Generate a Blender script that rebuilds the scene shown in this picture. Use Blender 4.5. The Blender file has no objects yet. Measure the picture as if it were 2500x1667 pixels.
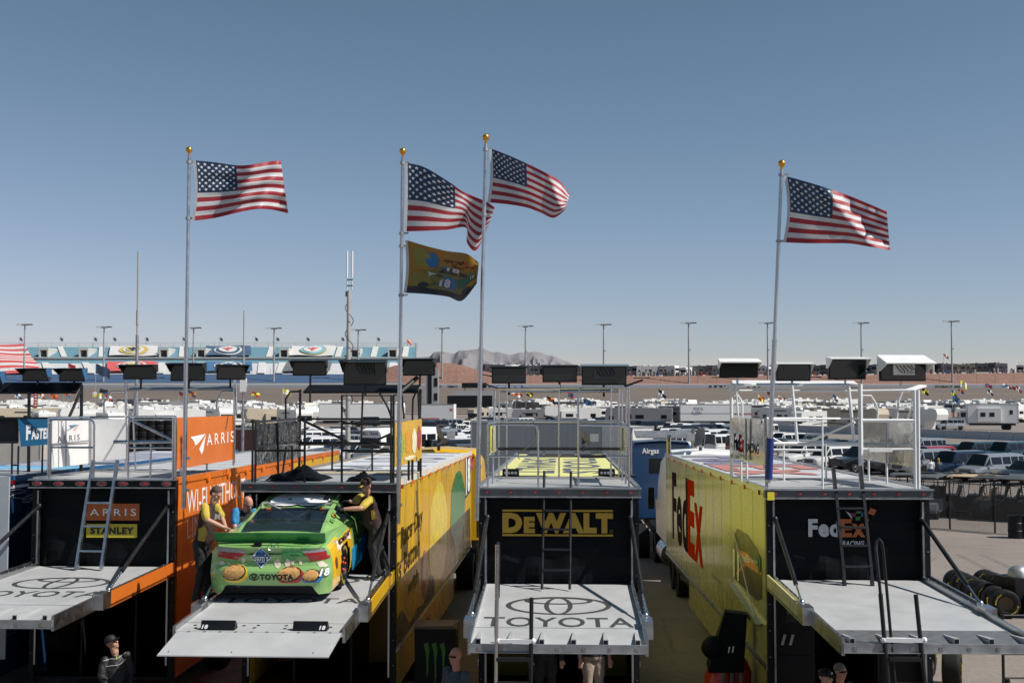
import bpy, bmesh, math, random
from mathutils import Vector, Matrix, Euler
from mathutils.bvhtree import BVHTree
R = math.radians
SC = bpy.context.scene
COL = SC.collection
random.seed(7)

# ------------------------------------------------------------------ camera, light, exposure
FPX, HZ, CAMZ = 2917.0, 967.0, 5.6          # focal length and horizon in photograph pixels, eye height in metres
PITCH = math.atan((HZ - 833.5) / FPX)
cam = bpy.data.cameras.new('camera')
cam.sensor_width = 36.0
cam.lens = FPX / 2500 * 36
cam.clip_start, cam.clip_end = 0.1, 30000
camo = bpy.data.objects.new('camera', cam)
camo.location = (0, 0, CAMZ)
camo.rotation_euler = (R(90) + PITCH, 0, 0)
COL.objects.link(camo)
SC.camera = camo

SUN_DIR = Vector((0.83, -0.30, 1.0)).normalized()      # towards the sun
elev = math.asin(SUN_DIR.z)
azim = math.atan2(SUN_DIR.x, SUN_DIR.y)                # from +Y towards +X
world = bpy.data.worlds.new('World')
SC.world = world
world.use_nodes = True
wn = world.node_tree
wn.nodes.clear()
sky = wn.nodes.new('ShaderNodeTexSky')
sky.sky_type = 'NISHITA'
sky.sun_disc = False
sky.sun_elevation = elev
sky.sun_rotation = azim
sky.altitude = 600
sky.air_density = 1.0
sky.dust_density = 0.0
sky.ozone_density = 6.0
hs = wn.nodes.new('ShaderNodeHueSaturation')
hs.inputs['Saturation'].default_value = 0.62
hs.inputs['Hue'].default_value = 0.50
sep = wn.nodes.new('ShaderNodeSeparateColor'); com = wn.nodes.new('ShaderNodeCombineColor')
for ch, (ref, out, pw) in enumerate(((2.30, 1.27, 1.60), (2.97, 2.22, 1.20), (4.00, 3.20, 1.24))):   # contrast of the air colour, per channel
    dv = wn.nodes.new('ShaderNodeMath'); dv.operation = 'DIVIDE'; dv.inputs[1].default_value = ref
    po = wn.nodes.new('ShaderNodeMath'); po.operation = 'POWER'; po.inputs[1].default_value = pw
    mu = wn.nodes.new('ShaderNodeMath'); mu.operation = 'MULTIPLY'; mu.inputs[1].default_value = out
    wn.links.new(sep.outputs[ch], dv.inputs[0]); wn.links.new(dv.outputs[0], po.inputs[0]); wn.links.new(po.outputs[0], mu.inputs[0]); wn.links.new(mu.outputs[0], com.inputs[ch])
bg = wn.nodes.new('ShaderNodeBackground')
bg.inputs['Strength'].default_value = 0.08
wo = wn.nodes.new('ShaderNodeOutputWorld')
wn.links.new(sky.outputs[0], hs.inputs['Color'])
wn.links.new(hs.outputs[0], sep.inputs[0])
wn.links.new(com.outputs[0], bg.inputs[0])
wn.links.new(bg.outputs[0], wo.inputs[0])

sun = bpy.data.lights.new('sun', 'SUN')
sun.energy = 5.0
sun.angle = R(0.5)
sun.color = (1.0, 0.95, 0.88)
suno = bpy.data.objects.new('sun', sun)
suno.rotation_euler = SUN_DIR.to_track_quat('Z', 'Y').to_euler()
suno.location = (30, -20, 40)
COL.objects.link(suno)
SC.view_settings.view_transform = 'Standard'
SC.view_settings.look = 'None'
SC.view_settings.exposure = 0.2
SC.view_settings.gamma = 1.0
SC.cycles.max_bounces = 6
SC.cycles.transparent_max_bounces = 12

# ------------------------------------------------------------------ pixel helpers (planning aid: a pixel's ray met with a real plane)
def ray(px, py):
    dx, dz = (px - 1250) / FPX, -(py - 833.5) / FPX
    c, s = math.cos(PITCH), math.sin(PITCH)
    return Vector((dx, c - dz * s, s + dz * c))
CAM = Vector((0, 0, CAMZ))
def at(px, py, Y):                       # point at depth Y
    d = ray(px, py); return CAM + d * (Y / d.y)
def onz(px, py, z=0.0):                  # point at height z
    d = ray(px, py); return CAM + d * ((z - CAMZ) / d.z)

# ------------------------------------------------------------------ materials
MATS = {}
def mat(name, col, rough=0.5, metal=0.0, var=0.10, scale=3.0, bump=0.0, bscale=40.0, coat=0.0, alpha=None, spec=0.5, trans=0.0, stretch=None):
    if name in MATS: return MATS[name]
    m = bpy.data.materials.new(name); MATS[name] = m
    m.use_nodes = True
    nt = m.node_tree; b = nt.nodes['Principled BSDF']
    b.inputs['Roughness'].default_value = rough
    b.inputs['Metallic'].default_value = metal
    b.inputs['Specular IOR Level'].default_value = spec
    b.inputs['Coat Weight'].default_value = coat
    b.inputs['Coat Roughness'].default_value = 0.08
    b.inputs['Transmission Weight'].default_value = trans
    c = (col[0], col[1], col[2], 1)
    b.inputs['Base Color'].default_value = c
    tc = nt.nodes.new('ShaderNodeTexCoord')
    src = tc.outputs['Object']
    if stretch:
        mp = nt.nodes.new('ShaderNodeMapping'); mp.inputs['Scale'].default_value = stretch
        nt.links.new(src, mp.inputs['Vector']); src = mp.outputs[0]
    if var > 0:
        n = nt.nodes.new('ShaderNodeTexNoise')
        n.inputs['Scale'].default_value = scale; n.inputs['Detail'].default_value = 5
        n.inputs['Roughness'].default_value = 0.62
        nt.links.new(src, n.inputs['Vector'])
        mr = nt.nodes.new('ShaderNodeMapRange')
        mr.inputs[1].default_value = 0.25; mr.inputs[2].default_value = 0.75
        mr.inputs[3].default_value = 1 - var; mr.inputs[4].default_value = 1 + var
        nt.links.new(n.outputs['Fac'], mr.inputs[0])
        mx = nt.nodes.new('ShaderNodeMix'); mx.data_type = 'RGBA'; mx.blend_type = 'MULTIPLY'
        mx.inputs[0].default_value = 1.0; mx.inputs[6].default_value = c
        nt.links.new(mr.outputs[0], mx.inputs[7])
        nt.links.new(mx.outputs[2], b.inputs['Base Color'])
        rr = nt.nodes.new('ShaderNodeMapRange')
        rr.inputs[1].default_value = 0.3; rr.inputs[2].default_value = 0.7
        rr.inputs[3].default_value = max(0.02, rough - 0.08); rr.inputs[4].default_value = min(1, rough + 0.08)
        nt.links.new(n.outputs['Fac'], rr.inputs[0]); nt.links.new(rr.outputs[0], b.inputs['Roughness'])
    if bump > 0:
        n2 = nt.nodes.new('ShaderNodeTexNoise'); n2.inputs['Scale'].default_value = bscale; n2.inputs['Detail'].default_value = 3
        nt.links.new(src, n2.inputs['Vector'])
        bp = nt.nodes.new('ShaderNodeBump'); bp.inputs['Strength'].default_value = bump; bp.inputs['Distance'].default_value = 0.02
        nt.links.new(n2.outputs['Fac'], bp.inputs['Height']); nt.links.new(bp.outputs[0], b.inputs['Normal'])
    if alpha is not None:
        b.inputs['Alpha'].default_value = alpha
    return m

BLACK = mat('black paint', (0.006, 0.0075, 0.0095), 0.45, var=0.25, spec=0.25)
BLACKM = mat('black tube', (0.006, 0.0075, 0.009), 0.45, var=0.3, scale=8)
TARP = mat('black vinyl curtain', (0.004, 0.005, 0.0065), 0.55, var=0.4, scale=1.6, bump=0.35, bscale=2.2, spec=0.12)
RUBBER = mat('tyre rubber', (0.007, 0.007, 0.0075), 0.7, var=0.3, scale=9, spec=0.25)
ALU = mat('brushed aluminium', (0.50, 0.51, 0.52), 0.34, 1.0, var=0.15, scale=6)
ALUD = mat('dull aluminium', (0.36, 0.37, 0.38), 0.5, 0.8, var=0.22, scale=5)
CHROME = mat('polished tube', (0.55, 0.56, 0.58), 0.25, 1.0, var=0.08)
DECK = mat('grey deck paint', (0.34, 0.347, 0.35), 0.55, var=0.10, scale=1.4, bump=0.06, bscale=90)
DECKD = mat('grey non slip strip', (0.16, 0.165, 0.17), 0.85, var=0.2, scale=12, bump=0.4, bscale=160)
RAMP = mat('grey lift deck paint', (0.395, 0.402, 0.405), 0.5, var=0.09, scale=1.8, bump=0.05, bscale=70)
LOGOG = mat('dark grey deck logo', (0.045, 0.046, 0.048), 0.6, var=0.2, scale=9)
WHITE = mat('white paint', (0.74, 0.74, 0.73), 0.4, var=0.06)
WHITET = mat('white tube paint', (0.72, 0.73, 0.73), 0.38, var=0.08)
OFFW = mat('off white panel', (0.62, 0.62, 0.60), 0.45, var=0.10)
GREYP = mat('grey paint', (0.30, 0.31, 0.32), 0.5, var=0.12)
DGREY = mat('dark grey paint', (0.07, 0.075, 0.08), 0.5, var=0.2)
ORANGE = mat('orange paint', (0.62, 0.155, 0.022), 0.25, var=0.05, scale=1.2, coat=0.2, spec=.35)
YELLOWO = mat('warm yellow paint', (0.68, 0.395, 0.018), 0.25, var=0.05, scale=1.2, coat=0.2, spec=.35)
YELLOWL = mat('lemon yellow paint', (0.80, 0.68, 0.06), 0.24, var=0.06, coat=0.3)
YELLOWG = mat('greenish yellow paint', (0.70, 0.66, 0.10), 0.25, var=0.06, coat=0.4)
PALEY = mat('pale yellow roof paint', (0.66, 0.64, 0.24), 0.55, var=0.08)
SILVERY = mat('pale glossy silver wrap', (0.37, 0.355, 0.13), 0.26, 0.0, var=0.05, scale=0.8, coat=0.35, bump=0.05, bscale=0.9)
BLUEP = mat('royal blue paint', (0.016, 0.11, 0.26), 0.3, var=0.12, coat=0.3)
BLUED = mat('dark blue paint', (0.010, 0.035, 0.085), 0.25, var=0.15, coat=0.5)
BLUEL = mat('light blue paint', (0.15, 0.45, 0.68), 0.4, var=0.08)
SIGNB = mat('blue sign vinyl', (0.008, 0.105, 0.22), 0.45, var=0.06)
REDP = mat('red paint', (0.42, 0.022, 0.018), 0.3, var=0.12, coat=0.3)
AMBER = mat('amber lens', (0.85, 0.20, 0.01), 0.2, var=0.05)
REDL = mat('red lens', (0.35, 0.012, 0.015), 0.12, var=0.15, coat=0.8)
GLASSD = mat('dark tinted glass', (0.008, 0.011, 0.014), 0.10, var=0.0, spec=0.35)
TVG = mat('black screen glass', (0.010, 0.014, 0.016), 0.14, var=0.0)
WHITEL = mat('white lettering', (0.80, 0.80, 0.80), 0.5, var=0.05)
BLACKL = mat('black lettering', (0.012, 0.012, 0.013), 0.45, var=0.1)
YELLET = mat('yellow lettering', (0.80, 0.50, 0.03), 0.5, var=0.06)
GOLD = mat('gold ball', (0.75, 0.36, 0.05), 0.25, 0.9, var=0.05)
SKIN = mat('skin', (0.46, 0.25, 0.175), 0.5, var=0.10, scale=14, bump=0.05, bscale=60)
SKINR = mat('ruddy skin', (0.52, 0.25, 0.18), 0.4, var=0.12, scale=12)

# ------------------------------------------------------------------ mesh builder
class MB:
    def __init__(s): s.v, s.f, s.m = [], [], []
    def add(s, vs, fs, m=0, T=None):
        o = len(s.v)
        for p in vs:
            p = Vector(p); s.v.append(T @ p if T else p)
        for f in fs: s.f.append(tuple(i + o for i in f)); s.m.append(m)
    def box(s, lo, hi, m=0, T=None):
        x0, y0, z0 = lo; x1, y1, z1 = hi
        s.add([(x0,y0,z0),(x1,y0,z0),(x1,y1,z0),(x0,y1,z0),(x0,y0,z1),(x1,y0,z1),(x1,y1,z1),(x0,y1,z1)],
              [(0,3,2,1),(4,5,6,7),(0,1,5,4),(1,2,6,5),(2,3,7,6),(3,0,4,7)], m, T)
    def hexa(s, p, m=0):                       # 8 corners: bottom loop, top loop
        s.add(p, [(0,3,2,1),(4,5,6,7),(0,1,5,4),(1,2,6,5),(2,3,7,6),(3,0,4,7)], m)
    def quad(s, a, b, c, d, m=0): s.add([a,b,c,d], [(0,1,2,3)], m)
    def poly(s, pts, m=0): s.add(pts, [tuple(range(len(pts)))], m)
    def prism(s, pts, ext, m=0):               # planar outline pushed along ext
        n = len(pts); e = Vector(ext)
        vs = [Vector(p) for p in pts] + [Vector(p) + e for p in pts]
        fs = [tuple(range(n))[::-1], tuple(range(n, 2*n))] + [(i, (i+1) % n, n + (i+1) % n, n + i) for i in range(n)]
        s.add(vs, fs, m)
    def tube(s, pts, r, n=8, m=0, caps=True, radii=None):
        pts = [Vector(p) for p in pts]; k = len(pts)
        rings = []
        up = None
        for i in range(k):
            t = (pts[min(i+1, k-1)] - pts[max(i-1, 0)]).normalized()
            if up is None:
                up = Vector((0,0,1)) if abs(t.z) < 0.9 else Vector((0,1,0))
            a = t.cross(up)
            if a.length < 1e-5: a = t.cross(Vector((1,0,0.3)))
            a.normalize(); b = a.cross(t).normalized(); up = b
            rr = radii[i] if radii else r
            rings.append([pts[i] + (a * math.cos(2*math.pi*j/n) + b * math.sin(2*math.pi*j/n)) * rr for j in range(n)])
        vs = [p for ring in rings for p in ring]
        fs = []
        for i in range(k-1):
            for j in range(n):
                fs.append((i*n+j, i*n+(j+1) % n, (i+1)*n+(j+1) % n, (i+1)*n+j))
        if caps: fs += [tuple(range(n))[::-1], tuple(range((k-1)*n, k*n))]
        s.add(vs, fs, m)
    def bar(s, a, b, w, h, m=0, up=(0,0,1)):   # rectangular bar
        a, b, up = Vector(a), Vector(b), Vector(up)
        t = (b - a).normalized()
        sd = t.cross(up)
        if sd.length < 1e-4: sd = t.cross(Vector((0,1,0)))
        sd.normalize(); u = sd.cross(t).normalized()
        c = lambda p: [p - sd*w/2 - u*h/2, p + sd*w/2 - u*h/2, p + sd*w/2 + u*h/2, p - sd*w/2 + u*h/2]
        A, B = c(a), c(b)
        s.add(A + B, [(0,1,2,3)[::-1],(4,5,6,7),(0,1,5,4),(1,2,6,5),(2,3,7,6),(3,0,4,7)], m)
    def lathe(s, prof, c=(0,0,0), axis='Z', n=16, m=0, caps=True):
        vs, fs = [], []; k = len(prof)
        for r, h in prof:
            for j in range(n):
                a = 2*math.pi*j/n; x, y = r*math.cos(a), r*math.sin(a)
                p = {'Z': (x,y,h), 'X': (h,x,y), 'Y': (x,h,y)}[axis]
                vs.append((p[0]+c[0], p[1]+c[1], p[2]+c[2]))
        for i in range(k-1):
            for j in range(n): fs.append((i*n+j, i*n+(j+1) % n, (i+1)*n+(j+1) % n, (i+1)*n+j))
        if caps: fs += [tuple(range(n)), tuple(range((k-1)*n, k*n))[::-1]]
        s.add(vs, fs, m)
    def ball(s, c, r, n=12, k=8, m=0, T=None):
        if not hasattr(r, '__len__'): r = (r, r, r)
        vs = [(c[0], c[1], c[2]-r[2])]; fs = []
        for i in range(1, k):
            ph = -math.pi/2 + math.pi*i/k
            for j in range(n):
                a = 2*math.pi*j/n
                vs.append((c[0]+r[0]*math.cos(ph)*math.cos(a), c[1]+r[1]*math.cos(ph)*math.sin(a), c[2]+r[2]*math.sin(ph)))
        vs.append((c[0], c[1], c[2]+r[2])); e = len(vs)-1
        for j in range(n):
            fs.append((0, 1+(j+1) % n, 1+j))
            fs.append((e, 1+(k-2)*n+j, 1+(k-2)*n+(j+1) % n))
        for i in range(k-2):
            for j in range(n):
                fs.append((1+i*n+j, 1+i*n+(j+1) % n, 1+(i+1)*n+(j+1) % n, 1+(i+1)*n+j))
        s.add(vs, fs, m, T)
    def loft(s, rings, m=0, closed=True, caps=True, mf=None):
        n = len(rings[0]); k = len(rings)
        o = len(s.v)
        for r_ in rings: s.v += [Vector(p) for p in r_]
        for i in range(k-1):
            for j in range(n if closed else n-1):
                s.f.append((o+i*n+j, o+i*n+(j+1) % n, o+(i+1)*n+(j+1) % n, o+(i+1)*n+j))
                s.m.append(mf(i, j) if mf else m)
        if caps and closed:
            s.f.append(tuple(o+j for j in range(n))[::-1]); s.m.append(m)
            s.f.append(tuple(o+(k-1)*n+j for j in range(n))); s.m.append(m)
    def text(s, body, org, u, v, w, h, m=0, bold=0.0, shear=0.0, fn=None, off=0.004):
        vs, fs = glyphs(body, bold, shear)
        org, u, v = Vector(org), Vector(u), Vector(v)
        nrm = u.cross(v).normalized() * off
        if fn: s.add([fn(a, b) for a, b in vs], fs, m)
        else: s.add([org + u*(a*w) + v*(b*h) + nrm for a, b in vs], fs, m)
    def build(s, name, mats, parent=None, smooth=None, loc=None, rot=None):
        me = bpy.data.meshes.new(name)
        me.from_pydata([tuple(p) for p in s.v], [], s.f)
        if not isinstance(mats, (list, tuple)): mats = [mats]
        for m_ in mats: me.materials.append(m_)
        me.polygons.foreach_set('material_index', s.m)
        bm = bmesh.new(); bm.from_mesh(me)
        bmesh.ops.recalc_face_normals(bm, faces=bm.faces)
        bm.to_mesh(me); bm.free()
        if smooth:
            me.shade_smooth(); me.set_sharp_from_angle(angle=R(smooth))
        o = bpy.data.objects.new(name, me); COL.objects.link(o)
        if parent: o.parent = parent
        if loc is not None: o.location = loc
        if rot is not None: o.rotation_euler = rot
        return o

_GL = {}
def glyphs(body, bold=0.0, shear=0.0):
    k = (body, bold, shear)
    if k in _GL: return _GL[k]
    cu = bpy.data.curves.new('lettering', 'FONT')
    cu.body = body.lstrip('|'); cu.offset = bold; cu.shear = shear; cu.resolution_u = 3
    if bold: cu.space_character = 1.0 + bold * 2.2
    if body[0] == '|': cu.space_character = 1.45          # widely spaced capitals
    o = bpy.data.objects.new('lettering', cu); COL.objects.link(o)
    bpy.context.view_layer.update()
    dg = bpy.context.evaluated_depsgraph_get()
    me = bpy.data.meshes.new_from_object(o.evaluated_get(dg))
    vs = [(v.co.x, v.co.y) for v in me.vertices]; fs = [tuple(p.vertices) for p in me.polygons]
    bpy.data.objects.remove(o); bpy.data.curves.remove(cu); bpy.data.meshes.remove(me)
    x0, x1 = min(a for a, b in vs), max(a for a, b in vs); y0, y1 = min(b for a, b in vs), max(b for a, b in vs)
    vs = [((a-x0)/(x1-x0), (b-y0)/(y1-y0)) for a, b in vs]
    _GL[k] = (vs, fs)
    return _GL[k]

def tag(o, label=None, cat=None, group=None, kind=None):
    if label: o['label'] = label
    if cat: o['category'] = cat
    if group: o['group'] = group
    if kind: o['kind'] = kind
    return o
def thing(name, label, cat, loc=(0,0,0), rot=(0,0,0), group=None):
    o = bpy.data.objects.new(name, None); COL.objects.link(o)
    o.empty_display_size = 0.3
    o.location = loc; o.rotation_euler = rot
    return tag(o, label, cat, group)
KIDS = {}
def dup(root, loc, rot=None, label=None, group=None, scale=None, swap=None):
    def cp(o, par):
        c = o.copy(); COL.objects.link(c)
        if par: c.parent = par
        if swap and c.type == 'MESH':
            pass
        for ch in list(o.children): cp(ch, c)
        return c
    r = cp(root, None); r.location = loc
    if rot is not None: r.rotation_euler = rot
    if label: r['label'] = label
    if group: r['group'] = group
    if scale: r.scale = scale
    if swap:
        for ch in r.children_recursive:
            if ch.type == 'MESH':
                for i, sl in enumerate(ch.material_slots):
                    if sl.material and sl.material.name in swap:
                        nm = sl.material.name; sl.link = 'OBJECT'; sl.material = swap[nm]
    return r
def structure(name, mb, mats, smooth=None):
    o = mb.build(name, mats, None, smooth); o['kind'] = 'structure'; return o

class Frame:                                  # a thing's own axes; px() meets a photograph ray with one of its planes
    def __init__(s, root):
        bpy.context.view_layer.update()
        s.o = root; s.M = root.matrix_world.copy(); s.I = s.M.inverted()
    def px(s, px, py, x=None, y=None, z=None):
        c = s.I @ CAM; d = s.I.to_3x3() @ ray(px, py)
        if x is not None: t = (x - c.x) / d.x
        elif y is not None: t = (y - c.y) / d.y
        else: t = (z - c.z) / d.z
        return c + d * t
# ================================================================== SETTING
def lerp(a, b, t): return a+(b-a)*t
def sstep(a, b, t):
    t = max(0, min(1, (t-a)/(b-a))); return t*t*(3-2*t)
def gz(x, y): return 1.3 * sstep(230, 320, y)

def ground_mat():
    m = bpy.data.materials.new('dusty old asphalt'); m.use_nodes = True
    nt = m.node_tree; b = nt.nodes['Principled BSDF']; b.inputs['Roughness'].default_value = 0.9
    tc = nt.nodes.new('ShaderNodeTexCoord')
    def noise(sc, det, ro=0.6):
        n = nt.nodes.new('ShaderNodeTexNoise'); n.inputs['Scale'].default_value = sc; n.inputs['Detail'].default_value = det
        n.inputs['Roughness'].default_value = ro; nt.links.new(tc.outputs['Object'], n.inputs['Vector']); return n
    a, c, d = noise(0.11, 6), noise(9.0, 4), noise(0.9, 5, 0.7)
    r1 = nt.nodes.new('ShaderNodeValToRGB')
    r1.color_ramp.elements[0].position = 0.3; r1.color_ramp.elements[0].color = (0.160, 0.134, 0.118, 1)
    r1.color_ramp.elements[1].position = 0.75; r1.color_ramp.elements[1].color = (0.245, 0.207, 0.183, 1)
    nt.links.new(a.outputs['Fac'], r1.inputs[0])
    def mul(x, n, lo, hi, f0=0.3, f1=0.7):
        mr = nt.nodes.new('ShaderNodeMapRange'); mr.inputs[1].default_value = f0; mr.inputs[2].default_value = f1
        mr.inputs[3].default_value = lo; mr.inputs[4].default_value = hi
        nt.links.new(n, mr.inputs[0])
        mx = nt.nodes.new('ShaderNodeMix'); mx.data_type = 'RGBA'; mx.blend_type = 'MULTIPLY'; mx.inputs[0].default_value = 1
        nt.links.new(x, mx.inputs[6]); nt.links.new(mr.outputs[0], mx.inputs[7]); return mx.outputs[2]
    x = mul(r1.outputs[0], c.outputs['Fac'], 0.86, 1.14)
    x = mul(x, d.outputs['Fac'], 0.88, 1.10)
    vo = nt.nodes.new('ShaderNodeTexVoronoi'); vo.feature = 'DISTANCE_TO_EDGE'; vo.inputs['Scale'].default_value = 0.31
    wv = nt.nodes.new('ShaderNodeMix'); wv.data_type = 'VECTOR'; wv.inputs[0].default_value = 0.16
    nt.links.new(tc.outputs['Object'], wv.inputs[4]); nt.links.new(d.outputs['Color'], wv.inputs[5]); nt.links.new(wv.outputs[1], vo.inputs['Vector'])
    x = mul(x, vo.outputs['Distance'], 0.80, 1.0, 0.002, 0.010)
    nt.links.new(x, b.inputs['Base Color'])
    bp = nt.nodes.new('ShaderNodeBump'); bp.inputs['Strength'].default_value = 0.35; bp.inputs['Distance'].default_value = 0.01
    nt.links.new(c.outputs['Fac'], bp.inputs['Height']); nt.links.new(bp.outputs[0], b.inputs['Normal'])
    return m
g = MB()
ys = [-60, 0, 60, 120, 200, 230, 245, 260, 275, 290, 305, 320, 360, 600, 1500, 4000, 12000]
xs = [-9000, -2000, -600, -200, 0, 200, 600, 2000, 9000]
g.v = [Vector((x, y, gz(x, y))) for y in ys for x in xs]
for i in range(len(ys)-1):
    for j in range(len(xs)-1):
        k = i*len(xs)+j; g.f.append((k, k+1, k+1+len(xs), k+len(xs))); g.m.append(0)
structure('ground', g, ground_mat())

# thin pole shadows painted as dark streaks on the yard by the tyres
st = MB()
for (p, q, w) in (((2338,1352),(2440,1402),0.10),((2396,1352),(2490,1396),0.10)):
    a, b = onz(*p, 0.004), onz(*q, 0.004); d = (b-a).normalized().cross(Vector((0,0,1)))*w
    st.quad(a-d, b-d, b+d, a+d)
structure('painted_shadows', st, mat('painted shadow streak', (0.16,0.135,0.12), 0.9, var=0.2))

# ---- banked track
TR = [(318,1.32),(325,1.6),(345,3.6),(365,5.9),(385,8.3)]
tm = mat('worn track asphalt', (0.130, 0.103, 0.087), 0.85, var=0.16, scale=0.06, stretch=(0.25, 3, 3))
t = MB(); X = [-420+i*20 for i in range(43)]
def bend(x): return -0.00010*(x-20)**2*0.25
for x in X:
    for (y, z) in TR: t.v.append(Vector((x, y+bend(x), z)))
n = len(TR)
for i in range(len(X)-1):
    for j in range(n-1):
        k = i*n+j; t.f.append((k, k+1, k+1+n, k+n)); t.m.append(0)
structure('track', t, tm, smooth=60)

# ---- outer wall with catch fence and lettering
w = thing('track_wall', 'long grey track wall with painted sponsor words above the banked track', 'wall', (0, 386, 8.2))
m = MB(); m2 = MB()
for i in range(len(X)-1):
    a, b = X[i], X[i+1]; ya, yb = bend(a), bend(b)
    m.hexa([(a,ya,0),(b,yb,0),(b,yb+.5,0),(a,ya+.5,0),(a,ya,1.05),(b,yb,1.05),(b,yb+.5,1.05),(a,ya+.5,1.05)])
    m2.hexa([(a,ya-.03,1.05),(b,yb-.03,1.05),(b,yb+.5,1.05),(a,ya+.5,1.05),(a,ya-.03,1.28),(b,yb-.03,1.28),(b,yb+.5,1.28),(a,ya+.5,1.28)])
m.build('wall_face', mat('wall grey', (0.36,0.37,0.39), 0.7, var=0.08, scale=0.3), w)
m2.build('wall_cap', WHITE, w)
FW = Frame(w)
def wtext(s, x0, x1, y0, y1, mt, panel=None, name='lettering'):
    a, b = FW.px(x0, y1, y=-0.08), FW.px(x1, y0, y=-0.08)
    mm = MB()
    if panel:
        mm.box((a.x-.6, a.y+bend(a.x)-0.06, .06), (b.x+.6, a.y+bend(a.x)-.02, 1.02), 0)
        mm.text(s, (a.x, a.y+bend(a.x)-.07, .22), (1,0,0), (0,0,1), b.x-a.x, .62, 1, bold=.02)
        mm.build('painted_panel', [panel, mt], w)
    else:
        mm.text(s, (a.x, a.y+bend(a.x)-.04, .1), (1,0,0), (0,0,1), b.x-a.x, .84, 0, bold=.03)
        mm.build(name, mt, w)
wtext('ZMAX', 1092, 1118, 934, 942, BLACKL); wtext('X', 1072, 1079, 934, 942, BLACKL)
wtext('BOYD GAMING', 1199, 1234, 935, 941, WHITEL, BLUEP)
wtext('GOLD COAST', 1243, 1272, 935, 941, WHITEL, BLUEP)
wtext('3  o  LAS VEGAS  o  3', 1737, 1850, 935, 942, WHITEL, BLUED)
wtext('LVMS.COM', 2060, 2105, 940, 948, BLACKL); wtext('KOBALT 400', 2283, 2345, 941, 949, BLACKL)
wtext('HOME OF THE NEON GARAGE', 341, 422, 938, 943, BLACKL)
f = MB()
for i in range(-66, 68):
    x = i*6.0; y = bend(x)+.3
    f.tube([(x,y,1.28),(x,y,5.4),(x,y-.9,6.6)], 0.045, 4, caps=False)
for z in (2.2, 3.2, 4.2, 5.3):
    for i in range(-22, 22): f.bar((i*18,bend(i*18)+.3,z), ((i+1)*18,bend(i*18+18)+.3,z), .025, .025)
cf = f.build('catch_fence', mat('fence steel', (0.2,0.2,0.21), 0.5, 0.6, var=0))
cf.location = (0, 386, 8.2)
tag(cf, 'tall thin wire catch fence standing on the far track wall', 'fence')

# ---- red earth bank behind the wall, its flat top, and the mountains
def prof(pts, x):
    if x <= pts[0][0]: return pts[0][1]
    for (a, b), (c, d) in zip(pts, pts[1:]):
        if x <= c: return b + (d-b)*sstep(a, c, x) if c > a else d
    return pts[-1][1]
HT = [(-60,10),(-34,16.4),(-26,16.9),(-18,16.2),(-10,14.0),(-3,12.6),(40,12.3),(100,12.6),(180,13.4),(420,13.8)]
h = MB(); HX = [-60+i*3 for i in range(161)]
rows = [(387.0,8.5,0),(390,0,.25),(394,0,.62),(398,0,1),(402,0,1.0),(440,0,.97),(500,0,.8)]
for x in HX:
    tp = prof(HT, x)
    for k, (y, z, fr) in enumerate(rows):
        hgt = 8.5 + (tp-8.5)*fr
        jit = 0.12*math.sin(x*1.7+k*2.1)+0.1*math.sin(x*.63+k) if 0 < k < 5 else 0
        h.v.append(Vector((x, y+bend(x)+jit*2, hgt+jit*.6)))
n = len(rows)
for i in range(len(HX)-1):
    for j in range(n-1):
        k = i*n+j; h.f.append((k, k+1, k+1+n, k+n)); h.m.append(0)
structure('hill', h, mat('red gravel bank', (0.20, 0.110, 0.082), 0.95, var=0.26, scale=0.8, bump=0.5, bscale=1.5), smooth=80)

mp = [(985,905),(1012,872),(1047,868),(1060,858),(1086,861),(1108,864),(1121,856),(1148,854),(1178,848),(1210,854),(1244,863),(1279,857),(1303,853),(1345,867),(1385,879),(1419,891),(1450,906)]
mt_ = MB(); MY = 5200; NX, NY = 260, 44
from mathutils import noise as mnoise
for i in range(NX):
    px = 985 + 465*i/(NX-1)
    top = HZ - prof(mp, px)
    for j in range(NY):
        u = j/(NY-1)                                    # 0 near foot, ~.6 ridge, 1 far foot
        y = MY - 900 + 1500*u
        x = (px-1250)/FPX*MY*(1+.00*u)
        e = 1-abs(u-.6)/.6 if u < .6 else 1-(u-.6)/.4
        e = max(0, e)**0.85
        zt = top*MY/FPX
        nz = mnoise.fractal((x*.004, y*.0022, 3.1), 0.9, 2.1, 6)
        rg = abs(mnoise.noise((x*.010, y*.0016, 8.0)))
        mt_.v.append(Vector((x, y, CAMZ - 30 + (zt+30)*e + (nz*60 - rg*125 - 45*abs(mnoise.noise((x*.024, y*.004, 2.0))))*(e*(1-e)*4)**.8 + nz*7*e)))
for i in range(NX-1):
    for j in range(NY-1):
        k = i*NY+j; mt_.f.append((k, k+NY, k+1+NY, k+1)); mt_.m.append(0)
structure('mountains', mt_, mat('haze tinted rock', (0.19, 0.182, 0.195), 1.0, var=0.16, scale=0.006), smooth=50)  # distance haze is put into the rock's greyish colour

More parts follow.
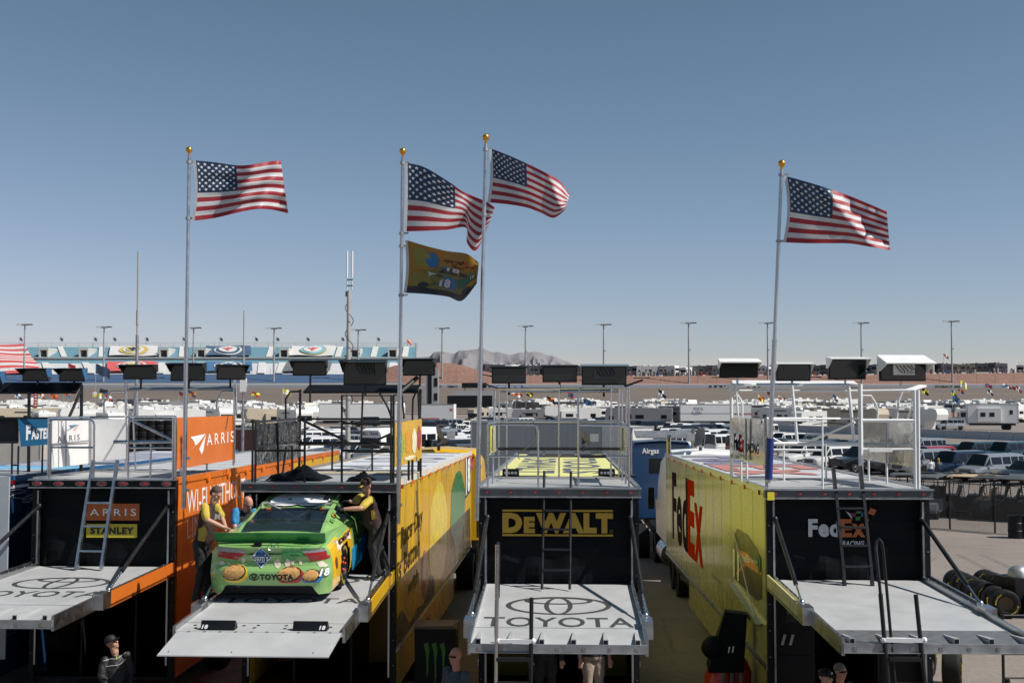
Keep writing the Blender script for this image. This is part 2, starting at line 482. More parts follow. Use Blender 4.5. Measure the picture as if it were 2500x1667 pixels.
# ---- grandstand
GX0, GX1 = -330.0, -35.5
gs = thing('grandstand', 'long two deck grandstand with teal and white seats beyond the track', 'grandstand', (0, 0, 0))
def seatmat(name, c, c2, per):
    m = bpy.data.materials.new(name); m.use_nodes = True; nt = m.node_tree; b = nt.nodes['Principled BSDF']; b.inputs['Roughness'].default_value = .7
    tc = nt.nodes.new('ShaderNodeTexCoord'); wv = nt.nodes.new('ShaderNodeTexWave'); wv.bands_direction = 'Z'; wv.inputs['Scale'].default_value = per
    wv.inputs['Distortion'].default_value = 0.3
    nt.links.new(tc.outputs['Object'], wv.inputs['Vector'])
    nz = nt.nodes.new('ShaderNodeTexNoise'); nz.inputs['Scale'].default_value = 1.2; nz.inputs['Detail'].default_value = 4
    nt.links.new(tc.outputs['Object'], nz.inputs['Vector'])
    r = nt.nodes.new('ShaderNodeValToRGB'); r.color_ramp.elements[0].position = .25; r.color_ramp.elements[0].color = (*c2, 1); r.color_ramp.elements[1].position = .7; r.color_ramp.elements[1].color = (*c, 1)
    mx = nt.nodes.new('ShaderNodeMath'); mx.operation = 'MULTIPLY_ADD'; mx.inputs[1].default_value = .45; 
    nt.links.new(wv.outputs['Fac'], mx.inputs[0]); nt.links.new(nz.outputs['Fac'], mx.inputs[2])
    nt.links.new(mx.outputs[0], r.inputs[0]); nt.links.new(r.outputs[0], b.inputs['Base Color']); return m
TEAL = seatmat('teal seats', (0.115,0.235,0.295), (0.085,0.185,0.24), .55)
SWHITE = seatmat('white seats', (0.50,0.50,0.51), (0.38,0.39,0.41), .55)
SBLUE = seatmat('blue seats', (0.045,0.085,0.165), (0.035,0.07,0.14), .55)
CONC = mat('pale concrete', (0.50,0.49,0.46), .8, var=.08, scale=.5)
def slab(name, y0, z0, y1, z1, mt, x0=GX0, x1=GX1, par=gs, dz=0.0):
    mm = MB(); mm.hexa([(x0,y0,z0-1),(x1,y0,z0-1),(x1,y1,z0-1),(x0,y1,z0-1),(x0,y0,z0+dz),(x1,y0,z0+dz),(x1,y1,z1+dz),(x0,y1,z1+dz)])
    return mm.build(name, mt, par)
slab('base', 388.5, 9.9, 389.2, 9.9, CONC)
slab('front_seats', 389.2, 10.0, 400, 12.9, SBLUE)
slab('white_seats', 401, 13.0, 416, 17.0, SWHITE)
slab('middle_seats', 416.01, 17.0, 420, 18.2, TEAL)
mm = MB(); mm.box((GX0,421,16.5),(GX1,424,19.1)); mm.box((GX0,420.8,18.9),(GX1,421,19.35))
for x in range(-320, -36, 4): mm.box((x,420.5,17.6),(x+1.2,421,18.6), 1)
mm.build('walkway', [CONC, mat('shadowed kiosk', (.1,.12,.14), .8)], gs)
slab('upper_seats', 424, 19.3, 440, 23.7, TEAL)
fr = MB()
for x in range(-330, -34, 5): fr.bar((x,441,22.5),(x,441,25.2),.12,.12)
fr.bar((GX0,441,25.2),(GX1,441,25.2),.1,.1); fr.bar((GX0,441,24.4),(GX1,441,24.4),.07,.07)
fr.bar((GX1,440.5,18.5),(GX1,440.5,25.2),.5,.5)
fr.build('top_railing', mat('rail grey', (.35,.36,.38), .5, var=0), gs)
def gx(px, Y): return (px-1250)/FPX*Y
def on_upper(px, fr_): return Vector((gx(px,424+16*fr_), 424+16*fr_, 19.3+4.4*fr_))
def on_lower(px, fr_): return Vector((gx(px,401+15*fr_), 401+15*fr_, 13.0+4.0*fr_))
AIS = mat('aisle concrete', (.52,.52,.50), .8, var=.1, scale=2)
for (pt, pb) in ((146,157),(248,247),(445,443),(568,571),(664,656),(831,824),(917,911),(992,988)):
    mm = MB(); a, b = on_upper(pb,0), on_upper(pt,.97); o = Vector((0,-.15,.35)); wv = Vector((1.0,0,0))
    mm.hexa([a-wv,a+wv,b+wv,b-wv,a-wv+o,a+wv+o,b+wv+o,b-wv+o]); mm.build('aisle', AIS, gs)
for (pt, pb) in ((110,119),(208,222),(395,391),(490,486),(640,637),(690,682),(868,864),(960,956)):
    mm = MB(); a, b = on_lower(pb,.0), on_lower(pt,1.0); o = Vector((0,-.15,.4)); wv = Vector((1.2,0,0))
    mm.hexa([a-wv,a+wv,b+wv,b-wv,a-wv+o,a+wv+o,b+wv+o,b-wv+o]); mm.build('aisle', AIS, gs)
for px in (104,202,398,489,692,866,958):
    c = on_upper(px, 0); mm = MB()
    mm.box((c.x-1.7,c.y+.5,c.z-.8),(c.x-1.2,c.y+9,c.z+3.0)); mm.box((c.x+1.2,c.y+.5,c.z-.8),(c.x+1.7,c.y+9,c.z+3.0)); mm.box((c.x-1.75,c.y+.45,c.z+2.7),(c.x+1.75,c.y+9,c.z+3.4))
    mm.box((c.x-1.2,c.y+3,c.z-.8),(c.x+1.2,c.y+3.2,c.z+2.7), 1)
    mm.build('portal', [CONC, mat('portal dark', (.12,.115,.10), .8)], gs)

# banners on the seats
def banner(name, label, corners, c, seal=None, extra=None):
    a, b, d, e = corners          # bottom left, bottom right, top right, top left
    mm = MB(); o = Vector((0,-.35,.75)); N = 10
    P = lambda u, v: (a*(1-u)+b*u)*(1-v)+(e*(1-u)+d*u)*v + o + Vector((0,0,.18*math.sin(u*7+v*3)))
    for i in range(N):
        for j in range(N):
            mm.quad(P(i/N,j/N),P((i+1)/N,j/N),P((i+1)/N,(j+1)/N),P(i/N,(j+1)/N), 0)
    q = mm.build(name, c, None, smooth=60)
    tag(q, label, 'banner', 'banners laid over the grandstand seats')
    if seal:
        for k, (r, sm) in enumerate(seal):
            s_ = MB(); o2 = Vector((0,-.12*(k+1),.22*(k+1)))
            pts = [P(.5+.5*r*math.cos(t*math.pi/16)*.62, .5+.5*r*math.sin(t*math.pi/16)*.9)+o2 for t in range(32)]
            s_.poly(pts); s_.build('seal_ring' if k < len(seal)-1 else 'seal_centre', sm, q)
        s_ = MB(); o2 = Vector((0,-.12*(len(seal)+1),.22*(len(seal)+1)))
        wing = extra or REDP
        pts = [P(.5+x*.11, .5+y*.16)+o2 for x, y in ((-1.2,.7),(-.5,-.2),(0,-1.3),(.5,-.2),(1.2,.7),(.4,.35),(0,.9),(-.4,.35))]
        s_.poly(pts); s_.build('seal_emblem', wing, q)
    return q
up = lambda l0, l1, t0, t1: (on_upper(l0,.0), on_upper(l1,.0), on_upper(t1,.93), on_upper(t0,.93))
lo = lambda l0, l1, t0, t1: (on_lower(l0,.05), on_lower(l1,.05), on_lower(t1,1.0), on_lower(t0,1.0))
mw = mat('banner white', (.54,.535,.52), .7, var=.05); mg = mat('seal gold', (.46,.36,.10), .7); mn = mat('banner navy', (.045,.095,.16), .7, var=.1)
mr_ = mat('banner red', (.52,.09,.085), .7, var=.08); mbg = mat('banner grey', (.13,.14,.15), .7, var=.1); mtq = mat('seal teal', (.17,.38,.46), .7)
banner('banner', 'white banner with a gold ringed seal on the upper seats', up(266,384,270,385), mw, [(1,mg),(.74,mw),(.5,mg)], BLUED)
banner('banner', 'red banner with a pale round seal on the lower seats', lo(262,380,262,384), mr_, [(1,mw),(.8,mr_),(.6,mw)], mg)
banner('banner', 'navy banner with a white ringed eagle seal on the upper seats', up(500,613,503,612), mn, [(1,mw),(.86,mn),(.66,mw)], mr_)
banner('banner', 'blue banner with a white seal on the lower seats', lo(500,617,503,615), mat('banner blue', (.05,.13,.25), .7), [(1,mw),(.85,mn),(.6,mw)], BLUEP)
banner('banner', 'white banner with a teal ringed shield seal on the upper seats', up(706,815,714,822), mw, [(1,mg),(.92,mtq),(.68,mw)], mr_)
banner('banner', 'dark grey banner on the lower seats right of the others', lo(690,805,703,812), mbg)
# huge striped flag over both decks
fl = MB(); NS = 15
def FP(u, v):
    zy = [(400,12.2),(416,16.9),(421,19.2),(440,23.9)]
    tt = v*3; k = min(2, int(tt)); f_ = tt-k
    y = zy[k][0]+(zy[k+1][0]-zy[k][0])*f_; z = zy[k][1]+(zy[k+1][1]-zy[k][1])*f_
    xr = 62 + 43*(1-v)
    px = -180 + (xr+180)*u
    return Vector((gx(px,y), y-.8, z+.9+.35*math.sin(u*9+v*4)))
for j in range(NS):
    for i in range(16): fl.quad(FP(i/16,j/NS),FP((i+1)/16,j/NS),FP((i+1)/16,(j+1)/NS),FP(i/16,(j+1)/NS), j % 2)
tag(fl.build('banner_flag', [mat('stripe red', (.50,.075,.075), .7, var=.06), mw], None, smooth=40), 'giant red and white striped flag spread over the grandstand seats', 'banner')

# floodlight poles
def flood(px, py):
    Y = 391.0; b = at(px, 940, Y); tp = at(px, py, Y)
    r = thing('floodlight_pole', 'tall slim floodlight pole with a crossbar of lamps behind the track wall', 'light pole', b, group='floodlight poles round the far track')
    H = tp.z-b.z; mm = MB(); mm.tube([(0,0,0),(0,0,H)], .3, 8, radii=[.34,.2]); mm.box((.2,-.2,H*.55),(.6,.2,H*.55+.5)); mm.build('pole', GREYP, r)
    mm = MB(); mm.bar((-2.4,0,H),(2.4,0,H),.14,.14); mm.build('crossbar', GREYP, r)
    for k, xx in enumerate((-2.3,-1.5,-.6,.5,1.4,2.2)):
        mm = MB(); mm.box((xx-.38,-.6,H-.35-(.15 if abs(xx) < 1 else 0)),(xx+.38,.3,H-.05-(.15 if abs(xx) < 1 else 0)), 0); mm.build('lamp', OFFW if k < 2 else DGREY, r)
for px, py in ((58,791),(252,797),(471,799),(668,800),(874,804),(1079,800),(1283,795),(1474,791),(1682,787),(1875,787),(2104,787),(2325,783)): flood(px, py)
# small flags along the grandstand roofline
for px in (47,146,229,276,355,445,536,622,674,748,833,920):
    b = at(px, 846, 440.8); r = thing('roof_flag', 'small dark chequered flag on a thin pole along the grandstand top', 'flag', b, group='little flags along the grandstand top')
    mm = MB(); mm.tube([(0,0,-1),(0,0,3.6)], .06, 5); mm.build('pole', GREYP, r)
    mm = MB()
    for i in range(4):
        for j in range(4):
            fx = lambda i_: .1+i_*.28
            fz = lambda i_, j_: 3.5-j_*.3-i_*.12+.1*math.sin(i_*2+px)
            mm.quad((fx(i),.1*math.sin(i*1.6),fz(i,j)),(fx(i+1),.1*math.sin(i*1.6+1.6),fz(i+1,j)),(fx(i+1),.1*math.sin(i*1.6+1.6),fz(i+1,j+1)),(fx(i),.1*math.sin(i*1.6),fz(i,j+1)),(i+j) % 2)
    mm.build('cloth', [BLACK, mat('flag grey', (.3,.3,.32), .7)], r)
r = thing('windsock', 'small orange windsock on the pole at the right end of the grandstand', 'windsock', at(995, 850, 440.8))
mm = MB(); mm.tube([(0,0,-2),(0,0,3.2)], .07, 5); mm.build('pole', GREYP, r)
mm = MB(); mm.lathe([(.45,0),(.4,1),(.25,2.4)], n=10, caps=False); q = mm.build('sock', mat('sock orange', (.8,.16,.05), .6), r, smooth=40); q.location = (0,0,3.0); q.rotation_euler = (0, R(140), 0)

# scoring tower and dark pavilion beside the track
r = thing('scoring_tower', 'narrow grey scoring tower with dark panels in front of the track', 'tower', at(1054, 985, 300))
mm = MB(); mm.box((-1.7,-1.5,-1),(1.7,1.5,8.5)); mm.build('shaft', GREYP, r)
mm = MB(); mm.box((-.9,-1.62,0),(.1,-1.5,7.6)); mm.box((.7,-1.6,4.3),(1.5,-1.5,6.4)); mm.box((.7,-1.6,.8),(1.5,-1.5,2.6)); mm.build('dark_panel', BLACK, r)
r = thing('pavilion', 'dark flat roofed pavilion with a black display board beside the scoring tower', 'building', at(1155, 985, 300))
mm = MB(); mm.box((-5,-2,2.0),(5,2,3.2)); mm.build('roof_fascia', GREYP, r)
mm = MB(); mm.box((-6.4,-1.9,-1),(4.8,2,2.0)); mm.build('body', BLACK, r)
mm = MB(); mm.box((-2.8,-1,3.9),(3.4,-.7,5.2)); mm.bar((-2,-.8,3.2),(-2,-.8,4),.2,.2); mm.bar((2.5,-.8,3.2),(2.5,-.8,4),.2,.2); mm.build('display_board', BLACK, r)

# unseen block added behind and below the camera to darken the sky fill
r = thing('sky_blocker', 'low dark grey unseen block added behind the camera to hold back sky light', 'building', (0, -1.2, 0))
mm = MB(); mm.box((-34,-14,3.2),(34,0,3.95)); mm.build('blocker_top', GREYP, r)
mm = MB(); mm.box((-34,-14,0),(34,-9,3.2)); 
for x in range(-34, 35, 6): mm.box((x-.3,-9,0),(x+.3,-.1,3.2))
mm.build('wall', DGREY, r)
# ================================================================== TEAM HAULERS
ROOFZ, DZ = 4.10, 4.11
def ring2(mm, c, rx, ry, wx, wy, fn, m=0, n=40):
    o = [(c[0]+rx*math.cos(2*math.pi*i/n), c[1]+ry*math.sin(2*math.pi*i/n)) for i in range(n)]
    q = [(c[0]+(rx-wx)*math.cos(2*math.pi*i/n), c[1]+(ry-wy)*math.sin(2*math.pi*i/n)) for i in range(n)]
    for i in range(n):
        j = (i+1) % n
        mm.quad(fn(*o[i]), fn(*o[j]), fn(*q[j]), fn(*q[i]), m)
def emblem(mm, fn, m=0):                       # three crossed rings, drawn in the unit box -1..1
    ring2(mm, (0,0), 1, 1, .10, .13, fn, m)
    ring2(mm, (0,.52), .66, .40, .10, .12, lambda a,b: fn(a,b)+EPS, m)
    ring2(mm, (0,-.03), .27, .93, .09, .08, lambda a,b: fn(a,b)+EPS*2, m)
EPS = Vector((0,0,.0004))

def hauler(name, label, cx, Y, yaw, hw, c):
    root = thing(name, label, 'trailer', (cx, Y, 0), (R(-.8), 0, R(-yaw)), 'race team haulers parked side by side')
    F = Frame(root); F.hw = hw; L = 16.1
    # side walls
    for s, key in ((-1, 'left'), (1, 'right')):
        segs = c[key]                                  # list of (y0, y1, material)
        mats = [q[2] for q in segs] + [mat('panel joint', (.05,.05,.05), .6, var=0)]
        mm = MB()
        for i, (y0, y1, _) in enumerate(segs):
            x0, x1 = (s*hw, s*(hw-.05)); mm.box((min(x0,x1), y0, 1.28), (max(x0,x1), y1, 4.02), i)
            mm.box((min(x0,x1), max(y0,.0), .55), (max(x0,x1), min(y1, 10.5), 1.272), i) if y0 < 10.5 else None
        y = 1.2
        jn = len(segs)
        while y < L-.2:
            mm.box((s*hw-.002, y, 1.30), (s*hw+.002, y+.005, 4.0), jn); y += 1.22
        mm.box((s*hw-.003, 0, 1.272), (s*hw+.006, L, 1.284), jn)
        mm.build('side_wall', mats, root)
        rl = MB(); rl.box((s*hw-.03, 0, 4.02), (s*hw+.022, L, 4.135)); rl.box((s*hw-.02, 0.0, 1.20), (s*hw+.015, L, 1.27))
        rl.build('edge_rail', c.get('rail_'+key, ALU), root)
        if c.get('lights_'+key, True):
            for k in range(11):
                q = MB(); yy = .35+k*1.45
                q.box((s*hw-.02 if s < 0 else s*hw+.02, yy, 3.98), (s*hw-.055 if s < 0 else s*hw+.055, yy+.14, 4.055))
                q.build('marker_light', AMBER if k else REDL, root)
    # roof and rear deck
    mm = MB(); mm.box((-hw+.03, 3.3, 3.98), (hw-.03, L, 4.09)); 
    for k in range(9): mm.box((-hw+.03, 3.5+k*1.4, 4.09), (hw-.03, 3.53+k*1.4, 4.1))
    mm.build('roof', c.get('roof', DECK), root)
    mm = MB(); mm.box((-hw+.03, -.02, 3.98), (hw-.03, 3.297, ROOFZ), 0); mm.box((-hw+.1, 2.55, ROOFZ), (hw-.1, 2.95, ROOFZ+.006), 1)
    mm.build('viewing_deck', [DECK, DECKD], root)
    # rear frame with lamp header
    mm = MB(); mm.box((-hw-.03, -.16, 3.96), (hw+.03, 0.0, 4.085), 0); mm.box((-hw-.04, -.19, 4.085), (hw+.04, 0.0, 4.108), 1)
    mm.box((-hw-.035,-.175,3.945),(hw+.035,-.14,3.965),1)
    for s in (-1, 1):
        mm.box((min(s*hw, s*(hw-.09)), -.06, .55), (max(s*hw, s*(hw-.09)), .1, 3.96), 2)
        mm.box((min(s*(hw-.1), s*(hw-.13)), -.09, .8), (max(s*(hw-.1), s*(hw-.13)), .0, 3.9), 1)
        for k in range(7): mm.ball((s*(hw-.04), -.065, 1+k*.42), .012, 6, 4, 1)
    mm.build('rear_frame', [c.get('header', DGREY), ALU, c.get('post', BLACK)], root)
    for k in range(7):
        q = MB(); x = -hw*.9 + k*hw*1.8/6
        q.ball((x, -.165, 4.03), (.035,.02,.018) if not c.get('oval') else (.075,.022,.028), 10, 6); q.build('rear_lamp', REDL, root)
    if c.get('oval'):
        q = MB()
        for k in range(7):
            x = -hw*.9 + k*hw*1.8/6; q.tube([(x+.09*math.cos(t*.5236), -.17, 4.03+.038*math.sin(t*.5236)) for t in range(13)], .008, 5)
        q.build('lamp_bezel', CHROME, root)
    # curtain across the upper doorway
    mm = MB(); N, K = 22, 10
    def cp(i, j):
        x = -hw+.1 + (2*hw-.2)*i/N; z = c.get('zb', 2.53) + (3.965-c.get('zb', 2.53))*j/K
        return Vector((x, c.get('curtain_y', .10) + .018*math.sin(i*1.3+j*.5)*(1-j/K) + .03*max(0, .2-j/K)*math.sin(i*2.1) + .01*math.sin(j*1.7+i*.3), z))
    for i in range(N):
        for j in range(K): mm.quad(cp(i,j), cp(i+1,j), cp(i+1,j+1), cp(i,j+1))
    mm.build('curtain', c.get('curtain', TARP), root, smooth=50)
    # floor, lower rear doors, dark aisle
    mm = MB(); mm.box((-hw+.05, .12, 2.34), (hw-.05, 8, 2.45)); mm.build('upper_floor', DGREY, root)
    mm = MB(); mm.box((-hw+.05, 2.6, .55), (hw-.05, 2.65, 2.34)); mm.box((-hw+.05, .12, .5), (hw-.05, 2.65, .55)); mm.box((-.52,.3,.55),(-.48,2.6,2.34)); mm.box((.48,.3,.55),(.52,2.6,2.34))
    mm.build('aisle', BLACK, root)
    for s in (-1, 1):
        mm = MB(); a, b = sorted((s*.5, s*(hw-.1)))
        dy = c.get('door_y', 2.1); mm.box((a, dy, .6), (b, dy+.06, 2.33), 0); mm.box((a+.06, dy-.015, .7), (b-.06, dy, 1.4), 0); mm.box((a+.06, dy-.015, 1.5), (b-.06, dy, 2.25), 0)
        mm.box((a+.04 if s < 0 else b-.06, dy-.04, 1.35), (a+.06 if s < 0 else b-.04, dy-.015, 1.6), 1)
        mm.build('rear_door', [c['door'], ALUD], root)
    # wheels
    for s in (-1, 1):
        for yy in (3.4, 4.7):
            mm = MB(); mm.lathe([(.2,s*(hw-.33)),(.5,s*(hw-.33)),(.52,s*(hw-.25)),(.52,s*(hw-.07)),(.48,s*(hw+.012)),(.32,s*(hw+.012)),(.30,s*(hw-.05)),(.12,s*(hw-.02))], (0,yy,.52), 'X', 26); mm.build('wheel', RUBBER, root, smooth=40)
    # lift platform
    pw, yf = c.get('pw', 1.17), c.get('yf', -3.6); zb, zf = c.get('zb', 2.53), c.get('zf', 2.23); sy, gl = c.get('sy', -2.4), c.get('gl', .8)
    pz = lambda y: zb + (zf-zb)*(y/yf)
    F.pz = pz
    mm = MB(); mm.hexa([(-pw,yf,zf-.06),(pw,yf,zf-.06),(pw,-.02,zb-.06),(-pw,-.02,zb-.06),(-pw,yf,zf),(pw,yf,zf),(pw,-.02,zb),(-pw,-.02,zb)])
    lp = mm.build('lift_platform', RAMP, root)
    dk = MB(); fold = yf+gl+.06 if not c.get('flap') else yf+.5
    dk.quad((-pw,fold,pz(fold)+.004),(pw,fold,pz(fold)+.004),(pw,fold+.012,pz(fold)+.004),(-pw,fold+.012,pz(fold)+.004)); dk.build('fold_seam', BLACK, lp)
    lg = MB(); e0 = c.get('logo') or (-.9, -2.0, -2.15, -2.68)   # emblem y far/near, word y far/near
    fn = lambda a, b: Vector((a*.80, (e0[0]+e0[1])/2 + b*(e0[0]-e0[1])/2, pz((e0[0]+e0[1])/2 + b*(e0[0]-e0[1])/2)+.004))
    emblem(lg, fn)
    if c.get('logo', 1): lg.build('deck_emblem', LOGOG, lp)
    lg = MB()
    fn2 = lambda a, b: Vector((-1.08+a*2.16, e0[3] + b*(e0[2]-e0[3]), pz(e0[3] + b*(e0[2]-e0[3]))+.004))
    lg.text('TOYOTA', (0,0,0), (1,0,0), (0,1,0), 1, 1, 0, bold=.012, fn=fn2)
    if c.get('logo', 1): lg.build('deck_word', LOGOG, lp)
    for s in (-1, 1):
        rr = MB(); xi, xo = s*pw, s*(pw+.14)
        def rb(y0, y1, x0, x1, h0, h1, m): 
            x0, x1 = min(x0,x1), max(x0,x1)
            rr.hexa([(x0,y1,pz(y1)+h0),(x1,y1,pz(y1)+h0),(x1,y0,pz(y0)+h0),(x0,y0,pz(y0)+h0),(x0,y1,pz(y1)+h1),(x1,y1,pz(y1)+h1),(x1,y0,pz(y0)+h1),(x0,y0,pz(y0)+h1)], m)
        rb(-.05, yf, xi, xi+s*.04, -.14, .07, 0)
        rb(-.05, sy-.2, xi+s*.04, xo, -.14, -.10, 0)
        rb(-.05, sy-.2, xo-s*.03, xo, -.15, .09, 1)
        rb(sy-.1, sy-.42, xi, xo+s*.02, -.13, .11, 0)
        for k in range(9): rr.ball((xi+s*.02, -.3-k*.3, pz(-.3-k*.3)+.075), .013, 6, 4, 0)
        rr.build('platform_rail', [ALU, c.get('bar_left' if s < 0 else 'bar_right', ALU)], lp)
        stt = MB()
        a, b = Vector((s*(hw-.14), -.08, 3.62)), Vector((s*(pw+.08), sy, pz(sy)+.10))
        m1 = a*.17+b*.83
        stt.tube([a, a*.2+b*.8], .034, 10, 0); stt.tube([a*.2+b*.8, b], .018, 8, 1)
        stt.ball(a, .05, 8, 6, 0); stt.ball(b, .05, 8, 6, 1)
        stt.build('strut', [BLACKM, CHROME], root, smooth=40)
    if not c.get('flap'):
        mm = MB(); mm.box((-pw-.02, yf-.04, zf-.085), (pw+.02, yf, zf+.012), 0)
        mm.box((-pw-.02, yf-.07, zf-.10), (pw+.02, yf-.03, zf-.088), 0)
        mm.build('front_beam', [ALUD], lp)
        for k in range(7):
            q = MB(); x = -pw+.12+k*(2*pw-.24)/6; q.box((x-.022, yf-.048, zf-.07), (x+.022, yf-.038, zf-.02)); q.build('bracket', ALU, lp)
        for k in range(6):
            q = MB(); x = -pw+.10+k*(2*pw-.2)/5.0
            z0, z1 = zf, pz(yf+gl*.8)
            q.hexa([(x-.035,yf+.02,z0),(x+.035,yf+.02,z0),(x+.012,yf+gl*.8,z1),(x-.012,yf+gl*.8,z1),(x-.035,yf+.02,z0+.075),(x+.035,yf+.02,z0+.075),(x+.012,yf+gl*.8,z1+.012),(x-.012,yf+gl*.8,z1+.012)], 0)
            q.box((x-.025, yf+.016, z0+.012), (x+.025, yf+.0195, z0+.063), 1)
            q.build('gusset', [RAMP, BLACK], lp)
    return root, F

def tubes(F, name, mt, items, par, r=.021, each=False):
    """items: lists of (px, py, local y); a point may also be a ready local Vector"""
    if each:
        for it in items: tubes(F, name, mt, [it], par, r)
        return
    mm = MB()
    for it in items:
        rr = r
        if isinstance(it, tuple): rr, it = it
        pts = [p if isinstance(p, Vector) else F.px(p[0], p[1], y=p[2]) for p in it]
        mm.tube(pts, rr, 8)
    return mm.build(name, mt, par, smooth=40)
def panel(F, name, mts, corners, par, th=.02, extra=None):
    pts = [p if isinstance(p, Vector) else F.px(p[0], p[1], y=p[2]) for p in corners]
    mm = MB(); nrm = (pts[1]-pts[0]).cross(pts[3]-pts[0]).normalized()
    if nrm.dot(F.I @ CAM - pts[0]) < 0: nrm = -nrm          # face the camera side
    mm.prism(pts, -nrm*th)
    o = mm.build(name, mts, par)
    # unit-square mapper for pictures on the face: (u to the second corner, v from first towards fourth)
    fn = lambda u, v, k=.004: (pts[0]*(1-u)+pts[1]*u)*(1-v) + (pts[3]*(1-u)+pts[2]*u)*v + nrm*k
    return o, fn
def flatpic(par, name, mts, draw):
    mm = MB(); draw(mm); return mm.build(name, mts, par)
def wallfn(F, side, x, p0, p1, p2):            # text box on a side wall: pixel of lower-left, lower-right, upper-left
    a, b, d = F.px(*p0, x=x), F.px(*p1, x=x), F.px(*p2, x=x)
    off = Vector((math.copysign(.004, x), 0, 0))
    return lambda u, v: a + (b-a)*u + (d-a)*v + off

# ------------------------------------------------------------------ hauler 1: orange and yellow sides
hA, FA = hauler('race_hauler', 'orange and yellow sided race hauler with a silver ladder and white deck panels', -7.375, 21.7, 2.2, 1.31, dict(
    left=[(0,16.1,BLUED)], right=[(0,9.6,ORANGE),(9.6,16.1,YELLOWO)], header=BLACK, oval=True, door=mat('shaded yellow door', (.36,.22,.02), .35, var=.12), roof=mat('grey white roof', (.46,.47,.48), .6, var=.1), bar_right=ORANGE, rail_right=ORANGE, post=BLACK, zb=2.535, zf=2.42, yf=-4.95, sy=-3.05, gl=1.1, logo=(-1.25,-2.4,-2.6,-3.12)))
q = MB(); z1 = 1/2.672
za = lambda x, y: (x*z1, 1080+y*z1)
W = MB(); W.text('WI-FI WITHOUT', (0,0,0), (1,0,0), (0,0,1), 1, 1, fn=wallfn(FA, 1, 1.31, (456,1254), (598,1213), (456,1198)))
W.text('LIMITS', (0,0,0), (1,0,0), (0,0,1), 1, 1, fn=wallfn(FA, 1, 1.31, (456,1316), (520,1292), (456,1264))); W.build('wall_lettering', WHITEL, hA)
# curtain signs
def csign(F, root, px0, px1, col, word, wcol, y=.07, bold=.02, sc=(.05,.22,.90,.56)):
    a, b = F.px(*px0, y=y), F.px(*px1, y=y)
    mm = MB(); mm.box((a.x, y, b.z), (b.x, y+.012, a.z), 0)
    w, h = b.x-a.x, a.z-b.z
    mm.text(word, (a.x+w*sc[0], y-.001, b.z+h*sc[1]), (1,0,0), (0,0,1), w*sc[2], h*sc[3], 1, bold=bold)
    return mm.build('curtain_sign', [col, wcol], root)
csign(FA, hA, za(568,397), za(908,508), mat('dull orange sign', (.42,.10,.02), .6), '|ARRIS', WHITEL, bold=.006, sc=(.06,.28,.88,.42))
csign(FA, hA, za(564,530), za(893,620), mat('dull yellow sign', (.50,.42,.03), .6), 'STANLEY', BLACKL, bold=.05, sc=(.08,.25,.86,.52))
# deck rails
B1 = lambda x, y: (x*.2296, 760+y*.2296)
r0, rb_ = .12, 3.1
P = lambda x, y, d: (*B1(x, y), d)
base = lambda F, px, y: Vector((F.px(px, 1100, y=y).x, y, ROOFZ))
tubes(FA, 'deck_railing', CHROME, [
    [base(FA,124,r0), P(540,1180,r0), P(560,1152,r0), P(960,1150,r0), P(992,1172,r0), P(1002,1205,r0), base(FA,230,r0)],
    [P(545,1445,r0), P(1002,1447,r0)], [base(FA,119,r0), P(518,1135,r0)],
    [base(FA,314,r0), P(1367,1210,r0), P(1385,1165,r0), P(1425,1148,r0), P(1835,1148,r0)],
    [base(FA,423,r0), P(1842,1130,r0)], (.028, [base(FA,429,r0), P(1868,1130,r0)]),
    [P(518,1128,r0), P(960,1122,rb_), P(1350,1118,rb_), P(1870,1118,r0+1.2)],
    [P(1365,1450,r0), P(1840,1450,r0)],
    (.026, [P(1370,1140,r0+.2), P(1830,1365,r0+.2)]), (.034, [P(1210,1388,r0+.3), P(1835,1388,r0+.3)]),
    [P(1605,1395,r0+.3), Vector((FA.px(368,1100,y=r0+.3).x, r0+.3, ROOFZ))],
    [P(1105,1110,rb_), P(1105,965,rb_), P(1185,852,rb_), P(1345,856,rb_)],
    (.030, [base(FA,308,rb_), P(1340,740,rb_)]), [base(FA,332,rb_), P(1415,1115,rb_), P(1450,850,rb_)],
], hA, .019)
C2 = lambda x, y: (480+x*.2551, 760+y*.2551)
tubes(FA, 'deck_railing', CHROME, [(.028, [(571,1130,rb_), (*C2(360,990),rb_), (*C2(365,655),rb_)]), [(*C2(190,1000),rb_), (*C2(193,850),rb_), (*C2(245,766),rb_), (*C2(355,764),rb_)], [(*C2(372,700),rb_),(*C2(385,990),rb_-.5)]], hA, .019)
panel(FA, 'monitor_shelf', ALUD, [(309,951,rb_),(575,949,rb_),(560,941,rb_+.5),(330,941,rb_+.5)], hA, .03)
_, fn = panel(FA, 'deck_panel', WHITE, [(128,1142,r0+.15),(217,1131,rb_-.2),(217,1026,rb_-.2),(128,1027,r0+.15)], hA)
mm = MB(); mm.text('|ARRIS', (0,0,0), (1,0,0), (0,1,0), 1, 1, 0, fn=lambda u,v: fn(.12+u*.60, .53+v*.13+u*.03)); mm.build('panel_lettering', BLACKL, hA)
mm = MB(); mm.poly([fn(.28,.74),(fn(.50,.82)),(fn(.42,.90)),(fn(.70,.905))][0:1]+[fn(.70,.905),fn(.42,.90),fn(.47,.84)], 0); mm.poly([fn(.70,.90,.006),fn(.55,.80,.006),fn(.54,.76,.006),fn(.62,.81,.006)], 1); mm.build('panel_logo', [BLUEP, AMBER], hA)
panel(FA, 'deck_panel', WHITE, [(221,1127,rb_-.15),(306,1119,rb_-.1),(306,1022,rb_-.1),(221,1024,rb_-.15)], hA)
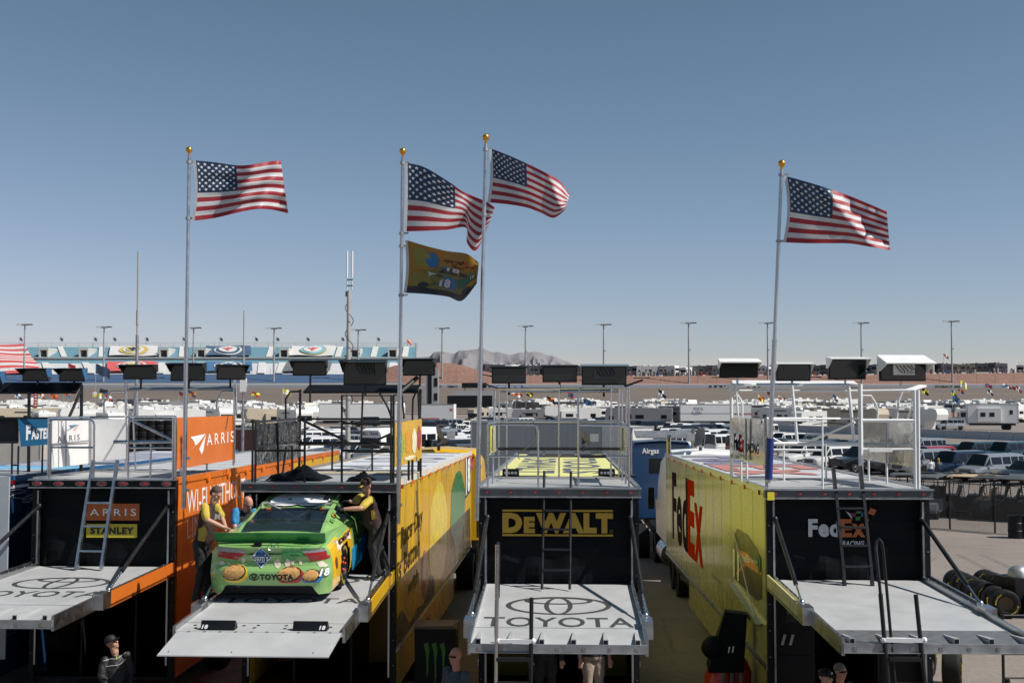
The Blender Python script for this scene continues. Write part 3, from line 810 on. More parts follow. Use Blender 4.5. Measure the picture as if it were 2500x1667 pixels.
tubes(FA, 'panel_frame', ALUD, [[(161,1138,1.0),(161,1027,1.0)], (.03,[(219,1135,rb_-.2),(219,1023,rb_-.2)]), [(128,1084,r0+.1),(219,1075,rb_-.3)]], hA, .012, each=True)
so, fn = panel(FA, 'orange_side_sign', ORANGE, [(430,1146,r0+.1),(573,1121,rb_+.1),(573,1014,rb_+.1),(430,1019,r0+.1)], hA)
mm = MB(); mm.text('|ARRIS', (0,0,0), (1,0,0), (0,1,0), 1, 1, 0, bold=.004, fn=lambda u,v: fn(.49+u*.485, .385+v*.245+u*.02))
mm.poly([fn(.03,.20),fn(.30,.42),fn(.27,.52),fn(.22,.60),fn(.47,.64),fn(.34,.45)]); mm.poly([fn(.40,.22,.005),fn(.36,.34,.005),fn(.47,.62,.005),fn(.43,.30,.005)]); mm.build('sign_lettering', WHITEL, so)
tubes(FA, 'sign_leg', ALUD, [[(441,1160,.4),(441,1140,.4)],[(505,1147,1.6),(505,1130,1.6)],[(570,1136,2.9),(570,1120,2.9)]], hA, .02, each=True)

# ------------------------------------------------------------------ hauler 2: warm yellow sides (race car on its lift)
hM, FM = hauler('race_hauler', 'warm yellow race hauler with black deck rails and a race car on its lift', -3.325, 20.8, 2.65, 1.33, dict(
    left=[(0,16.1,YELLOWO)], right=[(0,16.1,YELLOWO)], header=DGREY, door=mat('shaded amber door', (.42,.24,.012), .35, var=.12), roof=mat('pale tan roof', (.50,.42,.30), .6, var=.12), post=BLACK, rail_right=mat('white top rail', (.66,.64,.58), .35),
    flap=True, zb=2.54, yf=-4.1, zf=2.28, sy=-2.5, bar_right=YELLOWO, curtain_y=7.0, logo=(-.3,-.9,-1.95,-2.30)))
mm = MB(); yb_ = -4.1; zz = 2.28
mm.hexa([(-1.18,yb_-.72,zz-.20),(1.12,yb_-.72,zz-.20),(1.15,yb_,zz-.045),(-1.15,yb_,zz-.045),(-1.18,yb_-.72,zz-.185),(1.12,yb_-.72,zz-.185),(1.15,yb_,zz-.005),(-1.15,yb_,zz-.005)]); fp = mm.build('ramp_flap', RAMP, hM)
mm = MB()
for k in range(10): mm.box((-1.0+k*.22, yb_-.012, zz-.012), (-.96+k*.22, yb_+.012, zz+.006))
for x in (-1.05,-.2,.9): mm.ball((x, yb_-.62, zz-.153), .012, 6, 4)
mm.build('flap_hinge', ALUD, fp)
mm = MB()
for (x, y) in ((-1.0,-2.9),(-.95,-3.05),(-.3,-2.9),(-.12,-3.02),(.3,-2.88),(.32,-3.05),(.55,-2.9),(.78,-2.88),(.95,-2.95),(-.1,-2.88),(.52,-3.05)): mm.box((x-.02,y-.85-.03,FM.pz(y-.85)+.001),(x+.02,y-.85+.03,FM.pz(y-.85)+.005))
mm.build('bolt_slot', BLACK, hM)
# dark garage lining so the upper deck reads as an interior
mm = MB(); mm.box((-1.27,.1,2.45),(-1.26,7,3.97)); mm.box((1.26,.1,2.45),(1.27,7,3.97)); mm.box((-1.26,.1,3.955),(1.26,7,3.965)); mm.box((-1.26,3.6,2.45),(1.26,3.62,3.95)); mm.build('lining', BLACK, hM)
tubes(FM, 'grab_bar', CHROME, [(.022,[Vector((-1.14,.05,2.5)),Vector((-1.14,.05,3.9))]),(.03,[Vector((-.93,.4,2.5)),Vector((-.93,.4,3.9))])], hM, each=True)
tubes(FM, 'air_hose', REDP, [(.012,[Vector((1.2,.06,3.5)),Vector((1.17,.03,3.2)),Vector((1.2,.05,2.95)),Vector((1.16,.04,2.75))])], hM)
# right wall artwork: brush lettering, plain blobs of colour, number
def zc(x, y): return (900+x*.37436, 1080+y*.37436)
W = MB()
W.text('Race Day', (0,0,0), (1,0,0), (0,0,1), 1, 1, 0, bold=.03, shear=.1, fn=wallfn(FM, 1, 1.33, zc(208,735), zc(352,560), zc(208,560)))
W.text("Every day is Better", (0,0,0), (1,0,0), (0,0,1), 1, 1, 0, bold=.03, shear=.1, fn=wallfn(FM, 1, 1.33, zc(140,985), zc(332,715), zc(140,815))) if False else W.text('is Better', (0,0,0), (1,0,0), (0,0,1), 1, 1, 0, bold=.03, shear=.1, fn=wallfn(FM, 1, 1.33, zc(185,920), zc(332,725), zc(185,775)))
W.text('with', (0,0,0), (1,0,0), (0,0,1), 1, 1, 0, bold=.03, shear=.1, fn=wallfn(FM, 1, 1.33, zc(255,1000), zc(326,905), zc(255,900)))
W.build('wall_lettering', mat('brown black brush lettering', (.028,.016,.010), .5), hM)
def blob(par, name, F, x, cy, cz, ry, rz, mt, k=.003):
    mm = MB(); mm.poly([(x+math.copysign(k, x), cy+ry*math.cos(t*math.pi/20)*(1+.06*math.sin(t*.9)), cz+rz*math.sin(t*math.pi/20)) for t in range(40)]); return mm.build(name, mt, par)
a = FM.px(*zc(395,620), x=1.33); b = FM.px(*zc(512,330), x=1.33)
blob(hM, 'painted_oval', FM, 1.33, (a.y+b.y)/2, 2.55, (b.y-a.y)/2, 1.18, mat('lemon art', (.86,.66,.04), .22, coat=.4))
a = FM.px(*zc(532,500), x=1.33); b = FM.px(*zc(628,300), x=1.33)
blob(hM, 'painted_oval', FM, 1.33, (a.y+b.y)/2, 2.75, (b.y-a.y)/2, 1.0, mat('green art', (.03,.24,.06), .22, coat=.4), .005)
a = FM.px(*zc(375,760), x=1.33)
blob(hM, 'painted_oval', FM, 1.33, a.y-.35, 2.0, .38, .5, mat('rust art', (.42,.06,.03), .22, coat=.4), .006)
mm = MB(); pts = [(1.334, 0, 1.3)]
for k in range(0, 60):
    y = k*.1; pts.append((1.334, y, 1.55+.10*math.sin(y*2.7)+.16*math.sin(y*1.3+1)))
pts.append((1.334, 5.9, 1.3)); mm.poly(pts); mm.build('painted_drip', mat('chocolate art', (.06,.028,.012), .3, coat=.3), hM)
W = MB(); f18 = wallfn(FM, 1, 1.33, zc(633,350), zc(660,310), zc(633,100)); W.quad(f18(-.15,-.05), f18(1.1,-.05), f18(1.1,1.02), f18(-.15,1.02), 1); W.text('18', (0,0,0), (1,0,0), (0,0,1), 1, 1, 0, bold=.05, fn=lambda u, v: f18(u,v)+Vector((.004,0,0))); W.build('wall_number', [WHITEL, BLACKL], hM)
W = MB(); fs = wallfn(FM, 1, 1.33, zc(660,190), zc(685,160), zc(660,100)); W.tube([fs(.5+.5*math.sin(t*.7), .5+.45*math.cos(t*.5)) for t in range(20)], .02, 5); W.build('signature', mat('magenta ink', (.35,.03,.08), .5), hM)
# roof number
W = MB(); W.text('M 18 M', (-1.15, 4.6, ROOFZ+.002), (0,1,0), (-1,0,0), 0, 0, fn=lambda u, v: Vector((1.1-v*2.2, 4.4+u*11.0, 4.105))); W.build('roof_lettering', mat('roof slate', (.15,.17,.2), .6), hM)
W = MB(); W.box((-1.2,4.3,4.096),(1.2,15.6,4.101)); W.build('roof_patch', mat('roof white', (.55,.56,.58), .6, var=.12, scale=2), hM)
# black rails
r0 = .12; rb_ = 4.2; D = lambda x, y, d: (*C2(x, y), d)
tubes(FM, 'deck_railing', BLACKM, [
    [base(FM,617,r0), D(538,1058,r0)], [base(FM,624,r0), D(565,1062,r0)], [base(FM,744,r0), D(1037,1030,r0)],
    [base(FM,835,r0), D(1390,805,r0), D(1862,805,r0), base(FM,955,r0)], [D(1390,1070,r0), D(1860,1072,r0)],
    [base(FM,961,r0), D(1885,800,r0), D(1915,800,r0)], [D(565,1330,r0), D(1037,1330,r0)], (.03, [D(1450,1335,r0), D(1870,1337,r0)]), [D(1390,1332,r0), D(1880,1332,r0)],
    [D(538,1060,r0), D(1000,1025,rb_)], [D(565,1292,r0), D(985,1255,rb_)], [D(1037,1032,r0), D(1045,1020,rb_)],
    (.028, [base(FM,731,rb_), D(992,748,rb_)]), [D(852,1025,rb_), D(852,838,rb_), D(898,768,rb_), D(990,765,rb_)],
    [D(990,1028,rb_), D(1870,1030,rb_)], (.04, [D(960,1262,rb_), D(1875,1268,rb_)]),
    (.026, [D(1010,1040,rb_), D(1445,1245,rb_)]), (.024, [D(1690,1245,rb_), D(1865,1168,rb_)]),
    [base(FM,811,rb_), D(1300,1270,rb_)], [base(FM,909,rb_), D(1680,1270,rb_)], [base(FM,714,1.6), D(915,1290,1.6)], [base(FM,690,2.4), D(858,1290,2.4)], [base(FM,680,1.0), D(775,1075,1.0)],
    [D(1590,770,rb_-.2), D(1575,1250,rb_-.2)], [D(1745,770,rb_-.2), D(1830,920,rb_-.2), D(1870,1030,rb_-.2)],
    [base(FM,1006,rb_), D(2065,1030,rb_), D(2070,840,rb_), D(2100,765,rb_)], (.03, [base(FM,1022,rb_), D(2142,745,rb_)]), [base(FM,1028,rb_-.3), D(2120,760,rb_-.3)], [D(1965,800,rb_), D(1985,1030,rb_)],
    (.05, [D(1945,775,rb_-.6), D(2110,635,rb_-.2)]),
], hM, .021)
panel(FM, 'monitor_shelf', BLACK, [D(1018,768,rb_),D(2112,768,rb_),D(2135,700,rb_+.3),D(1080,700,rb_+.3)], hM, .04)
PLAST = bpy.data.materials.new('clear wind plastic'); PLAST.use_nodes = True
_b = PLAST.node_tree.nodes['Principled BSDF']; _b.inputs['Base Color'].default_value = (.03,.035,.04,1); _b.inputs['Roughness'].default_value = .08; _b.inputs['Alpha'].default_value = .85
_n = PLAST.node_tree.nodes.new('ShaderNodeTexNoise'); _n.inputs['Scale'].default_value = 2.2; _bp = PLAST.node_tree.nodes.new('ShaderNodeBump'); _bp.inputs['Strength'].default_value = .6; _bp.inputs['Distance'].default_value = .15
_tc = PLAST.node_tree.nodes.new('ShaderNodeTexCoord'); PLAST.node_tree.links.new(_tc.outputs['Object'], _n.inputs['Vector']); PLAST.node_tree.links.new(_n.outputs['Fac'], _bp.inputs['Height']); PLAST.node_tree.links.new(_bp.outputs[0], _b.inputs['Normal'])
panel(FM, 'wind_screen', PLAST, [D(572,1290,r0+.1),D(760,1270,2.1),D(760,1065,2.1),D(572,1075,r0+.1)], hM, .008)
panel(FM, 'wind_screen', PLAST, [D(785,1268,2.2),D(985,1250,rb_-.1),D(985,1045,rb_-.1),D(785,1062,2.2)], hM, .008)
panel(FM, 'wind_screen', PLAST, [D(572,1475,r0+.1),D(985,1400,rb_-.1),D(985,1270,rb_-.1),D(572,1300,r0+.1)], hM, .008)
tubes(FM, 'screen_post', BLACKM, [(.032,[D(772,1400,2.15),D(770,1065,2.15)])], hM)
sg, fn = panel(FM, 'side_banner', YELLOWO, [D(1902,1488,r0+.3),D(2155,1418,3.3),D(2155,1027,3.3),D(1902,1068,r0+.3)], hM, .012)
mm = MB()
for k, (u, v, a_, b_, mi) in enumerate(((.16,.45,.13,.36,0),(.45,.60,.12,.18,1),(.45,.36,.12,.10,1),(.68,.5,.09,.30,2),(.88,.55,.07,.30,3),(.5,.13,.2,.05,2))):
    mm.poly([fn(u+a_*math.cos(t*.3142)*(1+.2*math.sin(t*1.7)), v+b_*math.sin(t*.3142), .004+.001*k) for t in range(20)], mi)
mm.build('banner_print', [mat('print green', (.22,.36,.08), .5), mat('print ochre', (.58,.28,.02), .5), mat('print cream', (.72,.66,.5), .5), REDP], sg)
tubes(FM, 'banner_leg', BLACKM, [[base(FM,998,.8),(998,1124,.8)],[base(FM,1007,1.0),(1007,1122,1.0)],[base(FM,1027,1.9),(1027,1118,1.9)]], hM, .022, each=True)

# ------------------------------------------------------------------ hauler 3: greenish yellow sides, black curtain with gold word
hD, FD = hauler('race_hauler', 'pale yellow roofed race hauler with a black curtain and gold letters', .765, 19.7, 2.45, 1.31, dict(
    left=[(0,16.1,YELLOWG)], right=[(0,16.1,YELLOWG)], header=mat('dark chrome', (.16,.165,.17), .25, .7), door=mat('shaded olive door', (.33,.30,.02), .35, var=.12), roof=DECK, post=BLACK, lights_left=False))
W = MB(); W.box((-1.22,3.5,4.094),(1.22,13.4,4.102)); W.box((-1.22,13.4,4.094),(-1.0,15.9,4.102)); W.box((1.0,13.4,4.094),(1.22,15.9,4.102)); W.build('roof_patch', PALEY, hD)
W = MB()
for k, s in enumerate(('DEWALT', 'TOOLS')): W.text(s, (0,0,0), (0,1,0), (1,0,0), 1, 1, 0, bold=.03, fn=lambda u, v: Vector((-.98+1.04*k+v*.88, 12.6-u*8.0, 4.106))); W.build('roof_lettering', mat('roof slate grey', (.10,.11,.13), .6), hD); W = MB()
W = MB()
for k in range(4): W.box((-.9+k*.46,13.6,4.098),(-.52+k*.46,15.6,4.20))
W.build('roof_hatch', DGREY, hD)
d0, d1 = zc(872,436), zc(1594,612); a, b = FD.px(*d0, y=.06), FD.px(*d1, y=.06)
W = MB(); w_, h_ = b.x-a.x, a.z-b.z
W.box((a.x,.06,a.z-h_*.075),(b.x,.065,a.z)); W.box((a.x,.06,b.z),(b.x,.065,b.z+h_*.075))
W.text('D', (a.x,.06,b.z+h_*.115), (1,0,0),(0,0,1), w_*.18, h_*.77, 0, bold=.07)
W.text('E', (a.x+w_*.195,.06,b.z+h_*.115), (1,0,0),(0,0,1), w_*.10, h_*.62, 0, bold=.07)
W.text('WALT', (a.x+w_*.305,.06,b.z+h_*.115), (1,0,0),(0,0,1), w_*.695, h_*.77, 0, bold=.07)
W.tube([(b.x-.03+.025*math.cos(t*.5236), .058, b.z+h_*.19+.025*math.sin(t*.5236)) for t in range(13)], .003, 4)
W.build('curtain_lettering', mat('dull gold lettering', (.50,.30,.03), .6), hD)
E3 = lambda x, y, d: (1000+x*.2466, 820+y*.2466, d); r0 = .12; rb_ = 3.0
tubes(FD, 'deck_railing', CHROME, [
    [base(FD,1191,r0), E3(775,870,r0)], [E3(775,873,r0), E3(1225,880,r0), E3(1258,898,r0), E3(1274,950,r0), base(FD,1314,r0)], [E3(775,1190,r0), E3(1275,1190,r0)],
    [base(FD,1412,r0), E3(1668,570,r0), E3(1680,530,r0), E3(1712,512,r0), E3(2172,512,r0), base(FD,1535,r0)], [E3(1680,880,r0), E3(2170,886,r0)], [E3(1670,1190,r0), E3(2165,1190,r0)],
    [base(FD,1203,1.0), E3(845,540,1.5)], [base(FD,1218,rb_), E3(885,530,rb_)], [base(FD,1237,rb_), E3(963,470,rb_)], [base(FD,1364.5,rb_), E3(1478,480,rb_)], [base(FD,1491,rb_), E3(1997,490,rb_)], [base(FD,1511,rb_), E3(2072,530,rb_)],
    [E3(890,846,rb_), E3(2085,852,rb_)], [E3(775,872,r0), E3(890,846,rb_)], [E3(2170,886,r0), E3(2085,850,rb_)], [E3(775,1190,r0), E3(870,1115,rb_)], [E3(2168,1190,r0), E3(2085,1112,rb_)],
    [base(FD,1527,1.0), E3(2150,520,1.0)], [base(FD,1519,2.0), E3(2105,560,2.0)], [E3(870,525,rb_), E3(2165,512,r0)],
], hD, .017)
tubes(FD, 'padded_rail', BLACKM, [(.03,[E3(868,1115,rb_), E3(2087,1115,rb_)]),(.028,[E3(1690,1192,r0-.02), E3(1945,1190,r0-.02)]),(.014,[E3(730,470,rb_),E3(905,527,rb_)]),(.018,[E3(2125,500,r0+.5),E3(2310,435,r0+.5)])], hD, each=True)
panel(FD, 'monitor_shelf', ALUD, [E3(885,545,rb_),E3(2075,545,rb_),E3(2060,510,rb_+.3),E3(910,510,rb_+.3)], hD, .03)
for xs in ((800,852,1.0,1.9),(2085,2140,2.4,1.2)):
    pp, fn = panel(FD, 'side_banner', YELLOWG, [E3(xs[0],1175,xs[2]),E3(xs[1],1140,xs[3]),E3(xs[1],880,xs[3]),E3(xs[0],890,xs[2])], hD, .01)
    mm = MB(); mm.quad(fn(.3,.1),fn(.55,.1),fn(.6,.9),fn(.35,.9)); mm.build('banner_print', BLACKL, pp)
# ------------------------------------------------------------------ hauler 4: pale glossy sides
hF, FF = hauler('race_hauler', 'pale glossy race hauler with big purple and red letters on its side', 5.42, 19.4, 1.6, 1.31, dict(
    left=[(0,16.1,SILVERY)], right=[(0,16.1,SILVERY)], header=DGREY, door=BLACK, roof=mat('silver white roof', (.50,.50,.51), .55, var=.08), logo=0, zb=2.64, zf=2.47, yf=-4.5, sy=-2.4, gl=.65, door_y=.2, bar_left=mat('yellow white bar', (.62,.58,.30), .3, coat=.3), post=BLACK))
mm = MB(); mm.quad((-1.16,-4.49,FF.pz(-4.49)+.005),(1.16,-4.49,FF.pz(-4.49)+.005),(1.16,-3.72,FF.pz(-3.72)+.005),(-1.16,-3.72,FF.pz(-3.72)+.005)); mm.build('grip_strip', mat('worn steel strip', (.16,.165,.17), .45, .3, var=.25, scale=8), hF)
W = MB(); W.box((-1.31,-.20,3.93),(-1.2,-.165,4.06)); W.build('corner_reflector', mat('reflector yellow', (.75,.62,.05), .4), hF)
z4 = lambda x, y: (1500+x*.37436, 1080+y*.37436)
PURP = mat('deep purple lettering', (.028,.016,.045), .6, spec=.0); REDX = mat('red lettering', (.33,.022,.008), .7, spec=.0)
def fedex_parts(par, name, mats, f, bold=.03):        # each run of letters a mesh of its own
    for word, lo_, wd_, hh_, k_ in (('Fed', 0, .555, 1, 0), ('E', .565, .20, 1, 1), ('x', .76, .24, .74, 1)):
        mm = MB(); mm.text(word, (0,0,0), (1,0,0), (0,1,0), 1, 1, 0, bold=bold, fn=lambda u, v: f(lo_+u*wd_, v*hh_)); mm.build(name, mats[k_], par)
def fedex(mm, f, m1, m2, bold=.03):
    mm.text('Fed', (0,0,0), (1,0,0), (0,1,0), 1, 1, m1, bold=bold, fn=lambda u, v: f(u*.555, v)); mm.text('E', (0,0,0), (1,0,0), (0,1,0), 1, 1, m2, bold=bold, fn=lambda u, v: f(.565+u*.20, v)); mm.text('x', (0,0,0), (1,0,0), (0,1,0), 1, 1, m2, bold=bold, fn=lambda u, v: f(.76+u*.24, v*.74))
a = FF.px(*z4(380,640), x=-1.31); b = FF.px(*z4(580,832), x=-1.31); c_ = FF.px(*z4(380,190), x=-1.31)
W = MB(); fedex(W, lambda u, v: Vector((-1.315, a.y+(b.y-a.y)*u, b.z+.02+(c_.z-b.z-.02)*v)), 0, 1); W.build('wall_lettering', [PURP, REDX], hF)
W = MB()
for k, (s_, p0, p1, p2) in enumerate((('The world on time', z4(405,830), z4(480,900), z4(405,800)), ('delivery box', z4(430,900), z4(522,965), z4(430,850)), ('FEDEX CARES', z4(640,880), z4(695,925), z4(640,855)))):
    W = MB(); W.text(s_, (0,0,0), (1,0,0), (0,1,0), 1, 1, 0, fn=wallfn(FF, -1, -1.31, p0, p1, p2)); W.build('small_lettering', mat('grey print', (.13,.13,.12), .5), hF)
W = MB(); pp = [FF.px(*z4(*p), x=-1.31)+Vector((-.004,0,0)) for p in ((780,640),(800,560),(870,600),(930,690),(962,760),(966,1020),(930,1028),(850,950),(780,880))]; W.poly(pp); dk_ = W.build('car_picture', mat('dark picture', (.016,.014,.014), .35, spec=.3), hF)
W = MB(); pp = [FF.px(*z4(*p), x=-1.31)+Vector((-.007,0,0)) for p in ((790,690),(870,720),(965,850),(960,866),(860,800),(800,860),(795,850),(850,770))]; W.poly(pp, 0)
W.text('11', (0,0,0), (1,0,0), (0,1,0), 1, 1, 1, bold=.05, fn=lambda u, v: wallfn(FF,-1,-1.31,z4(778,875),z4(815,905),z4(778,690))(u,v)+Vector((-.006,0,0)))
ff_ = wallfn(FF,-1,-1.31,z4(835,770),z4(935,800),z4(835,725)); W.text('FedEx', (0,0,0), (1,0,0), (0,1,0), 1, 1, 1, bold=.03, fn=lambda u, v: ff_(u*.55,v)+Vector((-.006,0,0))); W.text('Express', (0,0,0), (1,0,0), (0,1,0), 1, 1, 1, fn=lambda u, v: ff_(.6+u*.45,v*.8)+Vector((-.006,0,0)))
c0 = FF.px(*z4(948,795), x=-1.31); W.tube([(-1.318, c0.y+.09*math.cos(t*.5236), c0.z+.13*math.sin(t*.5236)) for t in range(13)], .02, 5, 2)
W.build('picture_print', [mat('orange stroke', (.6,.15,.02), .3), WHITEL, mat('leaf green', (.10,.30,.08), .4)], hF)
W = MB(); aa = [FF.px(*z4(*p), x=-1.31) for p in ((775,905),(968,1180),(930,1165),(790,990))]; W.prism(aa, (-.10,0,-.02)); W.build('fold_down_fin', SILVERY, hF)
tubes(FF, 'stay_rod', mat('pale rod', (.55,.55,.45), .4), [(.012,[FF.px(*z4(778,585), x=-1.33), FF.px(*z4(912,1135), x=-1.42)])], hF)
W = MB()
fedex_parts(hF, 'roof_lettering', [mat('roof violet', (.20,.19,.27), .6), mat('roof coral', (.45,.19,.16), .6)], lambda u, v: Vector((.05+1.15*(v-.5)*1.9, 14.8-u*10.5, 4.106)))
z5 = lambda x, y: (1850+x*.37442, 1080+y*.37442)
a, b = FF.px(*z5(330,615), y=.06), FF.px(*z5(700,498), y=.06)
W = MB(); fedex(W, lambda u, v: Vector((a.x+(b.x-a.x)*u, .055, a.z+(b.z-a.z)*v)), 0, 1, .045)
a, b = FF.px(*z5(550,672), y=.06), FF.px(*z5(694,640), y=.06); W.text('RACING', (a.x,.058,a.z), (1,0,0),(0,0,1), b.x-a.x, b.z-a.z, 0, bold=.02, shear=.25)
def chk(pts, m): W.poly([FF.px(*z5(*p), y=.055) for p in pts], m)
chk(((572,445),(603,462),(618,498),(606,490)),0); chk(((608,460),(640,460),(640,482),(612,484)),2); chk(((640,447),(676,447),(672,462),(640,462)),3); chk(((640,484),(672,482),(664,507),(638,507)),3); chk(((680,455),(692,450),(692,480),(672,482)),4); chk(((735,425),(775,440),(757,475),(718,460)),1); chk(((690,505),(716,492),(726,506),(712,522)),1)
W.build('curtain_lettering', [mat('dull white lettering', (.55,.56,.58), .6), mat('dull orange lettering', (.46,.12,.03), .6), mat('plum', (.2,.03,.08), .6), mat('moss', (.05,.22,.05), .6), mat('azure', (.02,.22,.42), .6)], hF)
W = MB()
for s_, p0, p1, sh in (('FedEx', z5(118,1030), z5(190,992), 0), ('11', z5(150,1318), z5(238,1250), .25), ('JOE GIBBS', z5(190,1100), z5(246,1092), 0), ('RACING', z5(190,1114), z5(246,1106), 0)):
    a, b = FF.px(*p0, y=.17), FF.px(*p1, y=.17); W.text(s_, (a.x,.165,a.z), (1,0,0),(0,0,1), b.x-a.x, b.z-a.z, 0, bold=.04 if s_ == '11' else .01, shear=sh)
    W.build('door_lettering', mat('silver lettering', (.42,.42,.42), .4, .5), hF); W = MB()
G4 = lambda x, y, d: (1500+x*.2423, 820+y*.2423, d); G5 = lambda x, y, d: (1980+x*.2423, 820+y*.2423, d); r0 = .12; rb_ = 3.0
tubes(FF, 'deck_railing', WHITET, [
    (.03,[base(FF,1785,rb_), G4(1178,470,rb_)]), [G4(1222,480,rb_-.1), G4(1245,805,rb_-.1)], [G4(1190,602,rb_), G4(1243,595,rb_), G4(1272,640,rb_), G4(1290,700,rb_), G4(1290,815,rb_)], [G4(1178,550,rb_), G5(480,552,rb_)],
    [base(FF,2007,r0), G4(2095,858,r0), G4(1590,848,r0)], [G4(1590,1145,r0), G4(2095,1150,r0)], (.04,[G4(1590,1085,rb_), G5(485,1088,rb_)]),
    (.04,[base(FF,2101,r0), G5(495,485,r0)]), (.028,[base(FF,2233,r0), G5(1040,545,r0)]), (.03,[base(FF,2241,r0), G5(1078,545,r0)]), (.028,[G5(505,850,r0), G5(1040,850,r0)]), [G5(510,1140,r0), G5(1040,1140,r0)], [G5(500,552,r0), G5(1060,545,r0)],
    [G5(0,1062,rb_), G5(440,868,1.5)], [G4(1600,1030,rb_), G4(1715,1090,rb_)], [G4(1950,1064,rb_), G4(2146,978,rb_-.5)], (.03,[G5(380,512,rb_), G5(432,1062,rb_)]), (.028,[G4(1790,500,rb_-.4), G4(1842,1062,rb_-.4)]),
    [base(FF,1809,1.9), (1809,1124,1.9)], [base(FF,1823,1.5), (1823,1128,1.5)], [base(FF,1913,rb_-.6), G4(1705,1090,rb_-.6)], [base(FF,2016,rb_-.5), G5(148,1085,rb_-.5)],
    [base(FF,2120,2.2), G5(578,1140,2.2)], [base(FF,2164,1.4), G5(762,1280,1.4)], [G5(515,602,rb_), G5(605,602,rb_), G5(640,660,rb_), G5(675,740,rb_), G5(668,830,rb_)], [G5(920,560,r0+.8), G5(880,660,r0+.8), G5(865,835,r0+.8)], [G5(1020,700,r0+.3), G5(975,840,r0+1.2)],
    [G4(1530,830,r0), G5(480,832,rb_)],
], hF, .019)
panel(FF, 'monitor_shelf', WHITE, [G4(1195,492,rb_),G5(490,492,rb_),G5(430,452,rb_+.6),G4(1185,445,rb_+.6)], hF, .03)
panel(FF, 'monitor_shelf', WHITE, [G5(905,550,r0+.3),G5(985,545,r0+.3),G5(1165,495,r0+.9),G5(1090,490,r0+.9)], hF, .03)
MIRR = mat('mirror polished sheet', (.50,.51,.50), .09, .85, var=.05, bump=.35, bscale=1.6)
sg, fn = panel(FF, 'side_sign', MIRR, [G4(1172,1222,rb_-.2),G4(1518,1312,r0+.1),G4(1520,838,r0+.1),G4(1172,820,rb_-.2)], hF, .02)
fedex_parts(sg, 'sign_lettering', [PURP, REDX], lambda u, v: fn(.11+u*.31, .20+v*.42-u*.02)); W = MB(); W.text('RACING', (0,0,0), (1,0,0), (0,1,0), 1, 1, 0, bold=.01, shear=.15, fn=lambda u, v: fn(.46+u*.38, .22+v*.22-u*.0)); W.build('sign_lettering', PURP, sg)
tubes(FF, 'sign_post', ALUD, [(.02,[G4(1325,1250,1.4),G4(1325,830,1.4)]),(.04,[base(FF,1873,r0),G4(1530,835,r0)])], hF)
panel(FF, 'side_panel', MIRR, [G5(522,1240,rb_-.6),G5(757,1282,1.5),G5(757,866,1.5),G5(522,866,rb_-.6)], hF, .02)
panel(FF, 'side_panel', MIRR, [G5(780,1288,1.4),G5(1032,1318,r0+.1),G5(1030,862,r0+.1),G5(780,866,1.4)], hF, .02)
tubes(FF, 'sign_post', ALUD, [(.026,[G5(768,1285,1.45),G5(768,866,1.45)])], hF)
W = MB(); a = FF.px(*G5(575,1165,r0)[:2], y=r0-.05); b = FF.px(*G5(805,1130,r0)[:2], y=r0-.05); W.box((a.x,r0-.15,a.z),(b.x,r0-.03,b.z)); W.build('folded_tray', WHITE, hF)

# ------------------------------------------------------------------ hauler 5: blue hauler at the left edge
hB, FB = hauler('race_hauler', 'dark blue race hauler with a blue deck sign cut off by the left edge', -10.62, 21.8, 2.2, 1.32, dict(
    left=[(0,16.1,BLUED)], right=[(0,16.1,BLUED)], header=DGREY, door=BLACK, roof=mat('blue white roof', (.50,.52,.56), .55, var=.1), rail_right=BLUEP))
W = MB(); W.box((-1.25,4.0,4.092),(1.25,5.2,4.1),0); W.box((-1.25,5.2,4.092),(1.25,5.5,4.1),1)
for k in range(14): W.hexa([(-1.2+.1*(k%3),6+k*.6,4.092),(.6+.2*(k%4),6+k*.6,4.092),(.8,6.3+k*.6,4.092),(-1.0,6.25+k*.6,4.092),(-1.2,6+k*.6,4.1),(.6,6+k*.6,4.1),(.8,6.3+k*.6,4.1),(-1.0,6.25+k*.6,4.1)],2)
W.build('roof_stripes', [BLUEL, BLUEP, mat('roof lilac', (.33,.34,.42), .6)], hB)
W = MB(); W.box((1.322,0,3.90),(1.327,16,3.95)); W.build('pin_stripe', WHITEL, hB)
A6 = lambda x, y: (x*.1658, 1000+y*.1658)
W = MB(); fs = lambda p: FB.px(*A6(*p), x=1.335)
W.tube([fs(p) for p in ((130,1285),(240,1230),(350,1215),(365,1190),(280,1170),(150,1190),(200,1290),(330,1310),(430,1260),(530,1235),(470,1290),(350,1330),(330,1365),(420,1360),(470,1310))], .008, 5)
W.text('@STEN', (0,0,0), (1,0,0), (0,1,0), 1, 1, 0, fn=wallfn(FB, 1, 1.33, A6(385,1568), A6(540,1530), A6(385,1500))); W.build('wall_lettering', mat('grey script', (.30,.32,.34), .5), hB)
q0 = 1.6; P = lambda x, y, d: (*B1(x, y), d)
panel(FB, 'monitor_shelf', BLACK, [P(-160,860,q0+1),P(800,858,q0+1),P(872,755,q0+1.2),P(-160,755,q0+1.2)], hB, .05)
tubes(FB, 'deck_railing', BLACKM, [(.035,[base(FB,71,q0+1),P(310,855,q0+1)]),(.035,[base(FB,199,q0+1),P(868,780,q0+1)]),(.03,[P(855,850,q0+1),P(735,1125,q0+.6)]),(.02,[P(-100,1133,q0),P(515,1133,q0)]),(.02,[base(FB,30,q0),P(130,1390,q0)]),(.02,[base(FB,45,q0),P(197,1430,q0)]),(.02,[base(FB,104,q0+.5),P(453,1420,q0+.5)]),(.025,[P(-160,1390,q0),P(190,1390,q0)]),(.015,[base(FB,31,q0)+Vector((0,0,.18)),base(FB,45,q0)+Vector((0,0,.18))])], hB)
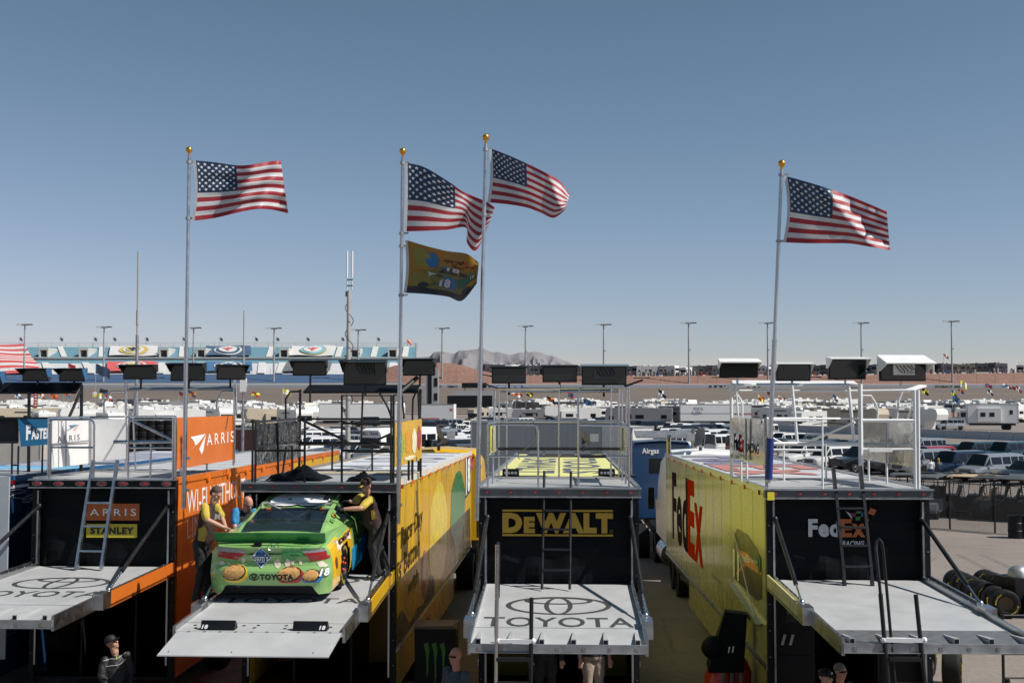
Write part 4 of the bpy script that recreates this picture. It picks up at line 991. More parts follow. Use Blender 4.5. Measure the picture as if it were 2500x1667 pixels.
panel(FB, 'deck_panel', BLACK, [P(-160,1385,q0),P(192,1388,q0),P(190,1140,q0),P(-160,1140,q0)], hB, .03)
sg, fn = panel(FB, 'deck_sign', SIGNB, [P(222,1438,q0-.02),P(620,1405,q0+.2),P(620,1138,q0+.2),P(190,1140,q0-.02)], hB, .03)
W = MB(); W.text('F', (0,0,0), (1,0,0), (0,1,0), 1, 1, 0, bold=.05, shear=.2, fn=lambda u, v: fn(.15+u*.16, .22+v*.54)); W.text('ASTENAL', (0,0,0), (1,0,0), (0,1,0), 1, 1, 0, bold=.05, shear=.2, fn=lambda u, v: fn(.29+u*.72, .22+v*.42)); W.build('sign_lettering', WHITEL, sg)
# ================================================================== SCREENS, LADDERS, FLAGS
def screen(x0, y0, x1, y1, Y, label, hood=BLACK, side=BLACK, yaw=0, fwd=.30, foot=None, tilt=0, back=False, cheeks=True, deep=False, group='hooded screens above the decks'):
    a, b = at(x0, y1, Y), at(x1, y0, Y)
    w, h = (b.x-a.x)/max(.5, math.cos(R(yaw))), b.z-a.z
    r = thing('hooded_screen', label, 'screen', ((a.x+b.x)/2, Y, a.z), (R(tilt), 0, R(yaw)), group)
    hh = h*(.66 if deep else .90)
    mm = MB(); mm.box((-w/2+.02, 0, 0), (w/2-.02, .07, hh)); mm.build('case', BLACK, r)
    mm = MB(); mm.box((-w/2+.04, -.008, .025), (w/2-.04, 0, hh-.02)); mm.build('glass', TVG, r)
    mm = MB()
    mm.hexa([(-w/2-.02,-fwd,hh-.01),(w/2+.02,-fwd,hh-.01),(w/2,.10,h-.02),(-w/2,.10,h-.02),(-w/2-.02,-fwd,hh+.01),(w/2+.02,-fwd,hh+.01),(w/2,.10,h),(-w/2,.10,h)])
    if cheeks:
        for s in (-1, 1):
            x = s*w/2; xs = sorted((x, x-s*.012))
            mm.prism([(xs[0],-fwd,hh-.01),(xs[0],.10,h-.02),(xs[0],.10,hh*.55),(xs[0],-.01,hh*.55)], (xs[1]-xs[0],0,0))
    mm.build('hood', hood, r)
    if back:
        mm = MB(); mm.box((-w*.22,-.06,hh*.35),(w*.22,-.008,hh*.95),0); 
        for k in range(5): mm.tube([(-w*.18+.07*k,-.07,hh*.9),(-w*.12+.08*k,-.11,hh*.6+.03*math.sin(k*3)),(-w*.05+.04*k,-.09,hh*.45)], .009, 5, 1)
        mm.build('cable_box', [hood if hood is WHITE else DGREY, BLACKM], r)
    mm = MB(); fz = -(foot if foot else .22)
    mm.tube([(0,.09,hh*.5),(0,.12,.0),(0,.10,fz)], .022, 8); mm.build('mount', BLACKM if hood is not WHITE else WHITET, r)
    return r
Fd = 'black hooded screen '
screen(52,898,122,931, 24.5, 'blue cheeked hooded screen nearer the left edge above the black shelf', side=BLUEP)
screen(142,898,210,931, 24.5, 'blue cheeked hooded screen on the right end of the black shelf', side=BLUEP)
screen(-25,908,9,938, 24.5, 'blue cheeked hooded screen cut off by the left edge')
screen(298,889,383,926, 24.9, Fd+'left of the first flagpole above the white deck panels')
screen(414,885,502,930, 24.9, Fd+'crossed by the first flagpole')
screen(531,889,599,927, 24.9, Fd+'turned aside above the right end of the orange sign', yaw=24)
screen(712,879,799,917, 24.8, Fd+'on a thin pole at the left of the black railed deck', foot=.55)
screen(836,877,945,940, 24.7, 'large open hooded screen with cables over the middle of the black railed deck', fwd=.5, back=True)
screen(981,874,1064,917, 24.9, Fd+'at the right end of the black railed deck', yaw=-8)
screen(1198,893,1287,936, 22.9, 'plain black screen at the left of the silver railed deck', fwd=.05, cheeks=False)
screen(1322,890,1411,933, 22.9, 'plain black screen in the middle of the silver railed deck', fwd=.05, cheeks=False)
screen(1418,888,1532,940, 22.8, 'large grey topped screen at the right of the silver railed deck', hood=mat('steel blue hood', (.16,.22,.26), .4), fwd=.16, back=True)
screen(1754,876,1852,922, 22.5, 'white hooded screen with a tilted black face above the mirrored sign', hood=WHITE, fwd=.24, tilt=8)
screen(1893,884,1981,930, 22.5, 'white hooded screen just right of the last flagpole', hood=WHITE, fwd=.22)
screen(2020,871,2117,926, 22.4, 'white hooded screen between the last flagpole and the largest white hood', hood=WHITE, fwd=.24, yaw=5)
screen(2145,866,2264,930, 21.9, 'largest white hooded screen with cables behind it over the right deck', hood=WHITE, fwd=.36, back=True, yaw=6, foot=.3, deep=True)
# blue side cheeks on the two left screens
for o in [q for q in bpy.data.objects if q.get('label', '').startswith('blue cheeked')]:
    hd = [ch for ch in o.children if ch.name.startswith('case')][0]; w = max(v.co.x for v in hd.data.vertices)+.02
    mm = MB(); mm.prism([(w+.004,-.28,.26),(w+.004,.02,.27),(w+.004,.06,.06),(w+.004,-.06,.0)], (.012,0,0)); mm.build('blue_cheek', BLUEP, o)

def ladder(name, label, F, foot, top, rungs, mt, r=.026, flat=False, yfoot=-.5, ytop=-.02, extra=0):
    f1, f2 = (F.px(*p, y=yfoot) for p in foot); t1, t2 = (F.px(*p, y=ytop) for p in top)
    M = F.M; W_ = [M @ v for v in (f1, f2, t1, t2)]
    root = thing(name, label, 'ladder', (W_[0]+W_[1])/2)
    o = root.location
    for a, b in ((W_[0], W_[2]), (W_[1], W_[3])):
        mm = MB()
        if flat: mm.bar(a-o, b-o, .045, .085, up=(0,-1,.3))
        else: mm.tube([a-o, b-o], r, 8)
        mm.build('rail', mt, root, smooth=40)
    for k in rungs:
        mm = MB(); a = W_[0]+(W_[2]-W_[0])*k; b = W_[1]+(W_[3]-W_[1])*k
        mm.bar(a-o, b-o, .10 if flat else .07, .03, up=(0,.2,1)); mm.build('rung', mt, root)
    return root
ladder('ladder', 'silver aluminium ladder leaning on the left hauler roof', FA, ((186,1388),(247,1389)), ((228,1123),(287,1123)), (.16,.385,.60,.83,.97), ALU, flat=True, ytop=-.1)
ladder('ladder', 'black ladder in front of the black curtain with gold letters', FD, ((1323,1438),(1391,1438)), ((1329,1149),(1394,1151)), (.16,.33,.50,.66), BLACKM, r=.022)
ladder('ladder', 'black ladder leaning on the rightmost hauler roof', FF, ((2062,1430),(2130,1430)), ((2034,1138),(2100,1138)), (.16,.33,.48,.64), BLACKM, flat=True)
# boarding ladders hanging on the fronts of two lift platforms
def boarding(label, F, L, Rr, loop, rung, clamp, mt1, mt2, y):
    root = thing('boarding_ladder', label, 'ladder', F.M @ F.px(*L[1], y=y)); o = root.location
    W = lambda p, d=y: F.M @ F.px(p[0], p[1], y=d) - o
    def dn(p): q = W(p); q2 = q + (q-W((p[0]+(L[1][0]-L[0][0])*.0, p[1]-200)))*1.6; return q2
    mm = MB(); mm.tube([W(L[0]), W(L[1]), W(L[1])+(W(L[1])-W(L[0])).normalized()*2.2], .028, 8); mm.build('rail', mt1, root, smooth=40)
    mm = MB(); mm.tube([W(Rr[0]), W(Rr[1]), W(Rr[1])+(W(Rr[1])-W(Rr[0])).normalized()*2.2], .028, 8); mm.build('rail', mt2, root, smooth=40)
    for k in range(5):
        mm = MB(); a, b = W(rung[0])-Vector((0,0,.32*k)), W(rung[1])-Vector((0,0,.32*k)); mm.bar(a, b, .08, .05); mm.build('rung', BLACKM, root)
    mm = MB(); mm.bar(W(clamp[0]), W(clamp[1]), .06, .05); mm.ball(W(clamp[0]), .04, 8, 6); mm.ball(W(clamp[1]), .04, 8, 6); mm.build('clamp_bar', WHITET, root)
    if loop:
        mm = MB(); mm.tube([W(p, d) for p, d in loop], .020, 8); mm.build('handrail', mt2, root, smooth=40)
boarding('boarding ladder with one silver rail on the lift with dark ring emblem', FD, (zc(840,665), zc(830,1568)), (zc(1062,1010), zc(1058,1568)), [(zc(840,665), -3.58), (zc(846,655), -3.4), (zc(850,700), -3.25), (zc(846,1010), -3.35)], (zc(838,1412), zc(1058,1412)), (zc(845,1293), zc(1072,1293)), CHROME, BLACKM, -3.68)
boarding('boarding ladder with black hooped handrail on the rightmost lift', FF, (z5(800,985), z5(850,1568)), (z5(1030,990), z5(1090,1568)), [(z5(800,985), -4.55), (z5(770,690), -4.5), (z5(775,645), -4.45), (z5(792,630), -4.45), (z5(808,650), -4.45), (z5(818,700), -4.45), (z5(895,1568), -4.55)], (z5(855,1408), z5(1065,1410)), (z5(820,1285), z5(1085,1287)), BLACKM, BLACKM, -4.55)

# flagpoles
def flagpole(label, F, top, bot, y, sleeve=None, joints=(), x=None):
    t, b = F.M @ F.px(*top, y=y), F.M @ F.px(*bot, y=y)
    root = thing('flagpole', label, 'flagpole', b, group='flagpoles on the hauler corners'); d = t-b; n = d.normalized()
    cut = .45
    mm = MB(); mm.tube([(0,0,0), d*cut], .039, 14); mm.tube([d*cut, d], .030, 14)
    mm.tube([d*(cut-.004), d*(cut+.004)], .044, 14); mm.build('pole', ALU, root, smooth=40)
    for j in joints:
        mm = MB(); mm.tube([d*(j-.004), d*(j+.004)], .045, 12); mm.bar(d*j, d*j+Vector((.12,0,.01)), .02, .03); mm.build('ring', ALUD, root)
    mm = MB(); mm.ball(d+n*.11, .06, 16, 10); mm.tube([d, d+n*.07], .02, 8); mm.build('finial', GOLD, root, smooth=40)
    mm = MB(); mm.bar(d*.05+Vector((0,.05,0)), d*.05+Vector((.0,.2,0)), .10, .05); mm.bar(d*.14+Vector((0,.05,0)), d*.14+Vector((.0,.2,0)), .10, .05); mm.build('bracket', ALUD, root)
    if sleeve:
        mm = MB(); mm.tube([d*.01, d*sleeve], .062, 14); mm.build('sleeve', mat('blue sleeve', (.012,.03,.16), .35), root, smooth=40)
    return root
flagpole('leftmost flagpole with gold ball beside the orange deck sign', FA, (461.5,381), (449,1241), -.22, joints=(.982,.82))
flagpole('flagpole with gold ball carrying two flags at the corner of the warm yellow hauler', FM, (983,385), (972,1279), -.22, joints=(.985,.79,.755,.62))
flagpole('tallest flagpole, between the warm yellow hauler and the silver railed deck', FD, (1186,352), (1164,1270), -.2, joints=(.985,.81))
flagpole('rightmost flagpole with a blue sleeve at its foot', FF, (1908,416), (1876,1178), -.22, sleeve=.14, joints=(.985,.77))

FR = mat('flag red', (.31,.020,.030), .55, var=.08, scale=20, bump=.15, bscale=35); FWH = mat('flag white', (.56,.56,.58), .55, var=.06, scale=20, bump=.15, bscale=35); FBL = mat('flag blue', (.014,.036,.085), .5, var=.1, scale=20, bump=.15, bscale=35)
STAR = mat('flag star', (.72,.72,.75), .55, var=0)
for m_ in (FR, FWH, FBL):      # thin cloth: some sun passes through
    nt = m_.node_tree; b_ = nt.nodes['Principled BSDF']; tr = nt.nodes.new('ShaderNodeBsdfTranslucent'); ms = nt.nodes.new('ShaderNodeMixShader'); ms.inputs[0].default_value = .17
    src = b_.inputs['Base Color'].links[0].from_socket; nt.links.new(src, tr.inputs[0]); out = nt.nodes['Material Output']
    nt.links.new(b_.outputs[0], ms.inputs[1]); nt.links.new(tr.outputs[0], ms.inputs[2]); nt.links.new(ms.outputs[0], out.inputs[0])
def cubic(pts, t):
    n = len(pts)-1; x = t*n; i = min(n-1, int(x)); f = x-i
    g = lambda k: Vector(pts[max(0, min(n, k))])
    p0, p1, p2, p3 = g(i-1), g(i), g(i+1), g(i+2)
    return .5*((2*p1)+(p2-p0)*f+(2*p0-5*p1+4*p2-p3)*f*f+(3*p1-p0-3*p2+p3)*f*f*f)
def flagsurf(top, bot, Y, waves, hoist=6, slope=0):
    def fn(u, v):                                  # v 0 at top
        a, b = cubic(top, u), cubic(bot, u)
        p = a*(1-v)+b*v
        p = p + Vector((hoist*math.sin(v*math.pi)*(1-u)**3, 0))
        dy = 0
        for (A, fu, fv, ph) in waves: dy += A*min(1, u*2.2+.05)*math.sin(fu*u+fv*v+ph)
        return at(p.x, p.y, Y+dy+slope*u)
    return fn
def usflag(label, top, bot, Y, waves, hoist=6, slope=0):
    fn = flagsurf(top, bot, Y, waves, hoist, slope); NU, SUB = 60, 4
    mm = MB(); ps = [[fn(i/NU, j/(13*SUB)) for j in range(13*SUB+1)] for i in range(NU+1)]
    o = ps[0][0].copy()
    base_ = len(mm.v)
    for col in ps: mm.v += [p-o for p in col]
    K = 13*SUB+1
    for i in range(NU):
        for j in range(13*SUB):
            st = j//SUB
            m_ = 2 if (i < NU*.4 and st < 7) else (0 if st % 2 == 0 else 1)
            mm.f.append((i*K+j, (i+1)*K+j, (i+1)*K+j+1, i*K+j+1)); mm.m.append(m_)
    # stars on both faces
    e = 1e-3
    for row in range(9):
        n_ = 6 if row % 2 == 0 else 5
        for k in range(n_):
            cu = (.4/12)*(1+2*k + (0 if row % 2 == 0 else 1)); cv = (7/13)*(row+1)/10
            du = fn(cu+e, cv)-fn(cu-e, cv); dv = fn(cu, cv+e)-fn(cu, cv-e); nn = du.cross(dv).normalized()*.006
            for sg_ in (1, -1):
                pts = []
                for t in range(10):
                    rr = (.0185 if t % 2 == 0 else .0075); an = math.pi*t/5
                    pts.append(fn(cu+rr*math.sin(an)*1.0, cv-rr*1.6*math.cos(an))-o+nn*sg_)
                cc = fn(cu, cv)-o+nn*sg_
                mm.add([cc]+pts, [(0, 1+t, 1+(t+1) % 10) for t in range(10)], 3)
    # white hoist band
    for j in range(13*SUB):
        a, b = ps[0][j]-o, ps[0][j+1]-o; w_ = Vector((-.05,0,0)); mm.quad(a, b, b+w_, a+w_, 1)
    q = mm.build('flag', [FR, FWH, FBL, STAR], None, smooth=70, loc=o)
    return tag(q, label, 'flag', 'national flags flying above the haulers')
usflag('flag with bright red and white stripes on the leftmost pole', [(478,392),(527,397),(577,404),(616,402),(655,395),(685,392)], [(475,539),(527,532),(581,519),(625,511),(662,512),(704,521)], 21.5, [(.16,7,1.2,.3),(.05,17,5,1),(.02,3,22,0)])
usflag('flag with folded hanging end on the pole above the picture flag', [(995,398),(1037,409),(1094,443),(1130,468),(1160,481),(1190,494),(1208,507)], [(993,565),(1037,564),(1092,561),(1137,556),(1140,592),(1161,612),(1184,574)], 20.6, [(.20,9,1.6,2.2),(.05,16,6,0),(.02,26,9,0)], 2, -.15)
usflag('flag on the tallest pole, its end curling down', [(1201,364),(1238,378),(1285,399),(1326,419),(1366,442),(1391,476)], [(1197,495),(1240,499),(1286,507),(1319,519),(1352,532),(1380,512)], 19.5, [(.15,6,-2.6,1.5),(.04,14,6,2),(.018,26,-7,0)], 5, -.75)
usflag('flag in deep red and white on the rightmost pole', [(1922,431),(1976,446),(2033,464),(2080,481),(2126,500),(2165,517)], [(1919,592),(1970,594),(2028,594),(2077,595),(2126,603),(2173,611)], 19.3, [(.13,6,-3.4,3.6),(.045,15,-8,0.5),(.02,24,16,1)], 9, -1.0)
# picture flag: amber cloth with a painted race car and number
fn = flagsurf([(995,587),(1042,601),(1092,613),(1140,620),(1169,642)], [(992,715),(1042,718),(1092,724),(1128,734),(1164,692)], 20.6, [(.13,6,-1.5,.6),(.03,15,5,0)], 5, -1.0)
mm = MB(); o = fn(0,0).copy(); NU, NV = 44, 28
AMB = mat('flag amber', (.30,.145,.008), .6, var=.12, scale=8); FGR = mat('flag charcoal', (.02,.022,.026), .6)
for i in range(NU+1): mm.v += [fn(i/NU, j/NV)-o for j in range(NV+1)]
for i in range(NU):
    for j in range(NV): mm.f.append((i*(NV+1)+j, (i+1)*(NV+1)+j, (i+1)*(NV+1)+j+1, i*(NV+1)+j+1)); mm.m.append(1 if j >= NV-4 else 0)
for j in range(NV):
    a, b = fn(0,j/NV)-o, fn(0,(j+1)/NV)-o; w_ = Vector((-.05,0,0)); mm.quad(a, b, b+w_, a+w_, 2)
pf = mm.build('flag', [AMB, FGR, FWH], None, smooth=70, loc=o); tag(pf, 'amber flag with a painted race car and the number 18', 'flag')
mm = MB(); e = 1e-3
def fp_(u, v, k): 
    n_ = (fn(u+e,v)-fn(u-e,v)).cross(fn(u,v+e)-fn(u,v-e)).normalized()
    if n_.y > 0: n_ = -n_
    return fn(u,v)-o+n_*.004*k
def fpoly(pts, m, k):
    c = (sum(p[0] for p in pts)/len(pts), sum(p[1] for p in pts)/len(pts)); dd = []
    for a, b in zip(pts, pts[1:]+pts[:1]):
        for t in range(4): dd.append((a[0]+(b[0]-a[0])*t/4, a[1]+(b[1]-a[1])*t/4))
    n = len(dd); mid = [((x+c[0])/2, (y+c[1])/2) for x, y in dd]
    mm.add([fp_(*c, k)]+[fp_(*p, k) for p in mid]+[fp_(*p, k) for p in dd], [(0,1+i,1+(i+1)%n) for i in range(n)]+[(1+i,1+n+i,1+n+(i+1)%n,1+(i+1)%n) for i in range(n)], m)
body = [(.05,.70),(.07,.58),(.16,.52),(.30,.50),(.42,.36),(.66,.33),(.80,.42),(.93,.45),(.97,.62),(.93,.80),(.78,.86),(.2,.88),(.08,.84)]
fpoly(body, 0, 1); fpoly([(.06,.72),(.09,.60),(.30,.56),(.34,.84),(.2,.87),(.08,.84)], 1, 2); fpoly([(.38,.50),(.45,.41),(.62,.39),(.64,.50)], 2, 2); fpoly([(.67,.40),(.78,.46),(.80,.52),(.67,.50)], 2, 2)
fpoly([(.36,.58),(.62,.56),(.62,.82),(.37,.84)], 3, 2); fpoly([(.64,.56),(.94,.50),(.95,.64),(.64,.74)], 4, 2); fpoly([(.25,.52),(.36,.54),(.40,.66),(.28,.62)], 6, 3); fpoly([(.45,.36),(.53,.35),(.53,.39),(.45,.40)], 3, 3)
for cx in (.21,.80): fpoly([(cx+.065*math.cos(t*.5236), .83+.075*math.sin(t*.5236)) for t in range(12)], 2, 4)
fpoly([(.10,.10),(.22,.06),(.30,.20),(.26,.44),(.14,.44),(.08,.3)], 7, 1); fpoly([(.24,.14),(.34,.1),(.40,.22),(.38,.40),(.28,.44),(.22,.3)], 3, 1)
mm.text('18', (0,0,0),(1,0,0),(0,1,0),1,1,6,bold=.05,shear=.2,fn=lambda u,v: fp_(.40+.16*u, .80-.19*v, 5)); mm.text('18', (0,0,0),(1,0,0),(0,1,0),1,1,6,bold=.05,shear=.1,fn=lambda u,v: fp_(.50+.18*u, .44-.09*v, 5)); mm.text('18', (0,0,0),(1,0,0),(0,1,0),1,1,6,bold=.05,shear=.1,fn=lambda u,v: fp_(.86+.08*u, .63-.1*v, 5))
mm.tube([fp_(.48+.45*t/24, .24+.05*math.sin(t*1.3)-.04*math.cos(t*.5), 4) for t in range(25)], .008, 4, 5); mm.tube([fp_(.6+.2*math.sin(t*.5), .27+.06*math.cos(t*.5), 4) for t in range(9)], .006, 4, 5)
mm.build('flag_picture', [mat('print yellow green', (.13,.12,.03), .6), mat('print lemon', (.20,.17,.03), .6), FGR, mat('print blue', (.015,.13,.32), .6), mat('print bottle green', (.012,.10,.06), .6), mat('print maroon', (.15,.012,.012), .6), FWH, mat('print olive', (.22,.20,.03), .6)], pf)
# ================================================================== RACE CAR
GREEN = mat('race car green', (0.235, 0.435, 0.135), 0.22, var=0.04, coat=0.6)
GREEND = mat('spoiler green', (0.035, 0.22, 0.06), 0.3, var=0.05)
cy0 = -2.3                                             # rear bumper in the hauler's own axes
cp0 = FM.M @ Vector((-.31, cy0, FM.pz(cy0)+.0))
hC = thing('race_car', 'bright green and yellow stock car on the lift, its rear towards the camera', 'race car', cp0, (R(4.9), 0, R(-2.65)))
FC = Frame(hC)

def pl(pts, x): return prof(pts, x)
wid = lambda y: pl([(0,.955),(.35,.975),(1.05,1.0),(2.4,.975),(4.0,.995),(4.6,.94),(5.0,.80)], y)
dkz = lambda y: pl([(0,.885),(.12,.90),(1.0,.945),(1.6,.95),(3.4,.94),(4.3,.83),(4.9,.66),(5.0,.55)], y)
def sect(y):
    w, d = wid(y), dkz(y)
    return [(w*.955,.13),(w*.985,.20),(w*1.0,.32),(w*1.0,.46),(w*.992,.58),(w*.975,.70),(w*.945,d-.10),(w*.90,d-.045),(w*.83,d-.012),(w*.68,d),(w*.42,d+.008),(w*.2,d+.012),(0,d+.013)]
NP = 13
ysl = [.0,.03,.08,.16,.26,.38,.5]+[.5+.06*k for k in range(1, 20)]+[1.8+.2*k for k in range(8)]+[3.4+.06*k for k in range(20)]+[4.65,4.8,4.92,5.0]
body = MB(); quarter = MB()
def bodyp(i, j, s):
    y = ysl[i]; x, z = sect(max(y, .0))[j]
    if i == 0: x *= .985
    yy = y + (.20*(abs(x)/.96)**6 if y < .5 else 0)*(1-y/.5)
    if y < .10: yy -= .05*math.exp(-((z-.42)/.16)**2)
    return Vector((s*x, yy, z))
arches = ((1.08,.345,.40),(3.92,.345,.40))
def inarch(y, z): return any((y-a)**2+(z-b)**2 < r*r for a, b, r in arches)
for s in (-1, 1):
    for i in range(len(ysl)-1):
        for j in range(NP-1):
            y, z = (ysl[i]+ysl[i+1])/2, (sect(ysl[i])[j][1]+sect(ysl[i])[j+1][1])/2
            if j < 7 and inarch(y, z): continue
            yel = s > 0 and .10 < y < 1.75 and j < 9 and (z < .86)
            tgt = quarter if yel else body
            tgt.quad(bodyp(i,j,s), bodyp(i+1,j,s), bodyp(i+1,j+1,s), bodyp(i,j+1,s))
# rear face: grid between the first ring's two sides, cut up in the middle
NA = 40
def rface(a, b):                                        # a -1..1, b 0..1
    j = b*(NP-1-4); j0 = min(int(j), NP-2); f = j-j0
    xs = sect(0)
    w = lerp(xs[j0][0], xs[j0+1][0], f)*.985
    zz = lerp(xs[j0][1], xs[j0+1][1], f)
    cut = .15*sstep(.86, .72, abs(a))*(1-min(1, b/.35))
    x = a*w
    y = .20*abs(a)**6*(w/.96)**6 - .05*math.exp(-((zz-.42)/.16)**2) - .05*(1-a*a)*.7
    y += .035*sstep(.50,.60,zz)*sstep(.74,.66,zz)*(1-abs(a)**4)      # recess between the lamps
    y -= .02*math.exp(-((zz-.86)/.03)**2)
    return Vector((x, y, zz+cut))
for i in range(NA):
    for k in range(26):
        body.quad(rface(-1+2*i/NA,k/26), rface(-1+2*(i+1)/NA,k/26), rface(-1+2*(i+1)/NA,(k+1)/26), rface(-1+2*i/NA,(k+1)/26))
# close the deck between rear face top and first ring
for i in range(NA):
    a0, a1 = -1+2*i/NA, -1+2*(i+1)/NA
    p0, p1 = rface(a0,1), rface(a1,1); q = lambda a: Vector((a*.83, .12, .905-.01*a*a))
    body.quad(p0, p1, q(a1), q(a0)); body.quad(q(a0), q(a1), Vector((a1*.86,.4,.925)), Vector((a0*.86,.4,.925)))
cb = body.build('body', GREEN, hC, smooth=35)
quarter.build('rear_quarter_panel', mat('race car yellow', (.80,.47,.02), .22, var=.04, coat=.5), hC, smooth=35)
# greenhouse
rt = lambda y: pl([(.70,.935),(1.15,1.035),(1.85,1.135),(2.15,1.185),(2.7,1.25),(3.1,1.262),(3.5,1.11),(3.9,.95)], y)
rw = lambda y: pl([(.70,.69),(1.9,.635),(2.5,.63),(3.1,.62),(3.9,.70)], y)
bw = lambda y: pl([(.70,.74),(1.5,.86),(2.5,.875),(3.4,.86),(3.9,.80)], y)
def gh(y):
    t, a, b = rt(y), rw(y), bw(y); b0 = .935
    t = max(t, b0+.005)
    return [(b,b0),(lerp(b,a,.35),lerp(b0,t,.34)),(lerp(b,a,.72),lerp(b0,t,.72)),(lerp(b,a,.92),lerp(b0,t,.93)),(a*.93,t-.006*(t-b0)/.3),(a*.6,t+.012*(t-b0)/.3),(0,t+.018*(t-b0)/.3)]
gy = [.70+.06*k for k in range(55)]
roof_, rw_, sw_ = MB(), MB(), MB()
for s in (-1, 1):
    for i in range(len(gy)-1):
        for j in range(6):
            A, B = gh(gy[i]), gh(gy[i+1]); y = (gy[i]+gy[i+1])/2
            P4 = [Vector((s*A[j][0],gy[i],A[j][1])), Vector((s*B[j][0],gy[i+1],B[j][1])), Vector((s*B[j+1][0],gy[i+1],B[j+1][1])), Vector((s*A[j+1][0],gy[i],A[j+1][1]))]
            tgt = roof_
            if j >= 4 and .78 < y < 1.84: tgt = rw_
            elif j >= 4 and 3.16 < y < 3.82: tgt = rw_
            elif j in (1, 2) and (1.72+.10*(j==2) < y < 2.08-.0 or 2.22 < y < 3.30-.15*(j==2)): tgt = sw_
            elif j == 0 and (1.62 < y < 2.08 or 2.22 < y < 3.42): tgt = sw_
            tgt.quad(*P4)
roof_.build('roof', GREEN, hC, smooth=40)
GLT = bpy.data.materials.new('dark lexan'); GLT.use_nodes = True
b_ = GLT.node_tree.nodes['Principled BSDF']; b_.inputs['Base Color'].default_value = (.010,.016,.024,1); b_.inputs['Roughness'].default_value = .06; b_.inputs['Alpha'].default_value = .80; b_.inputs['Coat Weight'].default_value = .5
for nm_, src_ in (('rear_window', rw_), ('side_window', sw_)):     # one mesh per pane
    grp = {}
    for f_, m_ in zip(src_.f, src_.m):
        c_ = sum((src_.v[i_] for i_ in f_), Vector())/4
        grp.setdefault((c_.y > (2.4 if nm_ == 'rear_window' else 2.15), nm_ == 'side_window' and c_.x > 0), []).append(f_)
    for fs_ in grp.values():
        m1 = MB()
        for f_ in fs_: m1.quad(*[src_.v[i_] for i_ in f_])
        m1.build(nm_, GLT, hC, smooth=40)
mm = MB()
for (a, b) in (((-.5,1.95,1.2),(.35,1.35,.95)),((.5,1.95,1.2),(-.1,1.5,.95)),((-.6,1.9,.95),(-.6,2.0,1.2)),((.6,1.9,.95),(.58,2.0,1.2)),((-.6,2.0,1.18),(.6,2.0,1.18)),((-.1,1.5,.96),(.1,1.1,.95))): mm.tube([a,b], .022, 8)
mm.build('roll_cage', GREYP, hC, smooth=40)
mm = MB(); mm.hexa([(-.62,2.1,.7),(-.18,2.1,.7),(-.18,2.3,.7),(-.62,2.3,.7),(-.55,1.98,1.13),(-.25,1.98,1.13),(-.25,2.1,1.13),(-.55,2.1,1.13)]); mm.build('driver_seat', DGREY, hC)
mm = MB()
for x in (-.43,.47): mm.tube([(x+.035*math.cos(t*.5236), 1.72-.02*math.sin(t*.5236), rt(1.72)+.018+.012*math.sin(t*.5236)) for t in range(13)], .009, 5); 
mm.build('window_clip', mat('bright orange clip', (.75,.14,.02), .4), hC)
# spoiler, underside, fittings
mm = MB(); mm.hexa([(-.86,.14,.905),(.86,.14,.905),(.86,.155,.905),(-.86,.155,.905),(-.87,.045,1.075),(.87,.045,1.075),(.87,.06,1.075),(-.87,.06,1.075)]); mm.build('spoiler', GREEND, hC)
mm = MB(); mm.box((-.84,.22,.10),(.84,4.8,.40)); mm.box((-.7,.12,.2),(.7,.25,.45)); mm.build('underbody', BLACK, hC)
mm = MB(); mm.tube([(-.5,.1,.25),(-.5,.6,.22)], .04, 8); mm.bar((-.7,.08,.27),(.7,.08,.27),.03,.05); mm.build('diffuser_bar', DGREY, hC)
for (yy, s) in ((1.08,-1),(1.08,1),(3.92,-1),(3.92,1)):
    mm = MB(); a = s*.70
    mm.lathe([(.20,s*.68),(.34,s*.68),(.355,s*.72),(.355,s*.93),(.335,s*.965),(.22,s*.972)], (0,yy,.355), 'X', 32, 0, caps=False)
    tw = mm.build('tyre', RUBBER, hC, smooth=40)
    mm = MB(); mm.lathe([(.225,s*.97),(.21,s*.93),(.08,s*.91),(.07,s*.95),(.0,s*.955)], (0,yy,.355), 'X', 24, 0, caps=False); mm.build('rim', BLACK, tw, smooth=30)
    if s > 0:
        mm = MB()
        for wd, a0 in (('GOODYEAR', 2.6), ('EAGLE', -.3)):
            mm.text(wd, (0,0,0),(1,0,0),(0,0,1),1,1,0,bold=.02,fn=lambda u,v: Vector((.973, yy-(.255+.05*v)*math.cos(a0-u*1.3), .355+(.255+.05*v)*math.sin(a0-u*1.3))))
        mm.build('tyre_lettering', mat('tyre yellow print', (.62,.50,.06), .6), tw)
        mm = MB()
        for a0 in (0, 1.257, 2.513, 3.77, 5.03): mm.ball((.96,yy+.1*math.cos(a0),.355+.1*math.sin(a0)), .022, 8, 5)
        mm.build('wheel_nut', mat('red nut', (.6,.04,.02), .4), tw, smooth=40)
bpy.context.view_layer.update()
_o = len(body.v); bvh = BVHTree.FromPolygons([v.to_tuple() for v in body.v]+[v.to_tuple() for v in quarter.v], body.f+[tuple(i_+_o for i_ in f_) for f_ in quarter.f])
def pj(x, z, k=1):
    x = max(-.925, min(.925, x))
    h_ = bvh.ray_cast(Vector((x,-2,z)), Vector((0,1,0)))
    y = h_[0].y if h_[0] else .05
    return Vector((x, y-.0035*k, z))
def z2(px, py): p = FC.px(360+px*.37427, 1080+py*.37427, y=-.06); return p.x, p.z
